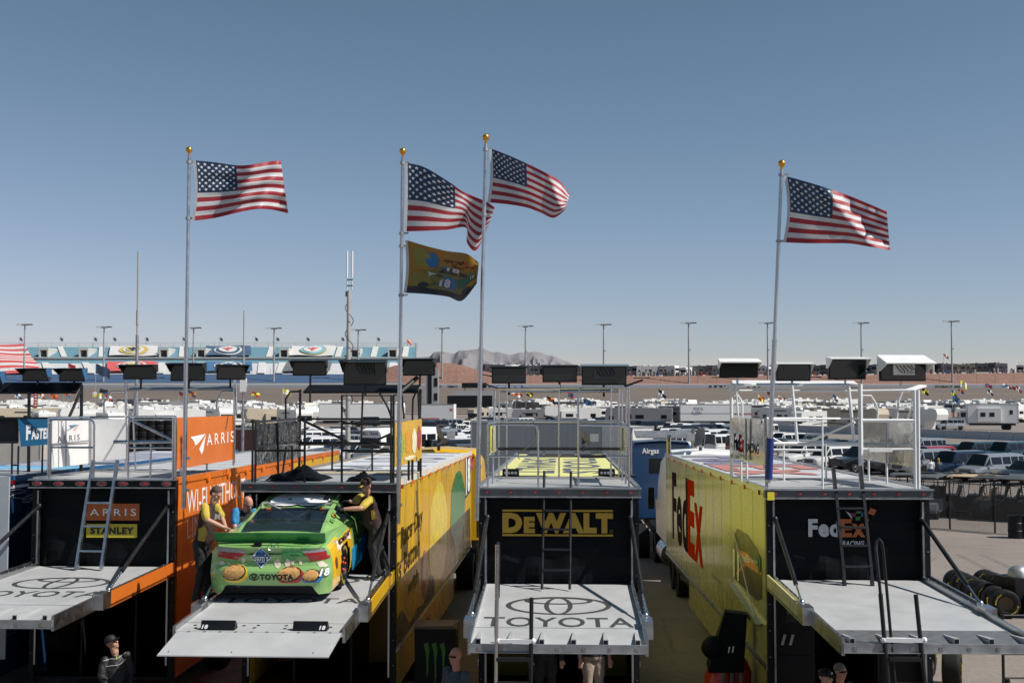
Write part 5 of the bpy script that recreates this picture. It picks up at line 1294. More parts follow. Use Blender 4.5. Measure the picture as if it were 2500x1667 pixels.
def dpoly(name, pts, mt, k=1, par=hC, raw=False):
    P2 = pts if raw else [z2(*p) for p in pts]
    dd = []
    for a, b in zip(P2, P2[1:]+P2[:1]):
        for t in range(6): dd.append((lerp(a[0],b[0],t/6), lerp(a[1],b[1],t/6)))
    c = (sum(p[0] for p in dd)/len(dd), sum(p[1] for p in dd)/len(dd)); n = len(dd); m_ = MB(); rings = [[(lerp(c[0],p[0],f), lerp(c[1],p[1],f)) for p in dd] for f in (.25,.5,.75,1)]
    vs = [pj(*c, k)]+[pj(*p, k) for r_ in rings for p in r_]; fs = [(0,1+i,1+(i+1)%n) for i in range(n)]
    for r_ in range(3): fs += [(1+r_*n+i,1+(r_+1)*n+i,1+(r_+1)*n+(i+1)%n,1+r_*n+(i+1)%n) for i in range(n)]
    m_.add(vs, fs); return m_.build(name, mt, par)
def dtext(s_, p0, p1, mt, bold=.03, shear=0, k=3, name='lettering', out=None):
    a, b = z2(*p0), z2(*p1); m_ = MB()
    m_.text(s_, (0,0,0),(1,0,0),(0,0,1),1,1,0,bold=bold,shear=shear,fn=lambda u,v: pj(lerp(a[0],b[0],u), lerp(a[1],b[1],v), k)); return m_.build(name, mt, hC)
LENSC = mat('clear lamp lens', (.30,.31,.33), .12, var=.3, scale=40, coat=.8)
for pts_r, pts_c in (([(447,718),(638,722),(585,770),(445,755)], [(457,682),(640,706),(634,722),(448,716)]), ([(1018,724),(1226,722),(1214,768),(1060,780)], [(1005,711),(1232,692),(1226,720),(1020,724)])):
    l_ = dpoly('tail_light', pts_r, REDL, 3); dpoly('clear_lens', pts_c, LENSC, 3, l_)
    edge = MB(); fp2 = [z2(*p) for p in pts_c[:2]+[pts_r[1] if pts_r[0][0] < 600 else pts_r[1]]+pts_r[2:]]
dpoly('panel_line', [(640,735),(670,722),(1000,724),(1040,745),(1000,735),(672,732)], mat('shut line', (.02,.06,.02), .5), 1)
dpoly('club_logo', [(738,682),(808,750),(740,819),(671,750)], WHITEL, 4); dpoly('club_logo', [(738,688),(802,750),(740,812),(677,750)], mat('logo blue', (.008,.075,.21), .3), 5)
dpoly('club_logo', [(715,706),(742,694),(760,708),(745,722)], mat('logo azure', (.02,.25,.42), .3), 6)
dtext("Sam's", (691,772), (788,728), WHITEL, .01, 0, 7); dtext('CLUB', (712,785), (762,772), WHITEL, .02, 0, 7)
def dring(cx, cy, rx, ry, mt, k=4, r=.006, name='badge_ring'):
    m_ = MB(); m_.tube([pj(*z2(cx+rx*math.cos(t*math.pi/12), cy+ry*math.sin(t*math.pi/12)), k) for t in range(25)], r, 6); return m_.build(name, mt, hC, smooth=40)
dpoly('badge_base', [(818+40*math.cos(t*.5236), 680+27*math.sin(t*.5236)) for t in range(12)], GREEN, 4)
for q in ((818,680,34,23),(818,672,20,9),(818,680,9,22)): dring(*q, CHROME, 6)
for q in ((699,872,31,21),(699,864,19,9),(699,872,9,20)): dring(*q, BLACKL, 6, .007)
dtext('TOYOTA', (737,893), (957,853), BLACKL, .06, 0, 8)
# rounded shells with a rough tan filling
CRISP = mat('crisp filling', (.56,.31,.10), .7, var=.45, scale=26)
for k, (cx, cy, rx, ry, bx, by, brx, bry, colr) in enumerate(((572,857,85,62,562,846,74,44,mat('shell yellow',(.80,.52,.02),.3,coat=.4)), (932,868,88,60,922,856,76,42,mat('shell red',(.50,.02,.02),.3,coat=.4)), (1072,880,66,50,1064,866,50,35,mat('shell blue',(.01,.19,.46),.3,coat=.4)))):
    el = lambda cx, cy, rx, ry, rot=0: [(cx+rx*math.cos(t*.314)*math.cos(rot)-ry*math.sin(t*.314)*math.sin(rot), min(917, cy+rx*math.cos(t*.314)*math.sin(rot)+ry*math.sin(t*.314)*math.cos(rot))) for t in range(20)]
    s_ = dpoly('printed_shell', el(cx,cy,rx,ry,-.1), colr, 2+k); dpoly('shell_rim', el(bx+3,by+3,brx+6,bry+7,-.18), mat('rim brown',(.05,.018,.006),.4), 3+k, s_); dpoly('shell_filling', [(x+4*math.sin(i*2.3), y+3*math.cos(i*3.1)) for i, (x, y) in enumerate(el(bx,by,brx,bry,-.18))], CRISP, 4+k, s_)
CREAM = mat('cream splash', (.72,.62,.48), .5, var=.15, scale=20)
for pts in ([(820,780),(850,760),(870,800),(850,822),(828,810)],[(890,790),(905,757),(930,780),(925,806),(900,812)],[(930,772),(955,775),(950,800),(935,800)],[(985,773),(1005,775),(1002,802),(985,800)],[(1095,790),(1130,780),(1165,815),(1150,822),(1110,815)],[(455,785),(480,778),(498,795),(480,806),(458,802)],[(515,790),(530,785),(532,800),(518,802)],[(605,758),(635,752),(630,785),(612,792)]): dpoly('printed_crumb', pts, CREAM, 2)
# deeper green curved swash beside the right lamp
dpoly('printed_swash', [(868,770),(870,715),(900,665),(960,648),(1040,650),(1060,690),(1010,708),(1030,745),(985,752),(930,790)], mat('swash green', (.05,.30,.075), .25, coat=.5), 1)
dtext('18', (1113,878), (1186,823), BLACKL, .10, .25, 8, 'number'); dtext('18', (1117,875), (1182,827), WHITEL, .045, .25, 10, 'number')
mm = MB(); c = z2(715,672); mm.box((c[0]-.055,-.045,c[1]-.05),(c[0]+.055,.02,c[1]+.05)); mm.build('camera_box', BLACK, hC)
# right quarter graphics on the side
bvq = BVHTree.FromPolygons([v.to_tuple() for v in quarter.v], quarter.f)
def sj(y, z, k=1):
    h_ = bvq.ray_cast(Vector((3,y,z)), Vector((-1,0,0))); x = h_[0].x if h_[0] else wid(y)
    return Vector((x+.004*k, y, z))
def spoly(name, pts, mt, k=1):
    n = len(pts); c = (sum(p[0] for p in pts)/n, sum(p[1] for p in pts)/n); m_ = MB(); m_.add([sj(*c,k)]+[sj(*p,k) for p in pts], [(0,1+i,1+(i+1)%n) for i in range(n)]); return m_.build(name, mt, hC)
spoly('cream_splash', [(.62,.84),(.9,.86),(1.3,.86),(1.6,.84),(1.66,.66),(1.55,.72),(1.5,.80),(1.3,.79),(1.08,.80),(.85,.78),(.7,.66),(.66,.74),(.56,.68)], CREAM, 2)
mm = MB(); mm.text('CRISPY', (0,0,0),(0,1,0),(0,0,1),1,1,0,bold=.06,fn=lambda u,v: sj(.70+u*.88, .755+v*.10-.0*u, 5)); mm.build('side_lettering', mat('chocolate print', (.035,.010,.004), .4), hC)
spoly('sponsor_badge', [(.36,.50),(.42,.43),(.48,.50),(.46,.60),(.40,.64),(.35,.58)], mat('maroon badge', (.20,.04,.03), .4), 3)
mm = MB(); mm.text('m', (0,0,0),(0,1,0),(0,0,1),1,1,0,bold=.05,fn=lambda u,v: sj(.44+u*.2,.20+v*.17,4)) if False else mm.box((.95,.45,.2),(.96,.6,.3)); 
mm = MB(); mm.hexa([(.995,1.62,.14),(1.0,3.4,.14),(1.02,3.4,.14),(1.015,1.62,.14),(.995,1.62,.5),(1.0,3.4,.5),(1.008,3.4,.5),(1.003,1.62,.5)]); mm.build('side_skirt', mat('skirt blue', (.02,.28,.55), .3, coat=.4), hC)
# roof number, pillar stickers
mm = MB(); zr = lambda y, x: gh(y)[6][1]-.018*(abs(x)/.6)**2*1.1
rn = lambda u, v, k, g_: Vector((-.52-g_+(1.04+2*g_)*v, 3.02+g_-(1.12+2*g_)*u, zr(min(3.06,max(1.86,3.02-1.12*u)), -.52+1.04*v)+.007*k))
m1 = MB(); m1.text('18', (0,0,0),(1,0,0),(0,1,0),1,1,0,bold=.09,fn=lambda u,v: rn(u,v,1,.03)); m1.build('roof_number', BLACKL, hC)
m1 = MB(); m1.text('18', (0,0,0),(1,0,0),(0,1,0),1,1,0,bold=.075,fn=lambda u,v: rn(u,v,2.2,0)); m1.build('roof_number', WHITEL, hC)
def cpil(y, f):                                         # on the right rear pillar
    A = gh(y); j = 0 if f < .5 else 1; g_ = f*2-j; p = (lerp(A[j+1][0],A[j+2][0],g_), lerp(A[j+1][1],A[j+2][1],g_)); return Vector((p[0]+.006, y, p[1]+.006))
for s_, y0, y1, f0, f1, c1, c2 in (('STANLEY',1.48,1.66,.35,.95,BLACKL,YELLET),('MONSTER',1.25,1.40,.2,.8,BLACKL,mat('lime ink',(.2,.5,.1),.5))):
    m_ = MB(); q = lambda u, v, k=0: cpil(lerp(y0,y1,u*.15+v*.85 if 0 else v), lerp(f0,f1,u))+Vector((.003*k,-.003*k,.003*k))
    m_.quad(q(0,0),q(1,0),q(1,1),q(0,1),0); m_.text(s_, (0,0,0),(1,0,0),(0,1,0),1,1,1,bold=.04,fn=lambda u,v: q(.08+.84*u,.2+.6*v,1)); m_.build('pillar_sticker', [c1, c2], hC)
# window net bar and open roof flap
mm = MB(); mm.tube([(.66,1.95,1.26),(.70,2.1,1.33)], .012, 6); mm.bar((.52,1.80,1.285),(.52,2.05,1.31),.10,.006); mm.build('roof_flap', BLACK, hC)

# wheel chocks on the lift
for (x, lab) in ((-.60,'black wheel chock with 18 at the left end of the ramp flap'),(.70,'black wheel chock with 18 at the right end of the ramp flap')):
    p = FM.M @ Vector((x, -3.95, FM.pz(-3.95)+.002)); r = thing('wheel_chock', lab, 'wheel chock', p, (R(-3.5), 0, R(-2.65)), 'wheel chocks on the lift')
    mm = MB(); mm.hexa([(-.24,-.085,0),(.24,-.085,0),(.24,.10,0),(-.24,.10,0),(-.24,-.05,.12),(.24,-.05,.12),(.24,-.01,.12),(-.24,-.01,.12)]); mm.build('block', BLACK, r)
    mm = MB(); xx = -.225 if x < 0 else .13; mm.text('18', (xx,-.086,.01), (1,0,0), (0,.28,.96), .09, .058, 0, bold=.04, shear=.2); mm.build('number', WHITEL, r)

# ================================================================== PEOPLE
def remesh(src, mats, vox, name, parent, smooth_it=3):
    me = bpy.data.meshes.new(name+'_src'); me.from_pydata([tuple(p) for p in src.v], [], src.f)
    bm = bmesh.new(); bm.from_mesh(me); bmesh.ops.recalc_face_normals(bm, faces=bm.faces); bm.to_mesh(me); bm.free()
    o = bpy.data.objects.new(name, me); COL.objects.link(o)
    md = o.modifiers.new('r', 'REMESH'); md.mode = 'VOXEL'; md.voxel_size = vox; md.use_smooth_shade = True
    sm = o.modifiers.new('s', 'SMOOTH'); sm.factor = .45; sm.iterations = smooth_it
    bpy.context.view_layer.update()
    out = bpy.data.meshes.new_from_object(o.evaluated_get(bpy.context.evaluated_depsgraph_get()))
    bv = BVHTree.FromPolygons([p.to_tuple() for p in src.v], src.f)
    for m_ in mats: out.materials.append(m_)
    for p in out.polygons:
        hit = bv.find_nearest(p.center); p.material_index = src.m[hit[2]]; p.use_smooth = True
    bpy.data.objects.remove(o); bpy.data.meshes.remove(me)
    out.name = name; q = bpy.data.objects.new(name, out); COL.objects.link(q); q.parent = parent; return q
def limb(mm, a, b, ra, rb, m=0, n=12, mid=None):
    a, b = Vector(a), Vector(b); ts = [0,.15,.35,.5,.7,.85,1]
    bul = lambda t: 1+.10*math.sin(math.pi*min(1, t*1.3)) if mid is None else 1+mid*math.sin(math.pi*t)
    mm.tube([a+(b-a)*t for t in ts], 0, n, m, True, [lerp(ra,rb,t)*bul(t) for t in ts]); mm.ball(a, ra, 10, 8, m); mm.ball(b, rb, 10, 8, m)
def ell(mm, c, rx, ry, rz, T, m):                        # oriented ellipsoid; T columns = right, forward, up
    M4 = Matrix.Translation(Vector(c)) @ T.to_4x4(); mm.ball((0,0,0), (rx,ry,rz), 16, 12, m, M4)
def basis(fwd, up):
    f = Vector(fwd).normalized(); u = Vector(up); r_ = f.cross(u).normalized(); u = r_.cross(f).normalized()
    return Matrix((r_, f, u)).transposed(), r_, f, u
def hand(mm, w, d, palm_n, m, curl=.5, s=1.0, point=False, thumb=1):
    """wrist w, direction d, palm normal"""
    d = Vector(d).normalized(); n_ = Vector(palm_n); sd = d.cross(n_).normalized(); n_ = sd.cross(d).normalized()
    w = Vector(w); k = w + d*.085*s
    for t in (-1, -.33, .33, 1): limb(mm, w+sd*t*.016*s, k+sd*t*.029*s, .017*s, .013*s, m, 8, 0)
    for i, (t, L_) in enumerate(((1,.072),(.33,.082),(-.33,.077),(-1,.060))):
        c = curl*(.2 if (point and i == 0) else 1.0)+.08*i
        b0 = k+sd*t*.030*s; d1 = (d*math.cos(c*.8)+n_*math.sin(c*.8)); d2 = (d*math.cos(c*1.7)+n_*math.sin(c*1.7)); d3 = d*math.cos(c*2.3)+n_*math.sin(c*2.3)
        p1 = b0+d1*L_*.5*s; p2 = p1+d2*L_*.32*s; p3 = p2+d3*L_*.24*s
        mm.tube([b0-d*.01,b0,p1,p2,p3], 0, 8, m, True, [.0105*s,.0105*s,.0095*s,.0088*s,.0075*s])
    b0 = w+d*.03*s+sd*thumb*.026*s; p1 = b0+(d*.6+sd*thumb*.75+n_*.35).normalized()*.042*s; p2 = p1+(d*.85+sd*thumb*.25+n_*.5).normalized()*.034*s
    mm.tube([b0,p1,p2], 0, 8, m, True, [.0145*s,.012*s,.0095*s])
def head(mm, c, fwd, up, m=0, s=1.0, skin_m=0):
    T, r_, f, u = basis(fwd, up); c = Vector(c); P = lambda x, y, z: c+(r_*x+f*y+u*z)*s
    ell(mm, P(0,-.012,.025), .076*s, .096*s, .098*s, T, m); ell(mm, P(0,.022,-.045), .058*s, .068*s, .072*s, T, m); ell(mm, P(0,.060,-.088), .030*s, .026*s, .022*s, T, m)
    mm.tube([P(0,.082,.015),P(0,.105,-.018),P(0,.104,-.032)], 0, 8, m, True, [.011*s,.016*s,.018*s]); ell(mm, P(0,.075,.028), .055*s, .018*s, .010*s, T, m)
    ell(mm, P(0,.084,-.060), .024*s, .010*s, .008*s, T, m); ell(mm, P(0,.083,-.070), .021*s, .010*s, .008*s, T, m)
    for q in (-1, 1): ell(mm, P(q*.078,-.005,-.012), .012*s, .022*s, .032*s, T, m); ell(mm, P(q*.043,.058,-.02), .024*s,.022*s,.022*s, T, m)
    return T, P
def person(label, J, mats, vox=.011, fwd=(0,-1,0), look=None, hup=(0,0,1), belly=1.0, handspec=None, hs=1.0, sleeve='short', group=None):
    """J: joint name -> world point. mats: skin, shirt, sleeve, trousers, shoe, glove"""
    feet = (J['anL']+J['anR'])/2; root = thing('person', label, 'person', (feet.x, feet.y, min(J['anL'].z, J['anR'].z)-.09), group=group); o = root.location.copy()
    J = {k: v-o for k, v in J.items()}; mm = MB()
    T, P = head(mm, J['head'], look or fwd, hup, 0, hs)
    limb(mm, J['head']-Vector(hup)*.05*hs, J['neck'], .056*hs, .062*hs, 0)
    sh = (J['shL']+J['shR'])/2; hip = J['pelvis']; ax = (J['shR']-J['shL']).normalized()
    up_ = (sh-hip).normalized(); fw = up_.cross(ax).normalized()
    if fw.dot(Vector(fwd)) < 0: fw = -fw
    L_ = (sh-hip).length; rings = []
    for t, wx, wy, oy in ((-.16,.165,.125,0),(-.02,.188,.145,.01),(.12,.184,.145*belly,.02),(.30,.178,.14*belly,.02),(.5,.182,.138,.01),(.7,.192,.134,.0),(.86,.186,.115,-.01),(.97,.13,.08,-.01),(1.06,.075,.065,0)):
        c = hip+(sh-hip)*t+fw*oy; rings.append([c+ax*wx*hs*math.cos(k*math.pi/9)+fw*wy*hs*math.sin(k*math.pi/9) for k in range(18)])
    mm.loft(rings, 1, True, True, mf=lambda i, j: 3 if i < 1 else 1)
    for q in ('L', 'R'):
        s_, e_, w_ = J['sh'+q], J['el'+q], J['wr'+q]
        limb(mm, s_, s_+(e_-s_)*(.80 if sleeve == 'short' else 1.0), .068*hs, .066*hs, 2, mid=.03)
        if sleeve == 'short': limb(mm, s_+(e_-s_)*.6, e_, .044*hs, .041*hs, 0); limb(mm, e_, w_, .042*hs, .028*hs, 0, mid=.12)
        else: limb(mm, e_, w_, .050*hs, .038*hs, 2)
        hd, pn, cu, pt, th = (handspec or {}).get(q, ((w_-e_), (0,0,-1), .5, False, 1))
        hand(mm, w_, hd, pn, 5, cu, hs, pt, th)
        h_ = hip+ax*(.095*hs if q == 'R' else -.095*hs)-up_*.03
        kn, an = J['kn'+q], J['an'+q]
        limb(mm, h_, kn, .105*hs, .078*hs, 3, 14); limb(mm, kn, an, .076*hs, .066*hs, 3, 14, .05)
        tf = J.get('toe'+q, an+Vector(fwd).normalized()*.17*hs-Vector((0,0,.05))); tf = Vector((tf.x, tf.y, an.z-.055))
        limb(mm, an-Vector((0,0,.045)), tf, .046*hs, .036*hs, 4); ell(mm, (an+tf)/2-Vector((0,0,.045)), .045*hs, .10*hs, .03*hs, basis(tf-an, (0,0,1))[0], 4)
    b_ = remesh(mm, mats, vox, 'body', root)
    if vox < .015:                                       # cloth folds
        nrm_ = [n_.vector.copy() for n_ in b_.data.vertex_normals]
        for vv in {i_ for p_ in b_.data.polygons if p_.material_index in (1,2,3) for i_ in p_.vertices}:
            v_ = b_.data.vertices[vv]; q_ = v_.co+o
            f_ = mnoise.noise((q_.x*9+q_.z*5, q_.y*9-q_.z*4, q_.z*7))+.6*mnoise.noise((q_.x*21, q_.y*21, q_.z*11+q_.x*9))
            v_.co = v_.co+nrm_[vv]*(.011*f_)
        ey = MB()
        for q in (-1, 1): ey.tube([P(q*.018,.087,.016),P(q*.032,.085,.020),P(q*.047,.076,.014)], .0045, 5); ell(ey, P(q*.032,.082,.001), .013*hs, .006*hs, .005*hs, T, 0)
        ell(ey, P(0,.0935,-.0655), .019*hs, .004*hs, .0025*hs, T, 0); ey.build('face_features', mat('brow dark', (.05,.028,.02), .7, var=0), root)
    return root, T, P, b_
def child_ell(name, root, mt, parts, vox=None):
    mm = MB()
    for (c, rr, T) in parts: ell(mm, c, *rr, T, 0)
    return mm.build(name, mt, root, smooth=60)
def cap(root, T, P, mt, bill, s=1.0, button=None, panel=None):
    mm = MB(); rows = []
    prof_ = [(.100,.030),(.103,.055),(.097,.090),(.075,.118),(.042,.132),(.006,.136)]
    rows = [[P(r_*.86*math.cos(t*.3491), r_*1.04*math.sin(t*.3491)-.012, z) for t in range(18)] for r_, z in prof_]
    mm.loft(rows, 0, True, True); c = mm.build('cap', mt, root, smooth=60)
    mm = MB(); n = 10; v1 = [P(.078*math.cos(math.pi*k/n), .055+.0*k, .040) for k in range(n+1)]; 
    o = [P(.080*math.cos(math.pi*k/n), .07+.105*math.sin(math.pi*k/n), .036-.018*math.sin(math.pi*k/n)) for k in range(n+1)]
    up1 = (P(0,0,1)-P(0,0,0))*.006
    for k in range(n):
        mm.quad(v1[k]+up1,v1[k+1]+up1,o[k+1]+up1,o[k]+up1); mm.quad(v1[k],v1[k+1],o[k+1],o[k]); mm.quad(o[k],o[k+1],o[k+1]+up1,o[k]+up1)
    mm.build('bill', bill, c)
    if panel:
        mm = MB(); n = 8
        for k in range(n):
            a0, a1 = math.pi*(.32+.36*k/n), math.pi*(.32+.36*(k+1)/n); q = lambda a, i, g_: P(prof_[i][0]*.87*math.cos(a)*g_, prof_[i][0]*1.05*math.sin(a)*g_-.012, prof_[i][1])
            for i in range(1, 3): mm.quad(q(a0,i,1.02),q(a1,i,1.02),q(a1,i+1,1.02),q(a0,i+1,1.02))
        mm.build('front_panel', panel, c)
    return c
WJ = lambda F, px, py, y: F.M @ F.px(px, py, y=y)
CYEL = mat('yellow shirt cloth', (.46,.34,.045), .8, var=.12, scale=14, bump=.5, bscale=18); CBRN = mat('brown shirt cloth', (.028,.012,.011), .8, var=.2, scale=14, bump=.5, bscale=18)
CBLK = mat('black trouser cloth', (.010,.010,.011), .75, var=.3, scale=10, bump=.6, bscale=14); SHOE = mat('black shoe', (.010,.010,.011), .4, var=.2); GLOVE = mat('black glove', (.012,.012,.013), .6, var=.2)
CBLU = mat('sky blue cloth', (.03,.22,.46), .8, var=.25, scale=18, bump=.4, bscale=18); CNAV = mat('black navy cloth', (.010,.012,.017), .8, var=.2, bump=.5, bscale=18)
HAIR = mat('short brown hair', (.085,.052,.034), .75, var=.4, scale=40, bump=.5, bscale=120)
K1 = lambda x, y: (460+x*.1594, 1170+y*.1594)
def stripe(root, mats, quads, name, o):
    mm = MB()
    for q, m_ in quads: mm.poly([p-o for p in q], m_)
# ---- crew member at the left of the car
g = lambda px, py, y: WJ(FM, px, py, y)
ym = -1.62
J = dict(head=g(528,1206,ym), neck=g(521,1224,ym), shR=g(499,1237,ym-.20), shL=g(527,1236,ym+.22), elR=g(504,1268,ym-.30), wrR=g(549,1288,ym-.24), elL=g(541,1262,ym+.30), wrL=g(551,1287,ym+.12), pelvis=g(494,1322,ym), knR=g(492,1392,ym-.10), knL=g(508,1392,ym+.12), anR=g(478,1459,ym-.12), anL=g(503,1452,ym+.18))
J['toeR'] = J['anR']+Vector((.16,-.04,0)); J['toeL'] = J['anL']+Vector((.16,.02,0))
r, T, P, b_ = person('person in a brown and yellow shirt leaning over the left end of the green spoiler', J, [SKIN, CBRN, CYEL, CBLK, SHOE, SKIN], fwd=(1,-.1,0), look=(.80,-.35,-.62), hup=(.45,-.1,.85), handspec={'R': ((1,.1,-.25),(.1,-.3,-1),.55,True,1), 'L': ((.6,-.3,-.3),(0,0,-1),.6,False,-1)})
child_ell('hair', r, HAIR, [(P(0,-.024,.050),(.080,.096,.082),T),(P(0,-.055,.0),(.074,.066,.075),T)])
child_ell('beard', r, HAIR, [(P(0,.040,-.088),(.045,.048,.030),T)])
o = r.location; mm = MB(); pa = lambda x, y, d: g(x, y, ym-.20+d)-o
mm.poly([pa(485,1290,-.02),pa(500,1283,-.03),pa(506,1297,-.03),pa(500,1322,-.02),pa(483,1318,-.01)]); mm.build('shirt_panel', CYEL, r)
mm = MB(); a = K1(400,600); mm.text('M', (g(524,1268,ym-.21)-o), (.94,-.3,.1), (.1,0,1), .10, .09, 0, bold=.08); mm.build('shirt_print', WHITEL, r)
# ---- bald crew member behind the car's left side
yb2 = -.55
J = dict(head=g(606,1228,yb2), neck=g(600,1242,yb2+.03), shL=g(577,1248,yb2-.02), shR=g(622,1250,yb2+.16), elL=g(572,1280,yb2-.10), wrL=g(580,1306,yb2-.22), elR=g(634,1272,yb2+.1), wrR=g(632,1290,yb2-.15), pelvis=g(588,1335,yb2+.12), knL=g(580,1390,yb2), knR=g(598,1390,yb2+.1), anL=FM.M@Vector((-1.17,yb2,2.52)), anR=FM.M@Vector((-1.03,yb2+.1,2.52)))
r, T, P, b_ = person('bald person in a blue and black shirt beside the left window of the green car', J, [SKINR, CNAV, CBLU, CBLK, SHOE, SKINR], fwd=(.6,-.7,0), look=(.55,-.70,-.62), hup=(.15,-.50,.85))
mm = MB(); mm.tube([P(-.055,.088,.012),P(-.02,.094,.014),P(.02,.094,.014),P(.055,.088,.012)], .006, 6); mm.tube([P(.055,.088,.012),P(.08,.02,.012)], .004, 5); mm.tube([P(-.055,.088,.012),P(-.08,.02,.012)], .004, 5); mm.build('glasses', BLACK, r)
child_ell('beard', r, mat('grey beard', (.22,.20,.18), .8, var=.3, scale=40), [(P(0,.052,-.088),(.040,.034,.024),T)])
# ---- crew member at the right of the car
V3 = lambda x, y: (740+x*.1722, 1150+y*.1722)
yr_ = -.30; gv = lambda x, y, d=0: g(*V3(x, y), yr_+d)
J = dict(head=gv(893,205,-.10), neck=gv(905,300,-.05), shL=gv(960,400,-.20), shR=gv(825,365,.10), elL=gv(815,525,-.52), wrL=gv(590,535,-.55), elR=gv(735,430,.02), wrR=gv(660,425,-.22), pelvis=gv(1005,745,.05), knL=gv(975,1060,-.10), knR=gv(1070,1050,.15), anL=gv(1060,1440,-.12), anR=gv(1180,1370,.22))
J['toeL'] = J['anL']+Vector((-.15,-.14,0)); J['toeR'] = J['anR']+Vector((-.1,-.16,0))
r, T, P, b_ = person('person in a brown and yellow cap pushing the right side of the green car', J, [SKIN, CBRN, CYEL, CBLK, SHOE, GLOVE], fwd=(-.6,-.75,0), look=(-.42,-.86,-.30), hup=(-.1,-.25,.95), belly=1.12, handspec={'L': ((-1,.05,.05),(0,.2,-1),.55,False,1), 'R': ((-1,.0,.1),(0,-.1,-1),.55,False,-1)})
cap(r, T, P, CBRN, CBRN, panel=None); cb_ = [c for c in r.children if c.name.startswith('cap')][0]
mm = MB(); mm.poly([P(-.022,.10,.047),P(.022,.10,.047),P(.020,.165,.036),P(-.020,.165,.036)]); mm.build('bill_stripe', CYEL, cb_)
mm = MB(); mm.loft([[P(r_*.875*math.cos(t*.3491)*s1, r_*1.06*math.sin(t*.3491)-.012, z) for t in range(-4, 4)] for r_, z in [(.102,.030),(.105,.055),(.099,.090),(.077,.119),(.044,.133)] for s1 in (1,)], 0, False, False); mm.build('side_panel', CYEL, cb_)
child_ell('beard', r, mat('grey stubble', (.24,.19,.15), .8, var=.3, scale=40), [(P(0,.050,-.084),(.046,.038,.030),T)])
o = r.location; mm = MB(); q = lambda x, y, d: gv(x, y, d)-o
mm.poly([q(960,560,-.30),q(1000,545,-.30),q(1055,660,-.22),q(990,688,-.24),q(975,690,-.24)]); mm.build('shirt_panel', CYEL, r)
# ---- looking-up person in black at the bottom left
J_ = lambda x, y, Y: at(x*.2381, 1450+y*.2381, Y)
Ym = 19.5; b0 = J_(1185,1500,Ym)
J = dict(head=J_(1150,498,Ym), neck=J_(1178,592,Ym), shR=J_(1075,672,Ym-.02), shL=J_(1300,622,Ym+.05), elR=J_(1040,840,Ym-.1), wrR=J_(1090,930,Ym-.25), elL=J_(1340,800,Ym+.05), wrL=J_(1320,960,Ym-.2), pelvis=J_(1195,990,Ym))
pz_ = J['pelvis']; J.update(knL=Vector((pz_.x+.12,Ym-.05,.50)), knR=Vector((pz_.x-.12,Ym-.05,.50)), anL=Vector((pz_.x+.14,Ym,.09)), anR=Vector((pz_.x-.14,Ym,.09)))
CJK = mat('black jacket cloth', (.013,.014,.016), .6, var=.25, scale=10, bump=.5, bscale=14)
r, T, P, b_ = person('person in a black cap and striped black jacket looking up beneath the left lift', J, [SKIN, CJK, CJK, CBLK, SHOE, SKIN], fwd=(.2,-1,0), look=(.80,-.40,.42), hup=(-.40,-.05,.90), sleeve='long')
cap(r, T, P, mat('black cap', (.008,.008,.010), .7, var=.2), BLACK)
o = r.location; bvp = BVHTree.FromPolygons([v.co.to_tuple() for v in b_.data.vertices], [tuple(p.vertices) for p in b_.data.polygons])
def onbody(px, py, k=.006):
    a = CAM-o; d = ray(px, py); h_ = bvp.ray_cast(a, d.normalized()); return (h_[0]-d.normalized()*k) if h_[0] else None
def linepts(pts): 
    out = []
    for a, b in zip(pts, pts[1:]):
        for t in range(8):
            p = onbody(*(lerp(a[i], b[i], t/8) for i in (0,1)))
            if p: out.append(p)
    return out
JX = lambda x, y: (x*.2381, 1450+y*.2381)
for ln in ([JX(1058,685),JX(1130,662),JX(1196,662)],[JX(1196,662),JX(1250,625),JX(1296,592)],[JX(1085,742),JX(1150,732),JX(1215,725)],[JX(1215,725),JX(1262,695),JX(1300,655)]):
    pts = linepts(ln)
    if len(pts) > 2: mm = MB(); mm.tube(pts, .007, 6); mm.build('reflective_stripe', mat('reflective grey', (.42,.42,.42), .4, var=0), r)
pts = linepts([JX(1193,635),JX(1196,672)])
if len(pts) > 2: mm = MB(); mm.tube(pts, .008, 6); mm.build('zip_pull', mat('lime tag', (.55,.65,.08), .5), r)
# ---- people in the shade below
def stand(label, x, y, z0, hgt, fwd, mats, look=None, sleeve='short', vox=.014, group=None, arm=(.05,.0)):
    s = hgt/1.78; f = Vector((fwd[0], fwd[1], 0)).normalized(); rt_ = Vector((f.y, -f.x, 0)); B = Vector((x, y, z0)); up_ = Vector((0,0,1))
    p = lambda r_, fw, u: B+(rt_*r_+f*fw+up_*u)*s
    J = dict(head=p(0,.02,1.66), neck=p(0,0,1.50), shR=p(.19,0,1.42), shL=p(-.19,0,1.42), elR=p(.25,.0,1.13), elL=p(-.25,.0,1.13), wrR=p(.25,.10,.90), wrL=p(-.25,.12,.90), pelvis=p(0,0,.95), knR=p(.10,.03,.50), knL=p(-.10,.02,.50), anR=p(.11,-.02,.09), anL=p(-.11,.0,.09))
    return person(label, J, mats, vox=vox, fwd=f, look=look or f, hs=s, sleeve=sleeve, group=group)
c = at(1114, 1600, 18.0)
r, T, P, b_ = stand('bald person in sunglasses and a grey blue shirt beside the black cabinet', c.x, 18.0, 0, 1.86, (-.7,-.7), [SKINR, mat('slate shirt', (.05,.075,.10), .8, var=.15, bump=.4), mat('slate shirt', 0), CBLK, SHOE, SKINR])
mm = MB(); mm.tube([P(-.075,.055,.01),P(-.04,.092,.012),P(0,.098,.014),P(.04,.092,.012),P(.075,.055,.01)], .013, 6); mm.build('sunglasses', BLACK, r)
c = at(1452, 1630, 20.2)
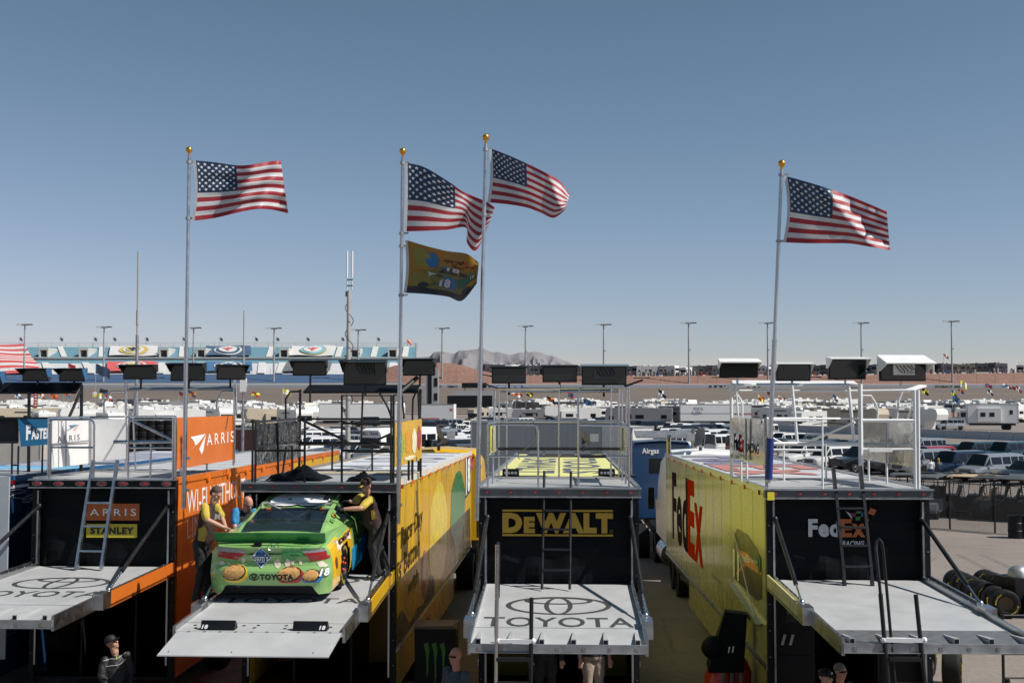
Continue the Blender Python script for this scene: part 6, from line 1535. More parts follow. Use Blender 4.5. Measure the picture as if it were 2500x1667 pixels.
r, T, P, b_ = stand('person in khaki trousers standing at the doorway below the middle lift', c.x-.05, 19.85, .42, 1.76, (.2,-1), [SKIN, CNAV, CNAV, mat('khaki trousers', (.30,.24,.19), .8, var=.12, bump=.4), SHOE, SKIN])
child_ell('hair', r, HAIR, [(P(0,-.02,.045),(.081,.095,.082),T)])
c = at(1330, 1640, 19.9)
r, T, P, b_ = stand('person dressed all in black at the doorway below the middle lift', c.x, 19.75, .42, 1.80, (.1,-1), [SKIN, CBLK, CBLK, CBLK, SHOE, SKIN], sleeve='long')
child_ell('hair', r, HAIR, [(P(0,-.02,.045),(.081,.095,.082),T)])
c = at(2013, 1652, 17.3)
r, T, P, b_ = stand('person in a black cap with a white badge below the rightmost lift', c.x, 17.3, 0, 1.70, (.8,-.6), [SKIN, CBLK, CBLK, CBLK, SHOE, SKIN])
cc = cap(r, T, P, BLACK, BLACK); mm = MB(); 
for q in ((.02,.015),(.011,.006),(.006,.014)): mm.tube([P(q[0]*math.cos(t*.5236), .098, .075+q[1]*math.sin(t*.5236)) for t in range(13)], .003, 5)
mm.build('badge', WHITEL, cc)
c = at(2050, 1650, 17.6)
r, T, P, b_ = stand('grey haired person in sunglasses below the rightmost lift', c.x, 17.6, 0, 1.72, (.5,-.9), [SKINR, mat('slate shirt', 0), mat('slate shirt', 0), CBLK, SHOE, SKINR])
child_ell('hair', r, mat('grey hair', (.16,.15,.14), .8, var=.3, scale=40), [(P(0,-.02,.045),(.081,.095,.082),T)])
mm = MB(); mm.tube([P(-.075,.055,.01),P(-.04,.092,.012),P(0,.098,.014),P(.04,.092,.012),P(.075,.055,.01)], .013, 6); mm.build('sunglasses', BLACK, r)
# ---- couple walking in the car park
c = onz(2273, 1172)
r, T, P, b_ = stand('person in a white jacket and jeans walking between the parked cars', c.x, c.y, 0, 1.48, (.25,.95), [SKIN, WHITE, WHITE, mat('denim', (.03,.075,.13), .8, var=.2), SHOE, SKIN], sleeve='long', vox=.02)
child_ell('hair', r, BLACK, [(P(0,-.015,.045),(.086,.10,.085),T)])
c = onz(2293, 1171)
r, T, P, b_ = stand('person with long blonde hair in a grey top walking between the parked cars', c.x, c.y+.1, 0, 1.44, (.2,.98), [SKIN, mat('grey knit', (.15,.15,.15), .8), mat('grey knit', 0), mat('denim', 0), SHOE, SKIN], sleeve='long', vox=.02)
child_ell('hair', r, mat('blonde hair', (.42,.24,.07), .7, var=.3, scale=30), [(P(0,-.03,.03),(.088,.095,.095),T),(P(0,-.075,-.12),(.085,.045,.16),T)])
# ================================================================== PARKED CARS, CAMPERS, TRUCKS
CARW = mat('car white', (.66,.66,.65), .22, var=.03, coat=.6)
def swp(c): return {'car white': c}
CP = {k: mat('car '+k, c, .22, met, var=.03, coat=.6) for k, c, met in (('black', (.010,.011,.013), 0), ('navy', (.010,.022,.05), .3), ('silver', (.36,.37,.38), .55), ('grey', (.12,.125,.13), .5), ('red', (.26,.012,.014), .1), ('teal', (.02,.05,.055), .3), ('beige', (.36,.32,.26), .4), ('orange', (.62,.20,.02), 0), ('charcoal', (.03,.033,.037), .4))}
HEADL = mat('headlamp', (.55,.56,.58), .1, .3, var=.2, scale=30, coat=.8)
RIMM = mat('wheel rim', (.45,.45,.46), .3, .9, var=.1)
def carproto(kind, detail=True):
    dim = dict(sedan=(4.8,.90,1.45), suv=(5.0,.97,1.85), minivan=(5.1,.98,1.76), pickup=(5.7,.98,1.88), van=(5.6,1.0,2.1))[kind]
    L, W, H = dim; h2 = L/2
    belt = dict(sedan=.93, suv=1.12, minivan=1.05, pickup=1.15, van=1.2)[kind]
    hood = dict(sedan=.80, suv=1.03, minivan=.98, pickup=1.10, van=1.1)[kind]
    r = thing('parked_car', 'parked car', 'car')
    f = h2                                            # front at +y
    lowp = [(-h2,.55,.80),(-h2+.12,.25,.92),(-h2+.9,.22,1.0),(0,.22,1.0),(f-1.0,.22,1.0),(f-.35,.24,.97),(f-.05,.38,.84),(f,.50,.78)]
    wsb = dict(sedan=f-1.25, suv=f-1.25, minivan=f-.95, pickup=f-1.5, van=f-.9)[kind]     # windscreen base
    def dk(y):
        if y > wsb: return lerp(belt, hood-.10, sstep(wsb, f, y)**1.4)
        if kind == 'sedan' and y < -h2+1.0: return belt-.03
        return belt
    ysl = [-h2,-h2+.06,-h2+.2,-h2+.5,-h2+.75,-h2+1.0,-h2+1.25,-h2+1.5,-.6,-.2,.2,.6,f-1.65,f-1.4,f-1.2,f-1.0,f-.8,f-.6,f-.4,f-.2,f-.06,f]
    wr = .34 if kind in ('sedan','minivan') else .39
    ax = (-h2+1.02, f-.98)
    mm = MB()
    def sec(y):
        zb, ws = 0, 0
        for (a, z0, w0), (b, z1, w1) in zip(lowp, lowp[1:]):
            if a <= y <= b: t = (y-a)/(b-a); zb, ws = lerp(z0,z1,t), lerp(w0,w1,t)
        w = W*ws; d = dk(y)
        return [(w*.95,zb),(w,zb+.12),(w*1.0,lerp(zb,d,.55)),(w*.985,d-.16),(w*.94,d-.04),(w*.84,d),(w*.45,d+.025),(0,d+.035)]
    for s in (-1, 1):
        for i in range(len(ysl)-1):
            A, B = sec(ysl[i]), sec(ysl[i+1])
            for j in range(7):
                yc, zc_ = (ysl[i]+ysl[i+1])/2, (A[j][1]+A[j+1][1])/2
                if j < 3 and any((yc-a)**2+(zc_-wr)**2 < (wr+.05)**2 for a in ax): continue
                mm.quad((s*A[j][0],ysl[i],A[j][1]),(s*B[j][0],ysl[i+1],B[j][1]),(s*B[j+1][0],ysl[i+1],B[j+1][1]),(s*A[j+1][0],ysl[i],A[j+1][1]))
    for yy, k in ((-h2, 0), (f, -1)):
        A = sec(yy); mm.poly([(-x, yy, z) for x, z in A]+[(x, yy, z) for x, z in A[::-1]][1:])
    # cabin
    wst = dict(sedan=.55, suv=.75, minivan=1.05, pickup=.55, van=1.5)[kind]
    rst = dict(sedan=-1.05, suv=-h2+.35, minivan=-h2+.30, pickup=-.85, van=-h2+.12)[kind]
    rsb = dict(sedan=-h2+.85, suv=-h2+.06, minivan=-h2+.06, pickup=-1.05, van=-h2+.05)[kind]
    gl = MB(); ys = [rsb]+[lerp(rsb,rst,t) for t in (.5,)]+[rst]+[lerp(rst,wst,t) for t in (.15,.17,.38,.40,.64,.67,.97)]+[wst]+[lerp(wst,wsb,t) for t in (.5,)]+[wsb]
    def gs_(y):
        if y < rst: t = (y-rsb)/(rst-rsb)
        elif y > wst: t = (wsb-y)/(wsb-wst)
        else: t = 1
        top = lerp(belt+.01, H, t**.9); wt = W*lerp(.84,.74,t); wb = W*.90
        return [(wb,belt-.01),(lerp(wb,wt,.15),lerp(belt,top,.12)),(lerp(wb,wt,.85),lerp(belt,top,.80)),(wt,lerp(belt,top,.93)),(wt*.88,top),(wt*.5,top+.03*t),(0,top+.035*t)]
    for s in (-1, 1):
        for i in range(len(ys)-1):
            A, B = gs_(ys[i]), gs_(ys[i+1]); yc = (ys[i]+ys[i+1])/2; wdt = ys[i+1]-ys[i]
            for j in range(6):
                g_ = (j == 1 and rst-.05 < yc < wst+.45 and wdt > .12) or (j >= 4 and (yc > wst or (yc < rst)))
                if kind == 'van' and yc < -.2 and j == 1: g_ = g_
                (gl if g_ else mm).quad((s*A[j][0],ys[i],A[j][1]),(s*B[j][0],ys[i+1],B[j][1]),(s*B[j+1][0],ys[i+1],B[j+1][1]),(s*A[j+1][0],ys[i],A[j+1][1]))
    if kind == 'pickup':
        mm.box((-W*.82,-h2+.08,belt-.35),(W*.82,-1.1,belt-.30)); mm.box((-W*.96,-h2+.05,belt-.05),(-W*.84,-1.05,belt+.04)); mm.box((W*.84,-h2+.05,belt-.05),(W*.96,-1.05,belt+.04))
    for s in (-1, 1): mm.box((min(s*W*1.0,s*(W+.16)),wsb-.35,belt+.02),(max(s*W*1.0,s*(W+.16)),wsb-.22,belt+.17))
    mm.build('body', CARW, r, smooth=38); gl.build('window', GLASSD, r, smooth=38)
    if not detail:
        mm = MB()
        for a in ax:
            for s in (-1, 1): mm.lathe([(.0,s*(W-.26)),(wr,s*(W-.24)),(wr,s*(W-.03)),(wr*.6,s*(W-.005)),(0,s*(W-.01))], (0,a,wr), 'X', 14, 0, caps=False)
        mm.build('wheels', RUBBER, r, smooth=40)
        mm = MB(); mm.box((-W*.6,f-.01,.5),(W*.6,f+.012,hood-.25)); mm.build('grille', DGREY, r)
        return r
    for a in ax:
        for s in (-1, 1):
            m2 = MB(); m2.lathe([(.1,s*(W-.26)),(wr,s*(W-.24)),(wr,s*(W-.04)),(wr*.66,s*(W-.01))], (0,a,wr), 'X', 20, 0, caps=False); m2.lathe([(wr*.66,s*(W-.012)),(wr*.6,s*(W-.05)),(wr*.2,s*(W-.06)),(0,s*(W-.03))], (0,a,wr), 'X', 20, 1, caps=False)
            for k in range(5):
                an = k*1.2566; m2.bar((s*(W-.03),a+.06*math.cos(an),wr+.06*math.sin(an)),(s*(W-.03),a+wr*.62*math.cos(an),wr+wr*.62*math.sin(an)),.05,.03,1,up=(1,0,0))
            m2.build('wheel', [RUBBER, RIMM], r, smooth=35)
    for s in (-1, 1):
        m2 = MB(); x0, x1 = sorted((s*W*.50, s*W*.80)); m2.hexa([(x0,f-.12,hood-.33),(x1,f-.22,hood-.33),(x1,f-.30,hood-.33),(x0,f-.2,hood-.33),(x0,f+.0,hood-.18),(x1,f-.13,hood-.16),(x1,f-.28,hood-.15),(x0,f-.2,hood-.15)]); m2.build('headlight', HEADL, r)
        m2 = MB(); x0, x1 = sorted((s*W*.62, s*W*.93)); m2.box((x0,-h2-.012,.75),(x1,-h2+.1,.98)); m2.build('tail_light', REDL, r)
    m2 = MB(); m2.box((-W*.46,f-.05,.58),(W*.46,f+.015,hood-.18)); 
    for k in range(3): m2.box((-W*.46,f+.015,.62+k*.1),(W*.46,f+.025,.65+k*.1))
    m2.build('grille', DGREY, r)
    m2 = MB(); m2.box((-.16,f+.0,.42),(.16,f+.03,.54)); m2.build('number_plate', mat('plate', (.42,.42,.42), .5), r)
    return r
PROTO = {}
def proto(kind, detail):
    k = (kind, detail)
    if k not in PROTO: PROTO[k] = [carproto(kind, detail), False]
    return PROTO[k]
CNT = {}
def put_car(kind, x, y, hx, hy, col, label, detail=True, group='cars in the open car park', z=None):
    p = proto(kind, detail); loc = (x, y, gz(x, y) if z is None else z); rot = (0, 0, math.atan2(-hx, hy))
    if not p[1] and col == 'white':
        p[1] = True; o = p[0]; o.location = loc; o.rotation_euler = rot; o['label'] = label; o['group'] = group
    else: o = dup(p[0], loc, rot, label, group, swap=None if col == 'white' else swp(CP[col]))
    o.name = {'sedan': 'parked_car', 'suv': 'parked_suv', 'minivan': 'parked_minivan', 'pickup': 'pickup_truck', 'van': 'parked_van'}[kind]
    o['category'] = {'sedan': 'car', 'suv': 'car', 'minivan': 'minivan', 'pickup': 'pickup truck', 'van': 'van'}[kind]
    return o
HX, HY = -.87, -.49
A0 = Vector((28.6, 85)); rv, nv = Vector((.49,-.87)), Vector((.87,.49))
rng = random.Random(11)
# front row, matched to the photograph
front = [('minivan','white',-8.0,'white minivan in the front row behind the white deck rails'),('pickup','black',-4.9,'black pickup in the front row seen through the mirrored deck panels'),('minivan','charcoal',-2.1,'charcoal minivan in the front row beside the black pickup'),('suv','silver',.6,'silver car in the front row left of the navy sport utility'),('suv','navy',3.5,'navy sport utility with tan lower trim in the front row'),('minivan','silver',6.4,'silver grey minivan in the front row right of the navy sport utility'),('sedan','black',9.3,'black car at the right edge of the front row'),('suv','white',-11.0,'white sport utility in the front row left of the white minivan'),('suv','beige',-14.0,'beige sport utility in the front row at the end of the rightmost hauler roof')]
for k, c, t, lab in front:
    p = A0 + rv*t; put_car(k, p.x, p.y, HX, HY, c, lab)
o = [q for q in bpy.data.objects if q.get('label','').startswith('navy sport')][0]
mm = MB(); mm.box((-.985,-1.4,.30),(-.972,1.4,.48)); mm.box((.972,-1.4,.30),(.985,1.4,.48)); mm.box((-.8,2.49,.30),(.8,2.515,.52)); mm.build('lower_trim', mat('tan trim', (.30,.24,.16), .4, .2), o)
offs = [5.7,17.2,22.9,34.2,39.9,51.0,56.6,-11.4,-5.7,-22.8,-28.4,-17.1,-40,-45.6]
ncar = 0; lots = []
for off in offs:
    k = 0
    for i in range(-48, 8):
        t = i*2.95 + rng.uniform(-.2,.2); p = A0 + rv*t + nv*off
        q = ray(0,0)
        if p.y < 70 or p.y > 215: continue
        px = 1250+FPX*p.x/p.y
        if off < 0 and (px > 1560 or p.y < 92): continue
        if px < 625 or px > 2540: continue
        if px < 1010 and (p.y < 88 or p.y > 150 or rng.random() < .25): continue
        if off < 0 and t > -20: continue
        if px < 1900 and rng.random() < .10: continue
        if px > 1880 and off > 18: continue
        if px > 1480 and (off > 41 or p.y > 178): continue
        if p.y > 150 and px < 1500 and rng.random() < .35: continue
        lots.append((off, t, p, px))
LOTV = lots
for off, t, p, px in lots:
    ncar += 1; det = p.y < 105
    if px > 1950: col = rng.choice(['black','black','navy','charcoal','grey','silver','teal','white','silver','red' if rng.random() < .35 else 'black'])
    else: col = rng.choice(['white','white','white','silver','black','grey','white','beige','charcoal','red' if rng.random() < .4 else 'white'])
    kind = rng.choice(['sedan','suv','minivan','suv','pickup','van'] if px < 1950 else ['sedan','suv','suv','minivan','sedan'])
    kn = {'sedan':'car','suv':'sport utility','minivan':'minivan','pickup':'pickup','van':'van'}[kind]
    where = 'right of the white deck rails' if px > 2270 else 'behind the white deck rails' if px > 1880 else 'beyond the blue truck cab' if px > 1540 else 'behind the black railed deck' if px < 1000 else 'left of the tallest flagpole' if px < 1180 else 'behind the grey box trailer'
    row = 'second row' if off == 5.7 else 'third row' if off == 17.2 else 'fourth row' if off == 22.9 else 'far rows' if off > 0 else 'rows'
    # rows face alternate ways
    sgn = 1 if off in (17.2,34.2,51.0,-5.7,-17.1,-28.4,-45.6) else -1
    if off == 5.7: sgn = -1
    put_car(kind, p.x, p.y, HX*sgn, HY*sgn, col, f'{col} {kn} parked in the {row} {where}', det, f'{col} {kn}s in the {row} {where}')
# other vehicles in the middle distance on the left
for k, (kind, col, px, py, hd, lab) in enumerate((('pickup','white',612,1040,(-1,.1),'white pickup by the campers left of the black railed deck'),('pickup','white',670,1040,(-1,.1),'white pickup with open bed behind the coiled cable mast'),('van','white',640,1052,(-1,.15),'white van below the two white pickups'),('pickup','orange',540,1026,(-1,.1),'yellow orange pickup above the orange deck sign'),('suv','charcoal',370,1026,(-1,.1),'charcoal sport utility above the tyre racks'),('pickup','white',338,1024,(-1,.1),'white pickup left of the charcoal sport utility'),('sedan','black',415,1026,(-1,.1),'black car just left of the leftmost flagpole'),('pickup','white',480,1026,(-1,.1),'white pickup just right of the leftmost flagpole'),('suv','charcoal',895,1042,(-1,-.2),'dark sport utility in front of the white trailer with black letters'),('pickup','grey',1345,1042,(-.4,-.9),'dark pickup facing the campers above the grey box trailer'),('suv','silver',2318,1050,(-1,-.15),'silver crossover in front of the orange crates beside the white truck'))):
    p = onz(px, py, 0); put_car(kind, p.x, p.y, *hd, col, lab, p.y < 170, 'vehicles parked among the campers')
p = at(2077, 972, 327); put_car('pickup', p.x, p.y, -1, 0, 'white', 'white pickup driving on the banked track', False, 'vehicles on the track', z=1.75)

# ------------------------------------------------------------------ campers
CAMP = mat('camper white', (.66,.655,.63), .4, var=.05); CTAN = mat('camper tan', (.42,.36,.27), .45, var=.08); CDK = mat('camper dark', (.035,.035,.04), .3, var=.1, coat=.4); CGR = mat('camper grey', (.22,.22,.23), .4, var=.1); CSTR = mat('camper stripe', (.10,.09,.09), .4)
CROOF = mat('camper roof', (.60,.60,.58), .7, var=.12, scale=2)
def camper(kind, bodym, name, cat, stripe=CSTR):
    r = thing(name, name.replace('_', ' '), cat)
    L, W, H = dict(coach=(11.5,2.5,3.6), fifth=(10.5,2.45,3.8), trailer=(8.0,2.45,3.1), classc=(8.2,2.4,3.2))[kind]
    mm = MB(); w = W/2; h2 = L/2
    if kind == 'coach': out = [(-h2,.55),(-h2,H-.1),(-h2+.12,H),(h2-.35,H),(h2-.05,H-.5),(h2,1.2),(h2-.05,.55)]
    elif kind == 'fifth': out = [(-h2,.7),(-h2,H-.35),(-h2+.3,H-.3),(h2-2.6,H-.2),(h2-.9,H),(h2-.25,H-.2),(h2,H-.9),(h2-.2,2.1),(h2-2.3,1.9),(h2-2.5,.7)]
    elif kind == 'classc': out = [(-h2,.6),(-h2,H),(h2-1.2,H),(h2-.55,H-.25),(h2-.5,2.25),(h2-1.0,2.15),(h2-.7,1.25),(h2,1.15),(h2,.5)]
    else: out = [(-h2,.6),(-h2,H-.2),(-h2+.2,H),(h2-.4,H),(h2,H-.9),(h2-.1,.6)]
    mm.prism([(-w,y,z) for y, z in out], (W,0,0)); mm.build('body', bodym, r)
    g_ = MB()
    for s in (-1, 1):
        xs = sorted((s*w, s*(w+.015)))
        for (a, b, z0, z1) in ((-h2+.9,-h2+1.9,1.75,2.4),(-.9,.5,1.75,2.4),(1.2,2.0,1.75,2.4)): g_.box((xs[0],a,z0),(xs[1],b,z1))
        if kind in ('coach','classc'): g_.box((xs[0],h2-1.5,1.5),(xs[1],h2-.7,2.2))
    if kind == 'coach': g_.hexa([(-w+.12,h2-.02,1.45),(w-.12,h2-.02,1.45),(w-.12,h2-.1,1.45),(-w+.12,h2-.1,1.45),(-w+.15,h2-.02,2.75),(w-.15,h2-.02,2.75),(w-.15,h2-.25,2.75),(-w+.15,h2-.25,2.75)])
    if kind == 'classc': g_.hexa([(-w+.2,h2-.66,1.28),(w-.2,h2-.66,1.28),(w-.2,h2-.8,1.28),(-w+.2,h2-.8,1.28),(-w+.25,h2-.93,2.1),(w-.25,h2-.93,2.1),(w-.25,h2-1.05,2.1),(-w+.25,h2-1.05,2.1)])
    g_.box((-w+.6,-h2-.012,1.8),(w-.9,-h2,2.35))
    g_.build('window', GLASSD, r)
    st = MB()
    for s in (-1, 1):
        xs = sorted((s*w, s*(w+.012))); st.hexa([(xs[0],-h2+.3,1.35),(xs[1],-h2+.3,1.35),(xs[1],h2-2.8,1.05),(xs[0],h2-2.8,1.05),(xs[0],-h2+.3,1.62),(xs[1],-h2+.3,1.62),(xs[1],h2-2.8,1.16),(xs[0],h2-2.8,1.16)])
    st.build('stripe', stripe, r)
    rf = MB(); rf.box((-.4,-1.6,H-.03-(.25 if kind == 'fifth' else 0)),(.4,-.6,H+.28-(.2 if kind == 'fifth' else 0))); rf.box((-.35,1.4,H-.2),(.35,2.2,H+.25)); rf.ball((.6,.4,H-.05),(.3,.3,.25),10,6); rf.box((-.7,-h2+1,H-.25),(-.3,-h2+1.5,H+.06)); rf.build('roof_unit', CROOF, r)
    wh = MB()
    for s in (-1, 1):
        for a in ((-h2+2.4, h2-1.6) if kind in ('coach','classc') else (-1.2,-.3)): wh.lathe([(.1,s*(w-.25)),(.45,s*(w-.25)),(.45,s*(w-.02)),(.2,s*w)], (0,a,.45), 'X', 12, 0, caps=False)
    wh.build('wheels', RUBBER, r)
    aw = MB(); aw.tube([(w+.08,-2.2,H-.55),(w+.08,1.6,H-.55)], .09, 6); aw.build('awning_roll', DGREY, r)
    if kind in ('fifth','trailer'):
        so = MB(); so.box((-w-.55,-.6,1.0),(-w,2.2,H-.9),0); so.box((-w-.562,0,1.8),(-w-.55,1.4,2.4),1); so.build('slide_out', [bodym, GLASSD], r)
    return r
CK = {'coach': ('motorhome','motorhome'), 'fifth': ('camper_trailer','camper'), 'trailer': ('travel_trailer','camper'), 'classc': ('motorhome','motorhome')}
CPROT = {}
def put_camper(kind, bm_, x, y, ang, label, group, z=None, sc=1):
    key = (kind, bm_.name)
    loc = (x, y, gz(x, y) if z is None else z)
    if key not in CPROT:
        o = camper(kind, bm_, *CK[kind]); CPROT[key] = o; o.location = loc; o.rotation_euler = (0,0,ang); o['label'] = label; o['group'] = group
    else: o = dup(CPROT[key], loc, (0,0,ang), label, group)
    return o
rng = random.Random(5)
names = {CAMP.name: 'white', CTAN.name: 'tan', CDK.name: 'black', CGR.name: 'grey'}
kn = {'coach': 'motorhome', 'fifth': 'tall nosed camper', 'trailer': 'travel trailer', 'classc': 'small motorhome'}
def zone(px): return 'below the grandstand' if px < 1000 else 'below the mountains' if px < 1420 else 'below the right end of the red bank' if px > 1900 else 'in front of the red bank'
nrv = 0
for j in range(15):
    y = 172 + j*9.6
    for i in range(-16, 17):
        x = i*9.5 + (j % 2)*4.5 + rng.uniform(-1.2,1.2); yy = y + rng.uniform(-1.5,1.5)
        px = 1250+FPX*x/yy
        if px < -40 or px > 2540: continue
        nn = (Vector((x, yy))-A0).dot(nv)
        if nn < 69 and px > 1010: continue
        if px < 1010 and yy < 178: continue
        if 745 < px < 1000 and yy < 246: continue
        if 1000 <= px < 1130 and yy < 236: continue
        if px > 1480 and px < 1900 and yy < 232: continue
        if 2250 < px and yy < 232: continue
        if yy > 255 and rng.random() < .35: continue
        if rng.random() < .08: continue
        kind = rng.choice(['coach','fifth','trailer','fifth','classc','coach','trailer'])
        b_ = rng.choice([CAMP]*8+[CTAN, CGR, CDK] if yy > 215 else [CAMP]*5+[CTAN])
        ang = math.atan2(-HX, HY) + rng.choice([0, math.pi/2, math.pi/2, -math.pi/2, math.pi]) + rng.uniform(-.08,.08)
        put_camper(kind, b_, x, yy, ang, f'{names[b_.name]} {kn[kind]} in the infield campground {zone(px)}', f'{names[b_.name]} {kn[kind]}s in the infield {zone(px)}'); nrv += 1
# front rank of campers matched to the photograph
for kind, b_, px, py, ang, lab in (('fifth',CAMP,1395,1041,1.72,'white tall nosed camper with slide-out above the right end of the grey box trailer'),('trailer',CGR,1300,1038,1.6,'grey and white travel trailer with dark swooshes left of the dark pickup'),('trailer',CAMP,1228,1036,1.5,'white travel trailer with a grey end right of the tallest flagpole'),('classc',CTAN,1185,1036,2.2,'beige small motorhome just right of the tallest flagpole'),('fifth',CAMP,505,1035,-1.5,'white tall nosed camper behind the orange deck sign'),('fifth',CAMP,720,1035,1.5,'white tall nosed camper left of the coiled cable mast'),('trailer',CAMP,2120,1046,1.5,'white travel trailer behind the mirrored right deck panels'),('coach',CAMP,2235,1046,1.45,'long white motorhome left of the white truck with house body'),('coach',CGR,1560,1046,1.4,'grey motorhome left of the white box trailer with blue letters')):
    p = onz(px, py, 0); put_camper(kind, b_, p.x, p.y, ang, lab, 'campers in the front rank')
# motorhomes along the top of the bank
for k, px in enumerate(range(1215, 2560, 46)):
    px += rng.randint(-9, 9)
    if 1285 < px < 1335 and k % 2: continue
    Y = 402+rng.uniform(0,3); x = gx(px, Y); zt = prof(HT, x)-.05+.0
    kind = rng.choice(['coach','coach','classc','coach']); b_ = rng.choice([CDK, CDK, CAMP, CTAN, CGR, CDK])
    put_camper(kind, b_, x, Y+4, math.pi+rng.choice([-1,-1,1])*rng.uniform(.5,1.2), f'{names[b_.name]} {kn[kind]} parked along the top of the red bank', f'{names[b_.name]} {kn[kind]}s along the red bank', z=zt)
# crowd along the bank, too many to count
mm = MB(); rr = random.Random(3)
for k in range(260):
    px = rr.uniform(1225, 2500); Y = 399.5+rr.uniform(0,2.2); x = gx(px,Y); z = prof(HT,x)
    mm.box((x-.25,Y-.15,z),(x+.25,Y+.15,z+rr.uniform(1.0,1.7)), rr.choice([0,0,0,0,0,0,1,2,2,3]))
cr = mm.build('crowd', [DGREY, mat('crowd red', (.3,.03,.03), .8), mat('crowd pale', (.4,.38,.36), .8), mat('crowd blue', (.04,.08,.2), .8)]); tag(cr, 'line of spectators and chairs along the top of the red bank', 'crowd', kind='stuff')

# ------------------------------------------------------------------ box trailers and trucks
def box_trailer(name, label, a, b, H, D, Z0, mt, endm=None, text=None, stripe=None):
    """side facing the camera from world point a to b (ground), depth D"""
    c = (a+b)/2; L = (b-a).length; ang = math.atan2(b.y-a.y, b.x-a.x)
    r = thing(name, label, 'trailer', (c.x, c.y, a.z), (0,0,ang)); h = L/2
    mm = MB(); mm.box((-h,0,Z0),(h,D,H),0)
    if endm: mm.box((-h-.012,.02,Z0+.02),(-h-.001,D-.02,H-.02),1)
    mm.build('box', [mt, endm or mt], r)
    mm = MB(); mm.box((-h-.02,-.02,H-.12),(h+.02,0,H+.02)); mm.box((-h-.02,-.02,Z0-.02),(h+.02,0,Z0+.1)); mm.box((-h-.02,-.015,Z0),(-h+.06,.0,H)); mm.box((h-.06,-.015,Z0),(h+.02,0,H)); mm.build('trim', ALUD, r)
    mm = MB()
    for x in (h*.45, h*.6):
        mm.lathe([(.1,.1),(.5,.1),(.5,.35),(.1,.35)], (x,0,.5), 'Y', 14)
    mm.box((-h*.9,.3,Z0-.35),(h*.9,D-.3,Z0)); mm.build('running_gear', BLACK, r)
    if stripe: mm = MB(); mm.box((-h+.05,-.006,stripe[0]),(h-.05,-.002,stripe[1])); mm.build('stripe', stripe[2], r)
    for t in (text or []):
        mm = MB(); mm.text(t[0], (-h+t[1]*L, -.01, t[2]), (1,0,0), (0,0,1), t[3], t[4], 0, bold=t[6] if len(t) > 6 else .0); mm.build('lettering', t[5], r)
    return r
NVY = mat('navy lettering', (.03,.05,.10), .5)
box_trailer('box_trailer', 'long white box trailer with blue PORTA KLEEN letters', Vector((gx(1660,221),221,0)), Vector((gx(1832,221),220,0)), 4.15, 2.5, 1.0, WHITE, GREYP, [('PORTA', .19, 2.95, 1.7, .62, NVY), ('KLEEN', .16, 2.2, 1.75, .62, NVY), ('MOBILE SHOWER', .76, 2.15, 3.4, .34, mat('brick lettering', (.35,.03,.02), .5), .02)], (2.3,2.5,mat('grey stripe', (.35,.36,.40), .5)))  # grey left end: shade of the side away from the sun, put into colour
box_trailer('box_trailer', 'white box trailer with black letters behind the black railed deck', Vector((gx(779,236),236,0)), Vector((gx(971,236),236,0)), 4.2, 2.5, .8, WHITE, None, [('bsr', .30, 2.5, 1.6, 1.0, BLACKL, .05)])
box_trailer('box_trailer', 'white sponsor trailer with grey chequer fade left of the tallest flagpole', Vector((gx(1026,226),226,0)), Vector((gx(1108,226),225,0)), 4.1, 2.5, .8, WHITE, None, [('SC', .88, 2.8, .7, .5, mat('brick lettering', 0), .05)])
box_trailer('box_trailer', 'long slate grey box trailer behind the silver railed deck', Vector((gx(1150,73),73,0)), Vector((gx(1512,73),73,0)), 4.1, 2.6, .9, mat('slate trailer side', (.115,.135,.155), .45, var=.14, scale=.7, stretch=(8,1,.4)), mat('grimy trailer end', (.17,.17,.16), .7, var=.35, scale=3))
box_trailer('box_trailer', 'white box trailer left of the blue truck cab', Vector((gx(1532,69),69,0)), Vector((gx(1600,69),70,0)), 3.85, 2.5, .9, OFFW)
box_trailer('box_trailer', 'low tan roofed trailer with small script at the left edge', Vector((gx(-60,70),70,0)), Vector((gx(102,70),70,0)), 3.75, 9.0, .8, mat('warm grey side', (.42,.40,.36), .5, var=.08), None, [('Comfort Inn Inc', .42, 3.0, .75, .16, DGREY)])
box_trailer('box_trailer', 'long silver roofed trailer left of the leftmost antenna mast', Vector((gx(104,80),80,0)), Vector((gx(258,80),84,0)), 4.0, 8.0, .8, ALUD)
box_trailer('box_trailer', 'maroon and white low trailer beside the black railed deck', Vector((gx(566,90),90,0)), Vector((gx(628,90),90,0)), 3.2, 2.5, .4, mat('maroon side', (.05,.016,.014), .5, var=.2))
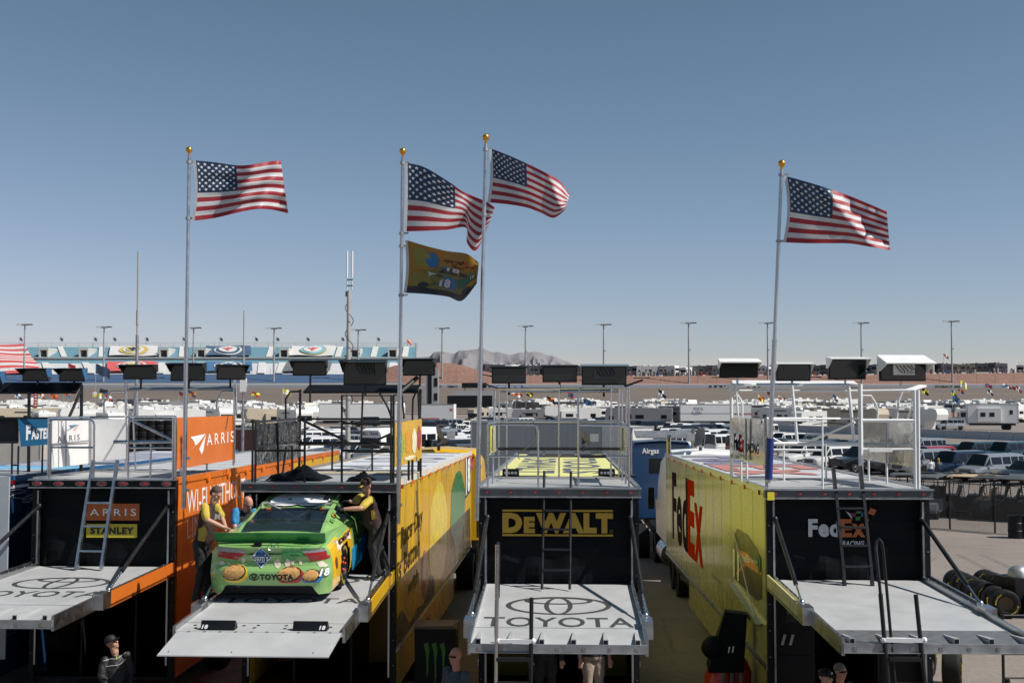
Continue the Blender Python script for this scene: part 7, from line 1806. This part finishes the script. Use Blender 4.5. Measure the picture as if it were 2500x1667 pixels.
def tractor(label, loc, yaw, col, name='semi_truck', chrome=True):
    r = thing(name, label, 'truck', loc, (0,0,R(-yaw)))
    mm = MB()                                              # rear of sleeper at y=0, front to +y
    mm.loft([[(s*1.2,y,z) for s, z in ((-1,1.1),(1,1.1))]+[(1.22,y,2.2),(1.18,y,h-.35),(1.0,y,h-.06),(0,y,h),(-1.0,y,h-.06),(-1.18,y,h-.35),(-1.22,y,2.2)] for y, h in ((0,3.85),(.1,3.95),(1.2,3.98),(2.0,3.85),(2.9,3.2),(3.5,2.3))], 0)
    mm.build('cab', col, r, smooth=40)
    mm = MB(); mm.loft([[(-w,y,.7),(w,y,.7),(w,y,h-.15),(w*.8,y,h),(-w*.8,y,h),(-w,y,h-.15)] for y, w, h in ((3.4,1.0,2.1),(4.6,.95,1.95),(5.3,.8,1.75),(5.5,.7,1.5))], 0); mm.build('hood', col, r, smooth=40)
    mm = MB(); mm.box((-.45,-.012,2.75),(.45,0,3.3)); mm.build('rear_window', GLASSD, r)
    mm = MB(); mm.box((-.5,-3.2,.75),(.5,5,1.05)); mm.build('frame', BLACK, r)
    for y in (-2.6,-1.3,4.3):
        for s in (-1, 1):
            mm = MB(); mm.lathe([(.15,s*.72),(.52,s*.72),(.52,s*1.2),(.3,s*1.22),(.28,s*1.12)], (0,y,.52), 'X', 20, 0, caps=False); mm.build('wheel', RUBBER, r, smooth=40)
    for s in (-1, 1):
        mm = MB(); mm.lathe([(.0,.3),(.36,.3),(.36,1.9),(0,1.9)], (s*1.0,0,.75), 'Y', 20, 0, caps=False); mm.build('fuel_tank', CHROME, r, smooth=40)
        mm = MB(); mm.tube([(s*1.15,-.15,1.2),(s*1.15,-.15,4.2),(s*1.15,-.3,4.4)], .07, 10); mm.build('exhaust_stack', CHROME, r, smooth=40)
        mm = MB(); mm.box((min(s*1.3,s*1.5),3.1,1.9),(max(s*1.3,s*1.5),3.2,2.6)); mm.build('mirror', BLACK, r)
    return r
p = at(1620, 1150, 45)
tr = tractor('blue truck cab with white letters left of the pale glossy hauler', (5.55, 44.5, 0), 1.5, mat('truck blue', (.008,.045,.125), .35, var=.06, coat=.4))
mm = MB(); mm.text('Airgas', (-.72,-.012,3.42), (1,0,0), (0,0,1), .62, .26, 0, bold=.03); mm.build('cab_lettering', WHITEL, tr)
mm = MB(); mm.lathe([(.0,-.015),(.19,-.015),(.2,0)], (.0,0,0), 'Y', 20); q = mm.build('round_badge', mat('badge gold', (.5,.33,.05), .5), tr); q.location = (.62,-.01,2.95)
mm = MB(); mm.hexa([(-.95,-.1,4.05),(1.2,-.1,4.05),(1.2,.9,4.25),(-.95,.9,4.25),(-.95,-.1,4.10),(1.2,-.1,4.10),(1.2,.9,4.30),(-.95,.9,4.30)]); mm.build('roof_deflector', ALUD, tr)
o = hF.matrix_world if False else FF.M
tractor('white truck cab at the front of the pale glossy hauler', (o @ Vector((0,17.0,0))).to_tuple()[:2]+(0,), 1.6, WHITE)
tractor('yellow truck cab at the front of the warm yellow hauler', (FM.M @ Vector((0.35,17.0,0))).to_tuple()[:2]+(0,), 2.65, YELLOWO)
tractor('white sleeper cab left of the white box trailer with blue letters', (gx(1560,228), 222, 0), 90, mat('cab cream', (.5,.5,.48), .4))
# white truck with a house body
a, b = Vector((gx(2360,200),200,0)), Vector((gx(2472,200),198,0))
r = box_trailer('house_truck', 'white truck with a house body and side windows beyond the concrete barriers', a, b, 4.35, 2.5, 1.1, WHITE)
mm = MB(); mm.box((-2.4,-.5,1.4),(1.2,0,3.6),0); 
for x in (-2.0,-.6): mm.box((x,-.512,2.2),(x+.8,-.5,2.9),1)
mm.box((2.6,-.02,2.6),(3.1,-.005,3.3),1); mm.build('slide_out', [WHITE, GLASSD], r)
mm = MB(); mm.box((-5.3,.2,1.0),(-3.85,2.3,3.2)); mm.box((-6.6,.4,.8),(-5.3,2.1,2.1)); mm.build('cab', OFFW, r); mm = MB(); mm.box((-5.0,.185,2.1),(-4.2,.2,2.9)); mm.box((-5.33,.3,2.1),(-5.3,2.2,3.0)); mm.build('window', GLASSD, r)
for px, cl in ((2298, mat('crate rust', (.40,.08,.02), .6)), (2316, mat('crate orange', (.70,.20,.02), .5))):
    p = onz(px, 1044, 0); r = thing('crate', ('rust' if px < 2300 else 'bright orange')+' crate stacked beside the white truck with a house body', 'crate', (p.x, p.y, 1.6)); mm = MB(); mm.box((-.6,-.5,0),(.6,.5,1.1)); 
    for k in range(3): mm.box((-.62,-.52,.1+k*.36),(.62,.52,.16+k*.36))
    mm.build('crate_body', cl, r); mm = MB(); mm.box((-.65,-.55,-1.6),(.65,.55,0)); mm.build('stand', GREYP, r)
# shuttle bus
c = onz(905, 1088, 0); r = thing('shuttle_bus', 'white and grey shuttle bus with BELL TRANS on its brow', 'bus', (gx(905,95), 95, 0), (0,0,R(-38)))
mm = MB(); mm.loft([[(-1.2,y,.5),(1.2,y,.5),(1.22,y,1.6),(1.15,y,h-.25),(.9,y,h),(-.9,y,h),(-1.15,y,h-.25),(-1.22,y,1.6)] for y, h in ((0,2.9),(.35,3.05),(7.0,3.05))], 0); mm.build('body', WHITE, r, smooth=40)
mm = MB(); mm.hexa([(-1.1,-.9,.5),(1.1,-.9,.5),(1.1,0,.5),(-1.1,0,.5),(-1.0,-.8,1.25),(1.0,-.8,1.25),(1.05,0,1.5),(-1.05,0,1.5)]); mm.build('hood', WHITE, r)
mm = MB(); mm.box((-1.02,-.03,1.5),(1.02,.0,2.3)); 
for k in range(5): mm.box((-1.24,.6+k*1.2,1.5),(-1.2,1.6+k*1.2,2.5)); mm.box((1.2,.6+k*1.2,1.5),(1.24,1.6+k*1.2,2.5))
mm.build('window', GLASSD, r)
mm = MB(); mm.text('BELL TRANS', (-.85,-.02,2.5), (1,0,0), (0,0,1), 1.7, .26, 0, bold=.02); mm.build('lettering', NVY, r)
for s in (-1,1):
    for y in (.2, 5): mm = MB(); mm.lathe([(.1,s*.9),(.4,s*.9),(.4,s*1.18),(.2,s*1.2)], (0,y,.4), 'X', 14, 0, caps=False); mm.build('wheel', RUBBER, r)

# ------------------------------------------------------------------ concrete barriers, fence, carts, tyres
p0 = Vector((46.0,184.0)); d = (Vector((64.3,150.0))-p0).normalized()
bp = MB(); bp.prism([(0,-.35,0),(0,.35,0),(0,.30,.12),(0,.13,.42),(0,.10,1.08),(0,-.10,1.08),(0,-.13,.42),(0,-.30,.12)], (3.62,0,0))
first = None
for k in range(-8, 13):
    c = p0 + d*(3.7*k); lab = 'grey concrete barrier in the line between the car park and the campers'
    if first is None: first = bp.build('concrete_barrier', mat('barrier concrete', (.37,.385,.41), .8, var=.10, scale=1.2), None, loc=(c.x,c.y,0), rot=(0,0,math.atan2(d.y,d.x))); o = first
    else: o = first.copy(); COL.objects.link(o); o.location = (c.x,c.y,0)
    tag(o, lab, 'barrier', 'concrete barriers')
# chain-link fence
fa, fb = onz(2150, 1277), onz(2520, 1308); fd = (fb-fa).normalized(); FLn = (fb-fa).length; Hh = 1.95
fr = thing('chain_link_fence', 'black chain-link fence in front of the golf carts', 'fence', fa, (0,0,math.atan2(fd.y,fd.x)))
mm = MB(); st_ = .105
n = int(FLn/st_)
for k in range(-int(Hh/st_), n):
    for sg in (0, 1):
        x0, x1, z0, z1 = k*st_, k*st_+Hh, 0, Hh
        if x0 < 0: z0 -= x0; x0 = 0
        if x1 > FLn: z1 -= x1-FLn; x1 = FLn
        if x1-x0 < .05: continue
        a, b = (x0,0,z0), (x1,0,z1)
        if sg: a, b = (x0,.004,Hh-z0), (x1,.004,Hh-z1)
        mm.tube([a, b], .007, 3, caps=False)
mm.build('wire_mesh', mat('fence wire', (.008,.009,.010), .6, var=0, spec=.2), fr)
for px in (2168, 2326, 2487):
    x = min(FLn, (onz(px, 1290)-fa).dot(fd)); mm = MB(); mm.tube([(x,.02,0),(x,.02,Hh+.12)], .04, 8); mm.build('post', BLACKM, fr)
mm = MB(); mm.tube([(0,.02,Hh),(FLn,.02,Hh)], .022, 6); mm.build('top_rail', BLACKM, fr)
# golf carts
def golf_cart(label, loc, ang, roofm, bodym, seatm):
    r = thing('golf_cart', label, 'golf cart', loc, (0,0,ang), 'golf carts behind the chain-link fence')
    mm = MB(); mm.prism([(-.58,y,z) for y, z in ((-1.2,.35),(-1.2,.85),(-.2,.85),(-.1,.35),(.6,.30),(.75,.75),(1.1,.68),(1.25,.45),(1.2,.30),(-1.1,.28))], (1.16,0,0)); mm.build('body', bodym, r)
    mm = MB(); mm.box((-.55,-.95,.85),(.55,-.35,.98)); mm.hexa([(-.55,-.95,.98),(.55,-.95,.98),(.55,-.85,.98),(-.55,-.85,.98),(-.55,-1.08,1.4),(.55,-1.08,1.4),(.55,-.98,1.4),(-.55,-.98,1.4)]); mm.build('seat', seatm, r)
    mm = MB(); mm.loft([[(-.62,y,z),(-.5,y,z+.06),(.5,y,z+.06),(.62,y,z),(.5,y,z-.03),(-.5,y,z-.03)] for y, z in ((-1.25,1.86),(-1.1,1.90),(.75,1.90),(.95,1.84))], 0); mm.build('roof', roofm, r, smooth=50)
    for x in (-.54, .54):
        mm = MB(); mm.tube([(x,.75,.75),(x,.62,1.86)], .02, 6); mm.build('post', BLACKM, r)
        mm = MB(); mm.tube([(x,-1.15,.85),(x,-1.05,1.88)], .02, 6); mm.build('post', BLACKM, r)
        for y in (-.8,.85): mm = MB(); s = 1 if x > 0 else -1; mm.lathe([(.05,s*.40),(.23,s*.40),(.23,s*.60),(.1,s*.6)], (0,y,.23), 'X', 14, 0, caps=False); mm.build('wheel', RUBBER, r)
    mm = MB(); mm.tube([(-.28+.16*math.cos(t*.5236), .42+.05*math.sin(t*.5236), 1.08+.15*math.sin(t*.5236)) for t in range(13)], .013, 5); mm.tube([(-.28,.42,1.08),(-.28,.7,.7)], .018, 6); mm.build('steering_wheel', BLACK, r)
CTANS = mat('cart tan', (.42,.33,.20), .6)
for px, py, ang, rm, bm2, sm_, lab in ((2268,1262,2.6,DGREY,mat('cart grey', (.10,.11,.12), .4),BLACK,'dark roofed golf cart with pale printed hood behind the fence'),(2372,1262,1.0,CTANS,DGREY,CTANS,'tan roofed golf cart with tan seats behind the fence'),(2432,1266,1.2,DGREY,BLACK,BLACK,'dark roofed golf cart right of the tan roofed one'),(2490,1272,1.0,DGREY,BLACK,BLACK,'dark roofed golf cart at the right edge behind the fence'),(2290,1256,1.3,DGREY,BLACK,BLACK,'black golf cart second from the left in the rear row'),(2345,1256,1.1,DGREY,BLACK,BLACK,'black golf cart behind the tan roofed one'),(2405,1258,1.2,DGREY,BLACK,BLACK,'black golf cart in the middle of the rear row'),(2462,1260,1.0,DGREY,BLACK,BLACK,'black golf cart in the rear row near the right edge'),(2228,1256,1.4,DGREY,BLACK,BLACK,'black golf cart in the rear row beside the rightmost hauler')):
    p = onz(px, py); golf_cart(lab, (p.x,p.y,0), ang, rm, bm2, sm_)
# oil drums
for px, lab in ((2480,'black ribbed oil drum by the fence at the right edge'),(2502,'black oil drum cut off by the right edge')):
    p = onz(px, 1313); r = thing('oil_drum', lab, 'drum', p); mm = MB(); mm.lathe([(.0,.0),(.29,.0),(.29,.28),(.305,.30),(.29,.32),(.29,.58),(.305,.60),(.29,.62),(.29,.88),(.30,.90),(.26,.88),(0,.87)], n=24, caps=False); mm.build('drum_body', BLACK, r, smooth=35)
# racing tyres
TY = mat('tyre print', (.55,.45,.05), .6)
def tyre(label, loc, axis_ang, group, tilt=0, rim=True, text=True):
    r = thing('racing_tyre', label, 'tyre', loc, (tilt, 0, axis_ang), group)
    mm = MB(); mm.lathe([(.20,-.15),(.31,-.17),(.345,-.15),(.355,-.10),(.355,.10),(.345,.15),(.31,.17),(.20,.15)], (0,0,0), 'X', 30, 0, caps=False); mm.build('tread', RUBBER, r, smooth=50)
    if rim: mm = MB(); mm.lathe([(.21,-.14),(.19,-.06),(.06,-.03),(0,-.03)], (0,0,0), 'X', 24, 0, caps=False); mm.lathe([(.21,.14),(.19,.06),(.06,.03),(0,.03)], (0,0,0), 'X', 24, 0, caps=False); mm.build('rim', mat('bronze rim', (.10,.075,.045), .5, .4, var=.2), r, smooth=30)
    if text:
        mm = MB()
        for s in (-1, 1):
            for wd, a0 in (('EAGLE', 2.1), ('GOODYEAR', -.9)):
                mm.text(wd, (0,0,0),(1,0,0),(0,0,1),1,1,0,bold=.03,fn=lambda u,v: Vector((s*(.172-.02*abs(v-.5)), s*(-1)*(.255+.062*v)*math.cos(a0-u*1.15)*-1, (.255+.062*v)*math.sin(a0-u*1.15))))
        mm.build('sidewall_lettering', TY, r)
    return r
t0 = None
def put_tyre(label, loc, rot, group):
    global t0
    if t0 is None: t0 = tyre(label, loc, rot[2], group); t0.rotation_euler = rot; return t0
    return dup(t0, loc, rot, label, group)
i = 0
for row, (xo, lab) in enumerate(((0,'yellow lettered racing tyre in the front row of tyres beside the rightmost lift'),(.82,'yellow lettered racing tyre in the rear row of tyres at the right edge'))):
    for k in range(7):
        for lv in (0,):
            y = 34.0-k*.58; put_tyre(lab, (12.55+xo+(34-y)*-.02, y, .36+lv*.66), (rng.uniform(0,6), 0, 1.57-.10), 'rows of racing tyres')
put_tyre('large bare racing tyre standing upright near the right lift corner', (8.52, 23.4, .36), (1.0, 0, -.42), 'tyres under the right lift')
put_tyre('racing tyre half hidden behind the large bare tyre', (8.28, 24.2, .36), (2.0, 0, -.5), 'tyres under the right lift')
# tyre racks seen above the left hauler
for c_ in range(9):
    for lv in range(6):
        p = Vector((gx(333+c_*10.5, 62), 62+.25*(c_ % 2), .18+.0)); put_tyre('bronze rimmed tyre in the tall stacks above the left hauler', (p.x, p.y, 2.62+lv*.34), (rng.uniform(0,6), R(90), 0), 'stacked tyres above the left hauler')
mm = MB(); mm.box((gx(328,62)-.1,61.4,0),(gx(425,62)+.2,62.8,2.44)); tr_ = mm.build('tyre_rack', DGREY); tag(tr_, 'low dark platform carrying the tall tyre stacks', 'rack')
# tyre cart and stanchion
r = thing('tyre_cart', 'black tubular cart standing right of the large bare tyre', 'cart', (9.35, 23.0, 0)); mm = MB()
for x in (0,.5,.98): mm.tube([(x,0,.1),(x,0,1.45)], .03, 8)
for z in (.25,.7,1.1,1.43): mm.tube([(0,0,z),(.98,0,z)], .018, 6)
for k in range(5): mm.bar((0,.0,.2+.25*k),(.12,.3,.2+.25*k),.02,.02)
mm.build('tube_frame', BLACKM, r)
for s in (.1,.9): mm = MB(); mm.lathe([(0,-.03),(.12,-.03),(.12,.03),(0,.03)], (s,.1,.12), 'X', 14); mm.build('wheel', RUBBER, r)
r = thing('generator', 'black generator with a silver domed top beside the tyres at the right edge', 'generator', (13.05, 31.2, 0), (0,0,.3))
mm = MB(); mm.box((-.35,-.4,.12),(.55,.4,.95)); 
for k in range(5): mm.box((-.36,-.3+k*.12,.3),(-.35,-.24+k*.12,.8))
mm.build('casing', BLACK, r)
mm = MB(); mm.lathe([(.0,1.22),(.16,1.2),(.26,1.1),(.28,.95)], (.1,0,0), n=18, caps=False); mm.build('dome', ALUD, r, smooth=50)
for s in (-.3,.3): mm = MB(); mm.lathe([(0,-.42),(.14,-.42),(.14,.42),(0,.42)], (s+.1,0,.14), 'Y', 14); mm.build('wheel', RUBBER, r)
# ------------------------------------------------------------------ things between the haulers
c = at(1062, 1667, 21.0); r = thing('drinks_cabinet', 'tall black cabinet with green claw marks between two haulers', 'cabinet', (c.x, 21.0, 0), (0,0,R(-2)))
mm = MB(); mm.box((-.36,0,0),(.36,.62,1.56)); mm.build('cabinet_body', BLACK, r)
mm = MB(); mm.hexa([(-.38,-.03,1.56),(.38,-.03,1.56),(.38,.64,1.56),(-.38,.64,1.56),(-.38,-.03,1.60),(.30,-.03,1.62),(.38,.64,1.60),(-.38,.64,1.60)]); mm.build('lid', mat('brown lid', (.12,.085,.06), .6), r)
mm = MB()
for k in range(3):
    x = -.15+k*.14; mm.poly([(x-.05,-.004,1.30),(x+.03,-.004,1.33),(x+.05,-.004,1.18),(x+.03,-.004,1.0),(x+.035,-.004,.85-.1*(k==1)),(x+.005,-.004,.70-.1*(k==1)),(x,-.004,.95),(x-.01,-.004,1.15)])
mm.build('claw_logo', mat('claw green', (.06,.22,.03), .5), r)
r = thing('fuel_can', 'red fuel can with black padded cover beside the pale glossy hauler', 'fuel can', (gx(1768,20.6), 20.6, 0))
mm = MB(); mm.lathe([(.0,.0),(.24,.0),(.26,.1),(.26,.85),(.2,1.0),(.10,1.1)], (-.12,0,0), n=18, caps=False); mm.lathe([(.0,.0),(.22,.0),(.24,.1),(.24,.9),(.18,1.05),(.1,1.15)], (.22,.2,0), n=18, caps=False); mm.build('can_body', REDP, r, smooth=40)
mm = MB(); mm.hexa([(-.35,-.22,.95),(.25,-.22,.95),(.30,.3,1.0),(-.3,.3,1.0),(-.05,-.15,1.95),(.33,-.15,1.9),(.38,.15,1.9),(0,.15,1.95)]); mm.ball((-.25,-.12,1.35),(.2,.18,.2),12,8); mm.build('padded_cover', TARP, r, smooth=30)
mm = MB(); mm.text('11', (-.02,-.232,1.28), (1,0,.1), (0,.05,1), .11, .10, 0, bold=.05, shear=.2); mm.build('number', WHITEL, r)
for k, x in enumerate((-.1,.05,.2)):
    mm = MB(); mm.bar((x,-.26,.95),(x-.06,-.30,.2),.05,.04); mm.build('handle', mat('handle grey', (.12,.12,.12), .4), r)
# gear on decks
def heap(name, label, F, pts, y0, y1, h, mt, cat):
    a, b = F.px(*pts[0], y=y0), F.px(*pts[1], y=y0); mm = MB(); n = 16; rn = random.Random(len(label)); rows = []
    for k in range(9):
        t = k/8; row = []
        for i in range(n+1):
            u = i/n; e = math.sin(math.pi*u)**.55*math.sin(math.pi*min(1,max(0,t*.94+.03)))**.7
            row.append(Vector((lerp(a.x,b.x,u), lerp(y0,y1,t), ROOFZ+.005+h*e*(.75+.25*math.sin(u*9+t*5)+.18*rn.uniform(-1,1)))))
        rows.append(row)
    mm.loft(rows, 0, False, False); o = mm.build(name, mt, None, smooth=35); o.matrix_world = F.M; tag(o, label, cat); return o
heap('folded_cover', 'heap of black folded covers on the deck above the car', FM, ((643,1178),(783,1178)), .35, 1.5, .25, TARP, 'cover')
heap('folded_cover', 'small black heap with straps behind the capped person', FM, ((843,1178),(905,1178)), .3, 1.0, .16, TARP, 'cover')
for px, lab in ((1247,'black equipment case with clips at the left of the silver railed deck'),(1481,'black equipment case with trailing cables at the right of the silver railed deck')):
    a = FD.px(px, 1162, z=ROOFZ); M_ = FD.M @ a; r = thing('equipment_case', lab, 'case', M_, (0,0,R(-2.4))); mm = MB(); mm.box((-.16,-.08,0),(.16,.1,.14)); mm.box((-.13,-.095,.03),(.13,-.08,.11)); mm.build('case_shell', BLACK, r); mm = MB()
    for k in range(4): mm.lathe([(0,-.1),(.028,-.1),(.028,-.094)], (-.1+.066*k,0,.07), 'Y', 10)
    mm.build('socket', ALUD, r)
    mm = MB(); rn = random.Random(px)
    pts = [Vector((.1,.05,.02))]
    for k in range(14): pts.append(Vector((.15+.25*rn.uniform(-1,1.6)+.02*k, .1+.5*rn.uniform(-1,.8), .014)))
    if px > 1300: mm.tube([cubic([p.to_tuple() for p in pts], t/60) for t in range(61)], .009, 5); mm.build('cable', BLACKM, r)
for F, px, py, lab in ((FD, 1302, 1030, 'black cable hanging from the middle of the silver railed deck'), (FM, 905, 1090, 'thin black cable looping down inside the black railed deck')):
    mm = MB(); a = F.px(px, py, y=2.9); b = F.px(px-30, py+90, y=1.6); mm.tube([a.lerp(b, t/12)+Vector((.10*math.sin(t*.5), 0, -.12*math.sin(t/12*math.pi))) for t in range(13)], .008, 5); o = mm.build('cable', BLACKM); o.matrix_world = F.M; tag(o, lab, 'cable')
mm = MB(); a = FB.px(-15,1163,y=-.3); b = FB.px(18,1400,y=-.3); mm.box((a.x-.5,-.32,b.z-1.5),(b.x,-.28,a.z)); mm.build('open_door', mat('grey door skin', (.34,.37,.40), .45, var=.1), hB)
# dishes and masts
def dish(label, px0, py0, px1, py1, Y, base_z, face=1):
    c = at((px0+px1)/2, (py0+py1)/2, Y); Rr = (py1-py0)/2*Y/FPX
    r = thing('satellite_dish', label, 'satellite dish', (c.x, c.y, base_z), group='satellite dishes on the hauler fronts')
    mm = MB(); rows = []
    for k in range(6):
        q = k/5*Rr; rows.append([(q*math.cos(t*.3142), q*math.sin(t*.3142)*1.0, .12*(q/Rr)**2*Rr*2) for t in range(20)])
    mm.loft(rows, 0, True, False); d_ = mm.build('reflector', mat('dish grey', (.20,.20,.18), .5), r, smooth=50); d_.location = (0,0,c.z-base_z); d_.rotation_euler = (0, R(68*face), R(20))
    mm = MB(); mm.tube([(0,.1,0),(0,.1,c.z-base_z)], .05, 8); mm.build('stand', DGREY, r)
    mm = MB(); mm.bar((-.05*face,0,c.z-base_z-Rr*.9),(Rr*1.3*face,-.1,c.z-base_z-.05),.05,.05); mm.box((Rr*1.15*face-.1,-.2,c.z-base_z-.1),(Rr*1.15*face+.15,.0,c.z-base_z+.12)); mm.build('feed_arm', GREYP, r)
dish('satellite dish at the front of the warm yellow hauler roof', 1056, 1038, 1085, 1088, 37.5, 3.9)
dish('satellite dish seen through the silver railed deck', 1412, 1048, 1436, 1090, 36.2, 3.9)
dish('dark satellite dish between the blue truck cab and the mirrored sign', 1697, 1043, 1726, 1094, 36.5, 3.9, -1)
def mast(label, px, ptop, Y, r0, extra=None):
    t = at(px, ptop, Y); r = thing('antenna_mast', label, 'mast', (t.x, Y, 0), group='thin masts behind the haulers'); H = t.z; mm = MB()
    mm.tube([(0,0,0),(0,0,H*.42)], r0, 10); mm.tube([(0,0,H*.42),(0,0,H*.66)], r0*.72, 10); mm.build('lower_tube', ALUD, r, smooth=40)
    mm = MB(); mm.tube([(0,0,H*.66),(0,0,H)], r0*.4, 8); mm.tube([(0,0,H*.70),(0,0,H*.76)], r0*.62, 8); mm.build('upper_tube', mat('mast tan', (.34,.33,.31), .5), r)
    mm = MB(); mm.bar((-.3,0,H*.53),(.2,0,H*.53),.08,.08); mm.build('clamp', DGREY, r); return r, H
mast('tall thin mast rising left of the leftmost flagpole', 338, 614, 66, .125)
r, H = mast('shorter thin mast right of the leftmost flagpole', 596, 758, 62, .085)
mm = MB(); mm.box((-.16,-.1,H*.58),(.16,.1,H*.65)); mm.build('junction_box', WHITE, r)
t = at(852, 613, 60); r = thing('radio_mast', 'grey mast with twin white antennas and a coiled black cable', 'mast', (t.x, 60, 0)); H = t.z
mm = MB(); mm.tube([(0,0,0),(0,0,H-2.0)], .13, 10, radii=[.15,.09]); mm.build('mast_tube', mat('mast pale', (.42,.41,.39), .45, .3), r, smooth=40)
for x in (-.09,.17): 
    mm = MB(); mm.tube([(x,0,H-1.35),(x,0,H)], .045, 8); mm.build('antenna', WHITE, r)
    mm = MB(); mm.tube([(x,0,H-1.95),(x,0,H-1.5)], .03, 8); mm.build('antenna_base', OFFW, r)
mm = MB(); mm.box((-.16,-.06,H-2.3),(.02,.08,H-2.05)); mm.bar((-.1,0,H-1.45),(.2,0,H-1.45),.06,.06); mm.bar((-.1,0,H-1.75),(.2,0,H-1.75),.06,.06); mm.build('clamp', DGREY, r)
mm = MB(); mm.tube([(.04+.20*math.sin(t*.42)*1.0, .18*math.cos(t*.42)-.05, 2.5+t*(H-5)/90) for t in range(91)], .02, 5); mm.build('coiled_cable', BLACKM, r)
# flags flown over the campers
FC_ = [('red', REDP), ('blue', BLUEP), ('black', BLACK), ('white', WHITE), ('yellow', YELLOWL), ('navy', BLUED), ('orange', ORANGE)]
rn = random.Random(21)
def campflag(px, py, Y, c1, c2, w=2.0, h=1.2, ph=0, lab=None):
    t = at(px, py, Y); zb = gz(t.x, Y); r = thing('camp_flag', lab or f'{c1[0]} and {c2[0]} flag flying over the campers {zone(px)}', 'flag', (t.x, Y, zb), group='flags over the campers'); H = t.z-zb
    mm = MB(); mm.tube([(0,0,0),(0,0,H)], .05, 5); mm.build('pole', GREYP, r)
    mm = MB(); N = 8; P = lambda i, j: (.05+i*w/N*.92, .25*math.sin(i*1.1+ph)*i/N, H-.05-j*h/4-(i/N)**1.3*h*.55+.10*math.sin(i*1.3+ph))
    for i in range(N):
        for j in range(4): mm.quad(P(i,j),P(i+1,j),P(i+1,j+1),P(i,j+1), (j//2+i//4) % 2)
    mm.build('cloth', [c1[1], c2[1]], r, smooth=60)
for k, (px, py) in enumerate(((36,958),(94,958),(122,960),(156,950),(226,955),(242,947),(256,963),(436,955),(460,953),(614,955),(690,948),(1248,955),(1258,955),(1284,955),(1335,967),(1386,955),(1424,972),(1607,950),(1850,963),(1872,955),(1900,965),(2032,962),(2180,978),(2250,945),(2322,950),(2325,965),(2344,928),(2338,947),(2405,935),(2410,950),(2446,935),(2462,940),(2480,940))):
    c1, c2 = rn.sample(FC_, 2); campflag(px, py, 262+rn.uniform(-20,30), c1, c2, rn.uniform(1.2,2.1), rn.uniform(.8,1.35), rn.uniform(0,6))
campflag(234, 888, 230, FC_[5], FC_[5], 2.9, 1.9, .4, 'navy flag with yellow edging flying below the grandstand')
campflag(167, 887, 230, FC_[0], FC_[3], 3.0, 1.6, 1.4, 'red and white striped flag beside the navy one below the grandstand')
campflag(2303, 863, 400, FC_[0], FC_[3], 1.8, 1.2, 1.0, 'red and white flag flying high over the bank at the right')
p = at(87, 993, 150); r = thing('feather_banner', 'tall red feather banner with white marks at the left', 'banner', (p.x, p.y, 0)); mm = MB(); hh_ = at(87,957,150).z; mm.box((-.24,-.02,4.2),(.24,.02,hh_),0)
for k in range(5): mm.box((-.12,-.03,4.4+k*.35),(.12,-.021,4.6+k*.35),1)
mm.build('banner_cloth', [REDP, WHITE], r); mm = MB(); mm.tube([(-.26,0,0),(-.26,0,hh_)], .03, 6); mm.build('pole', GREYP, r)

for p_ in PROTO.values():
    if not p_[1]:
        for ch in list(p_[0].children_recursive)+[p_[0]]: bpy.data.objects.remove(ch)
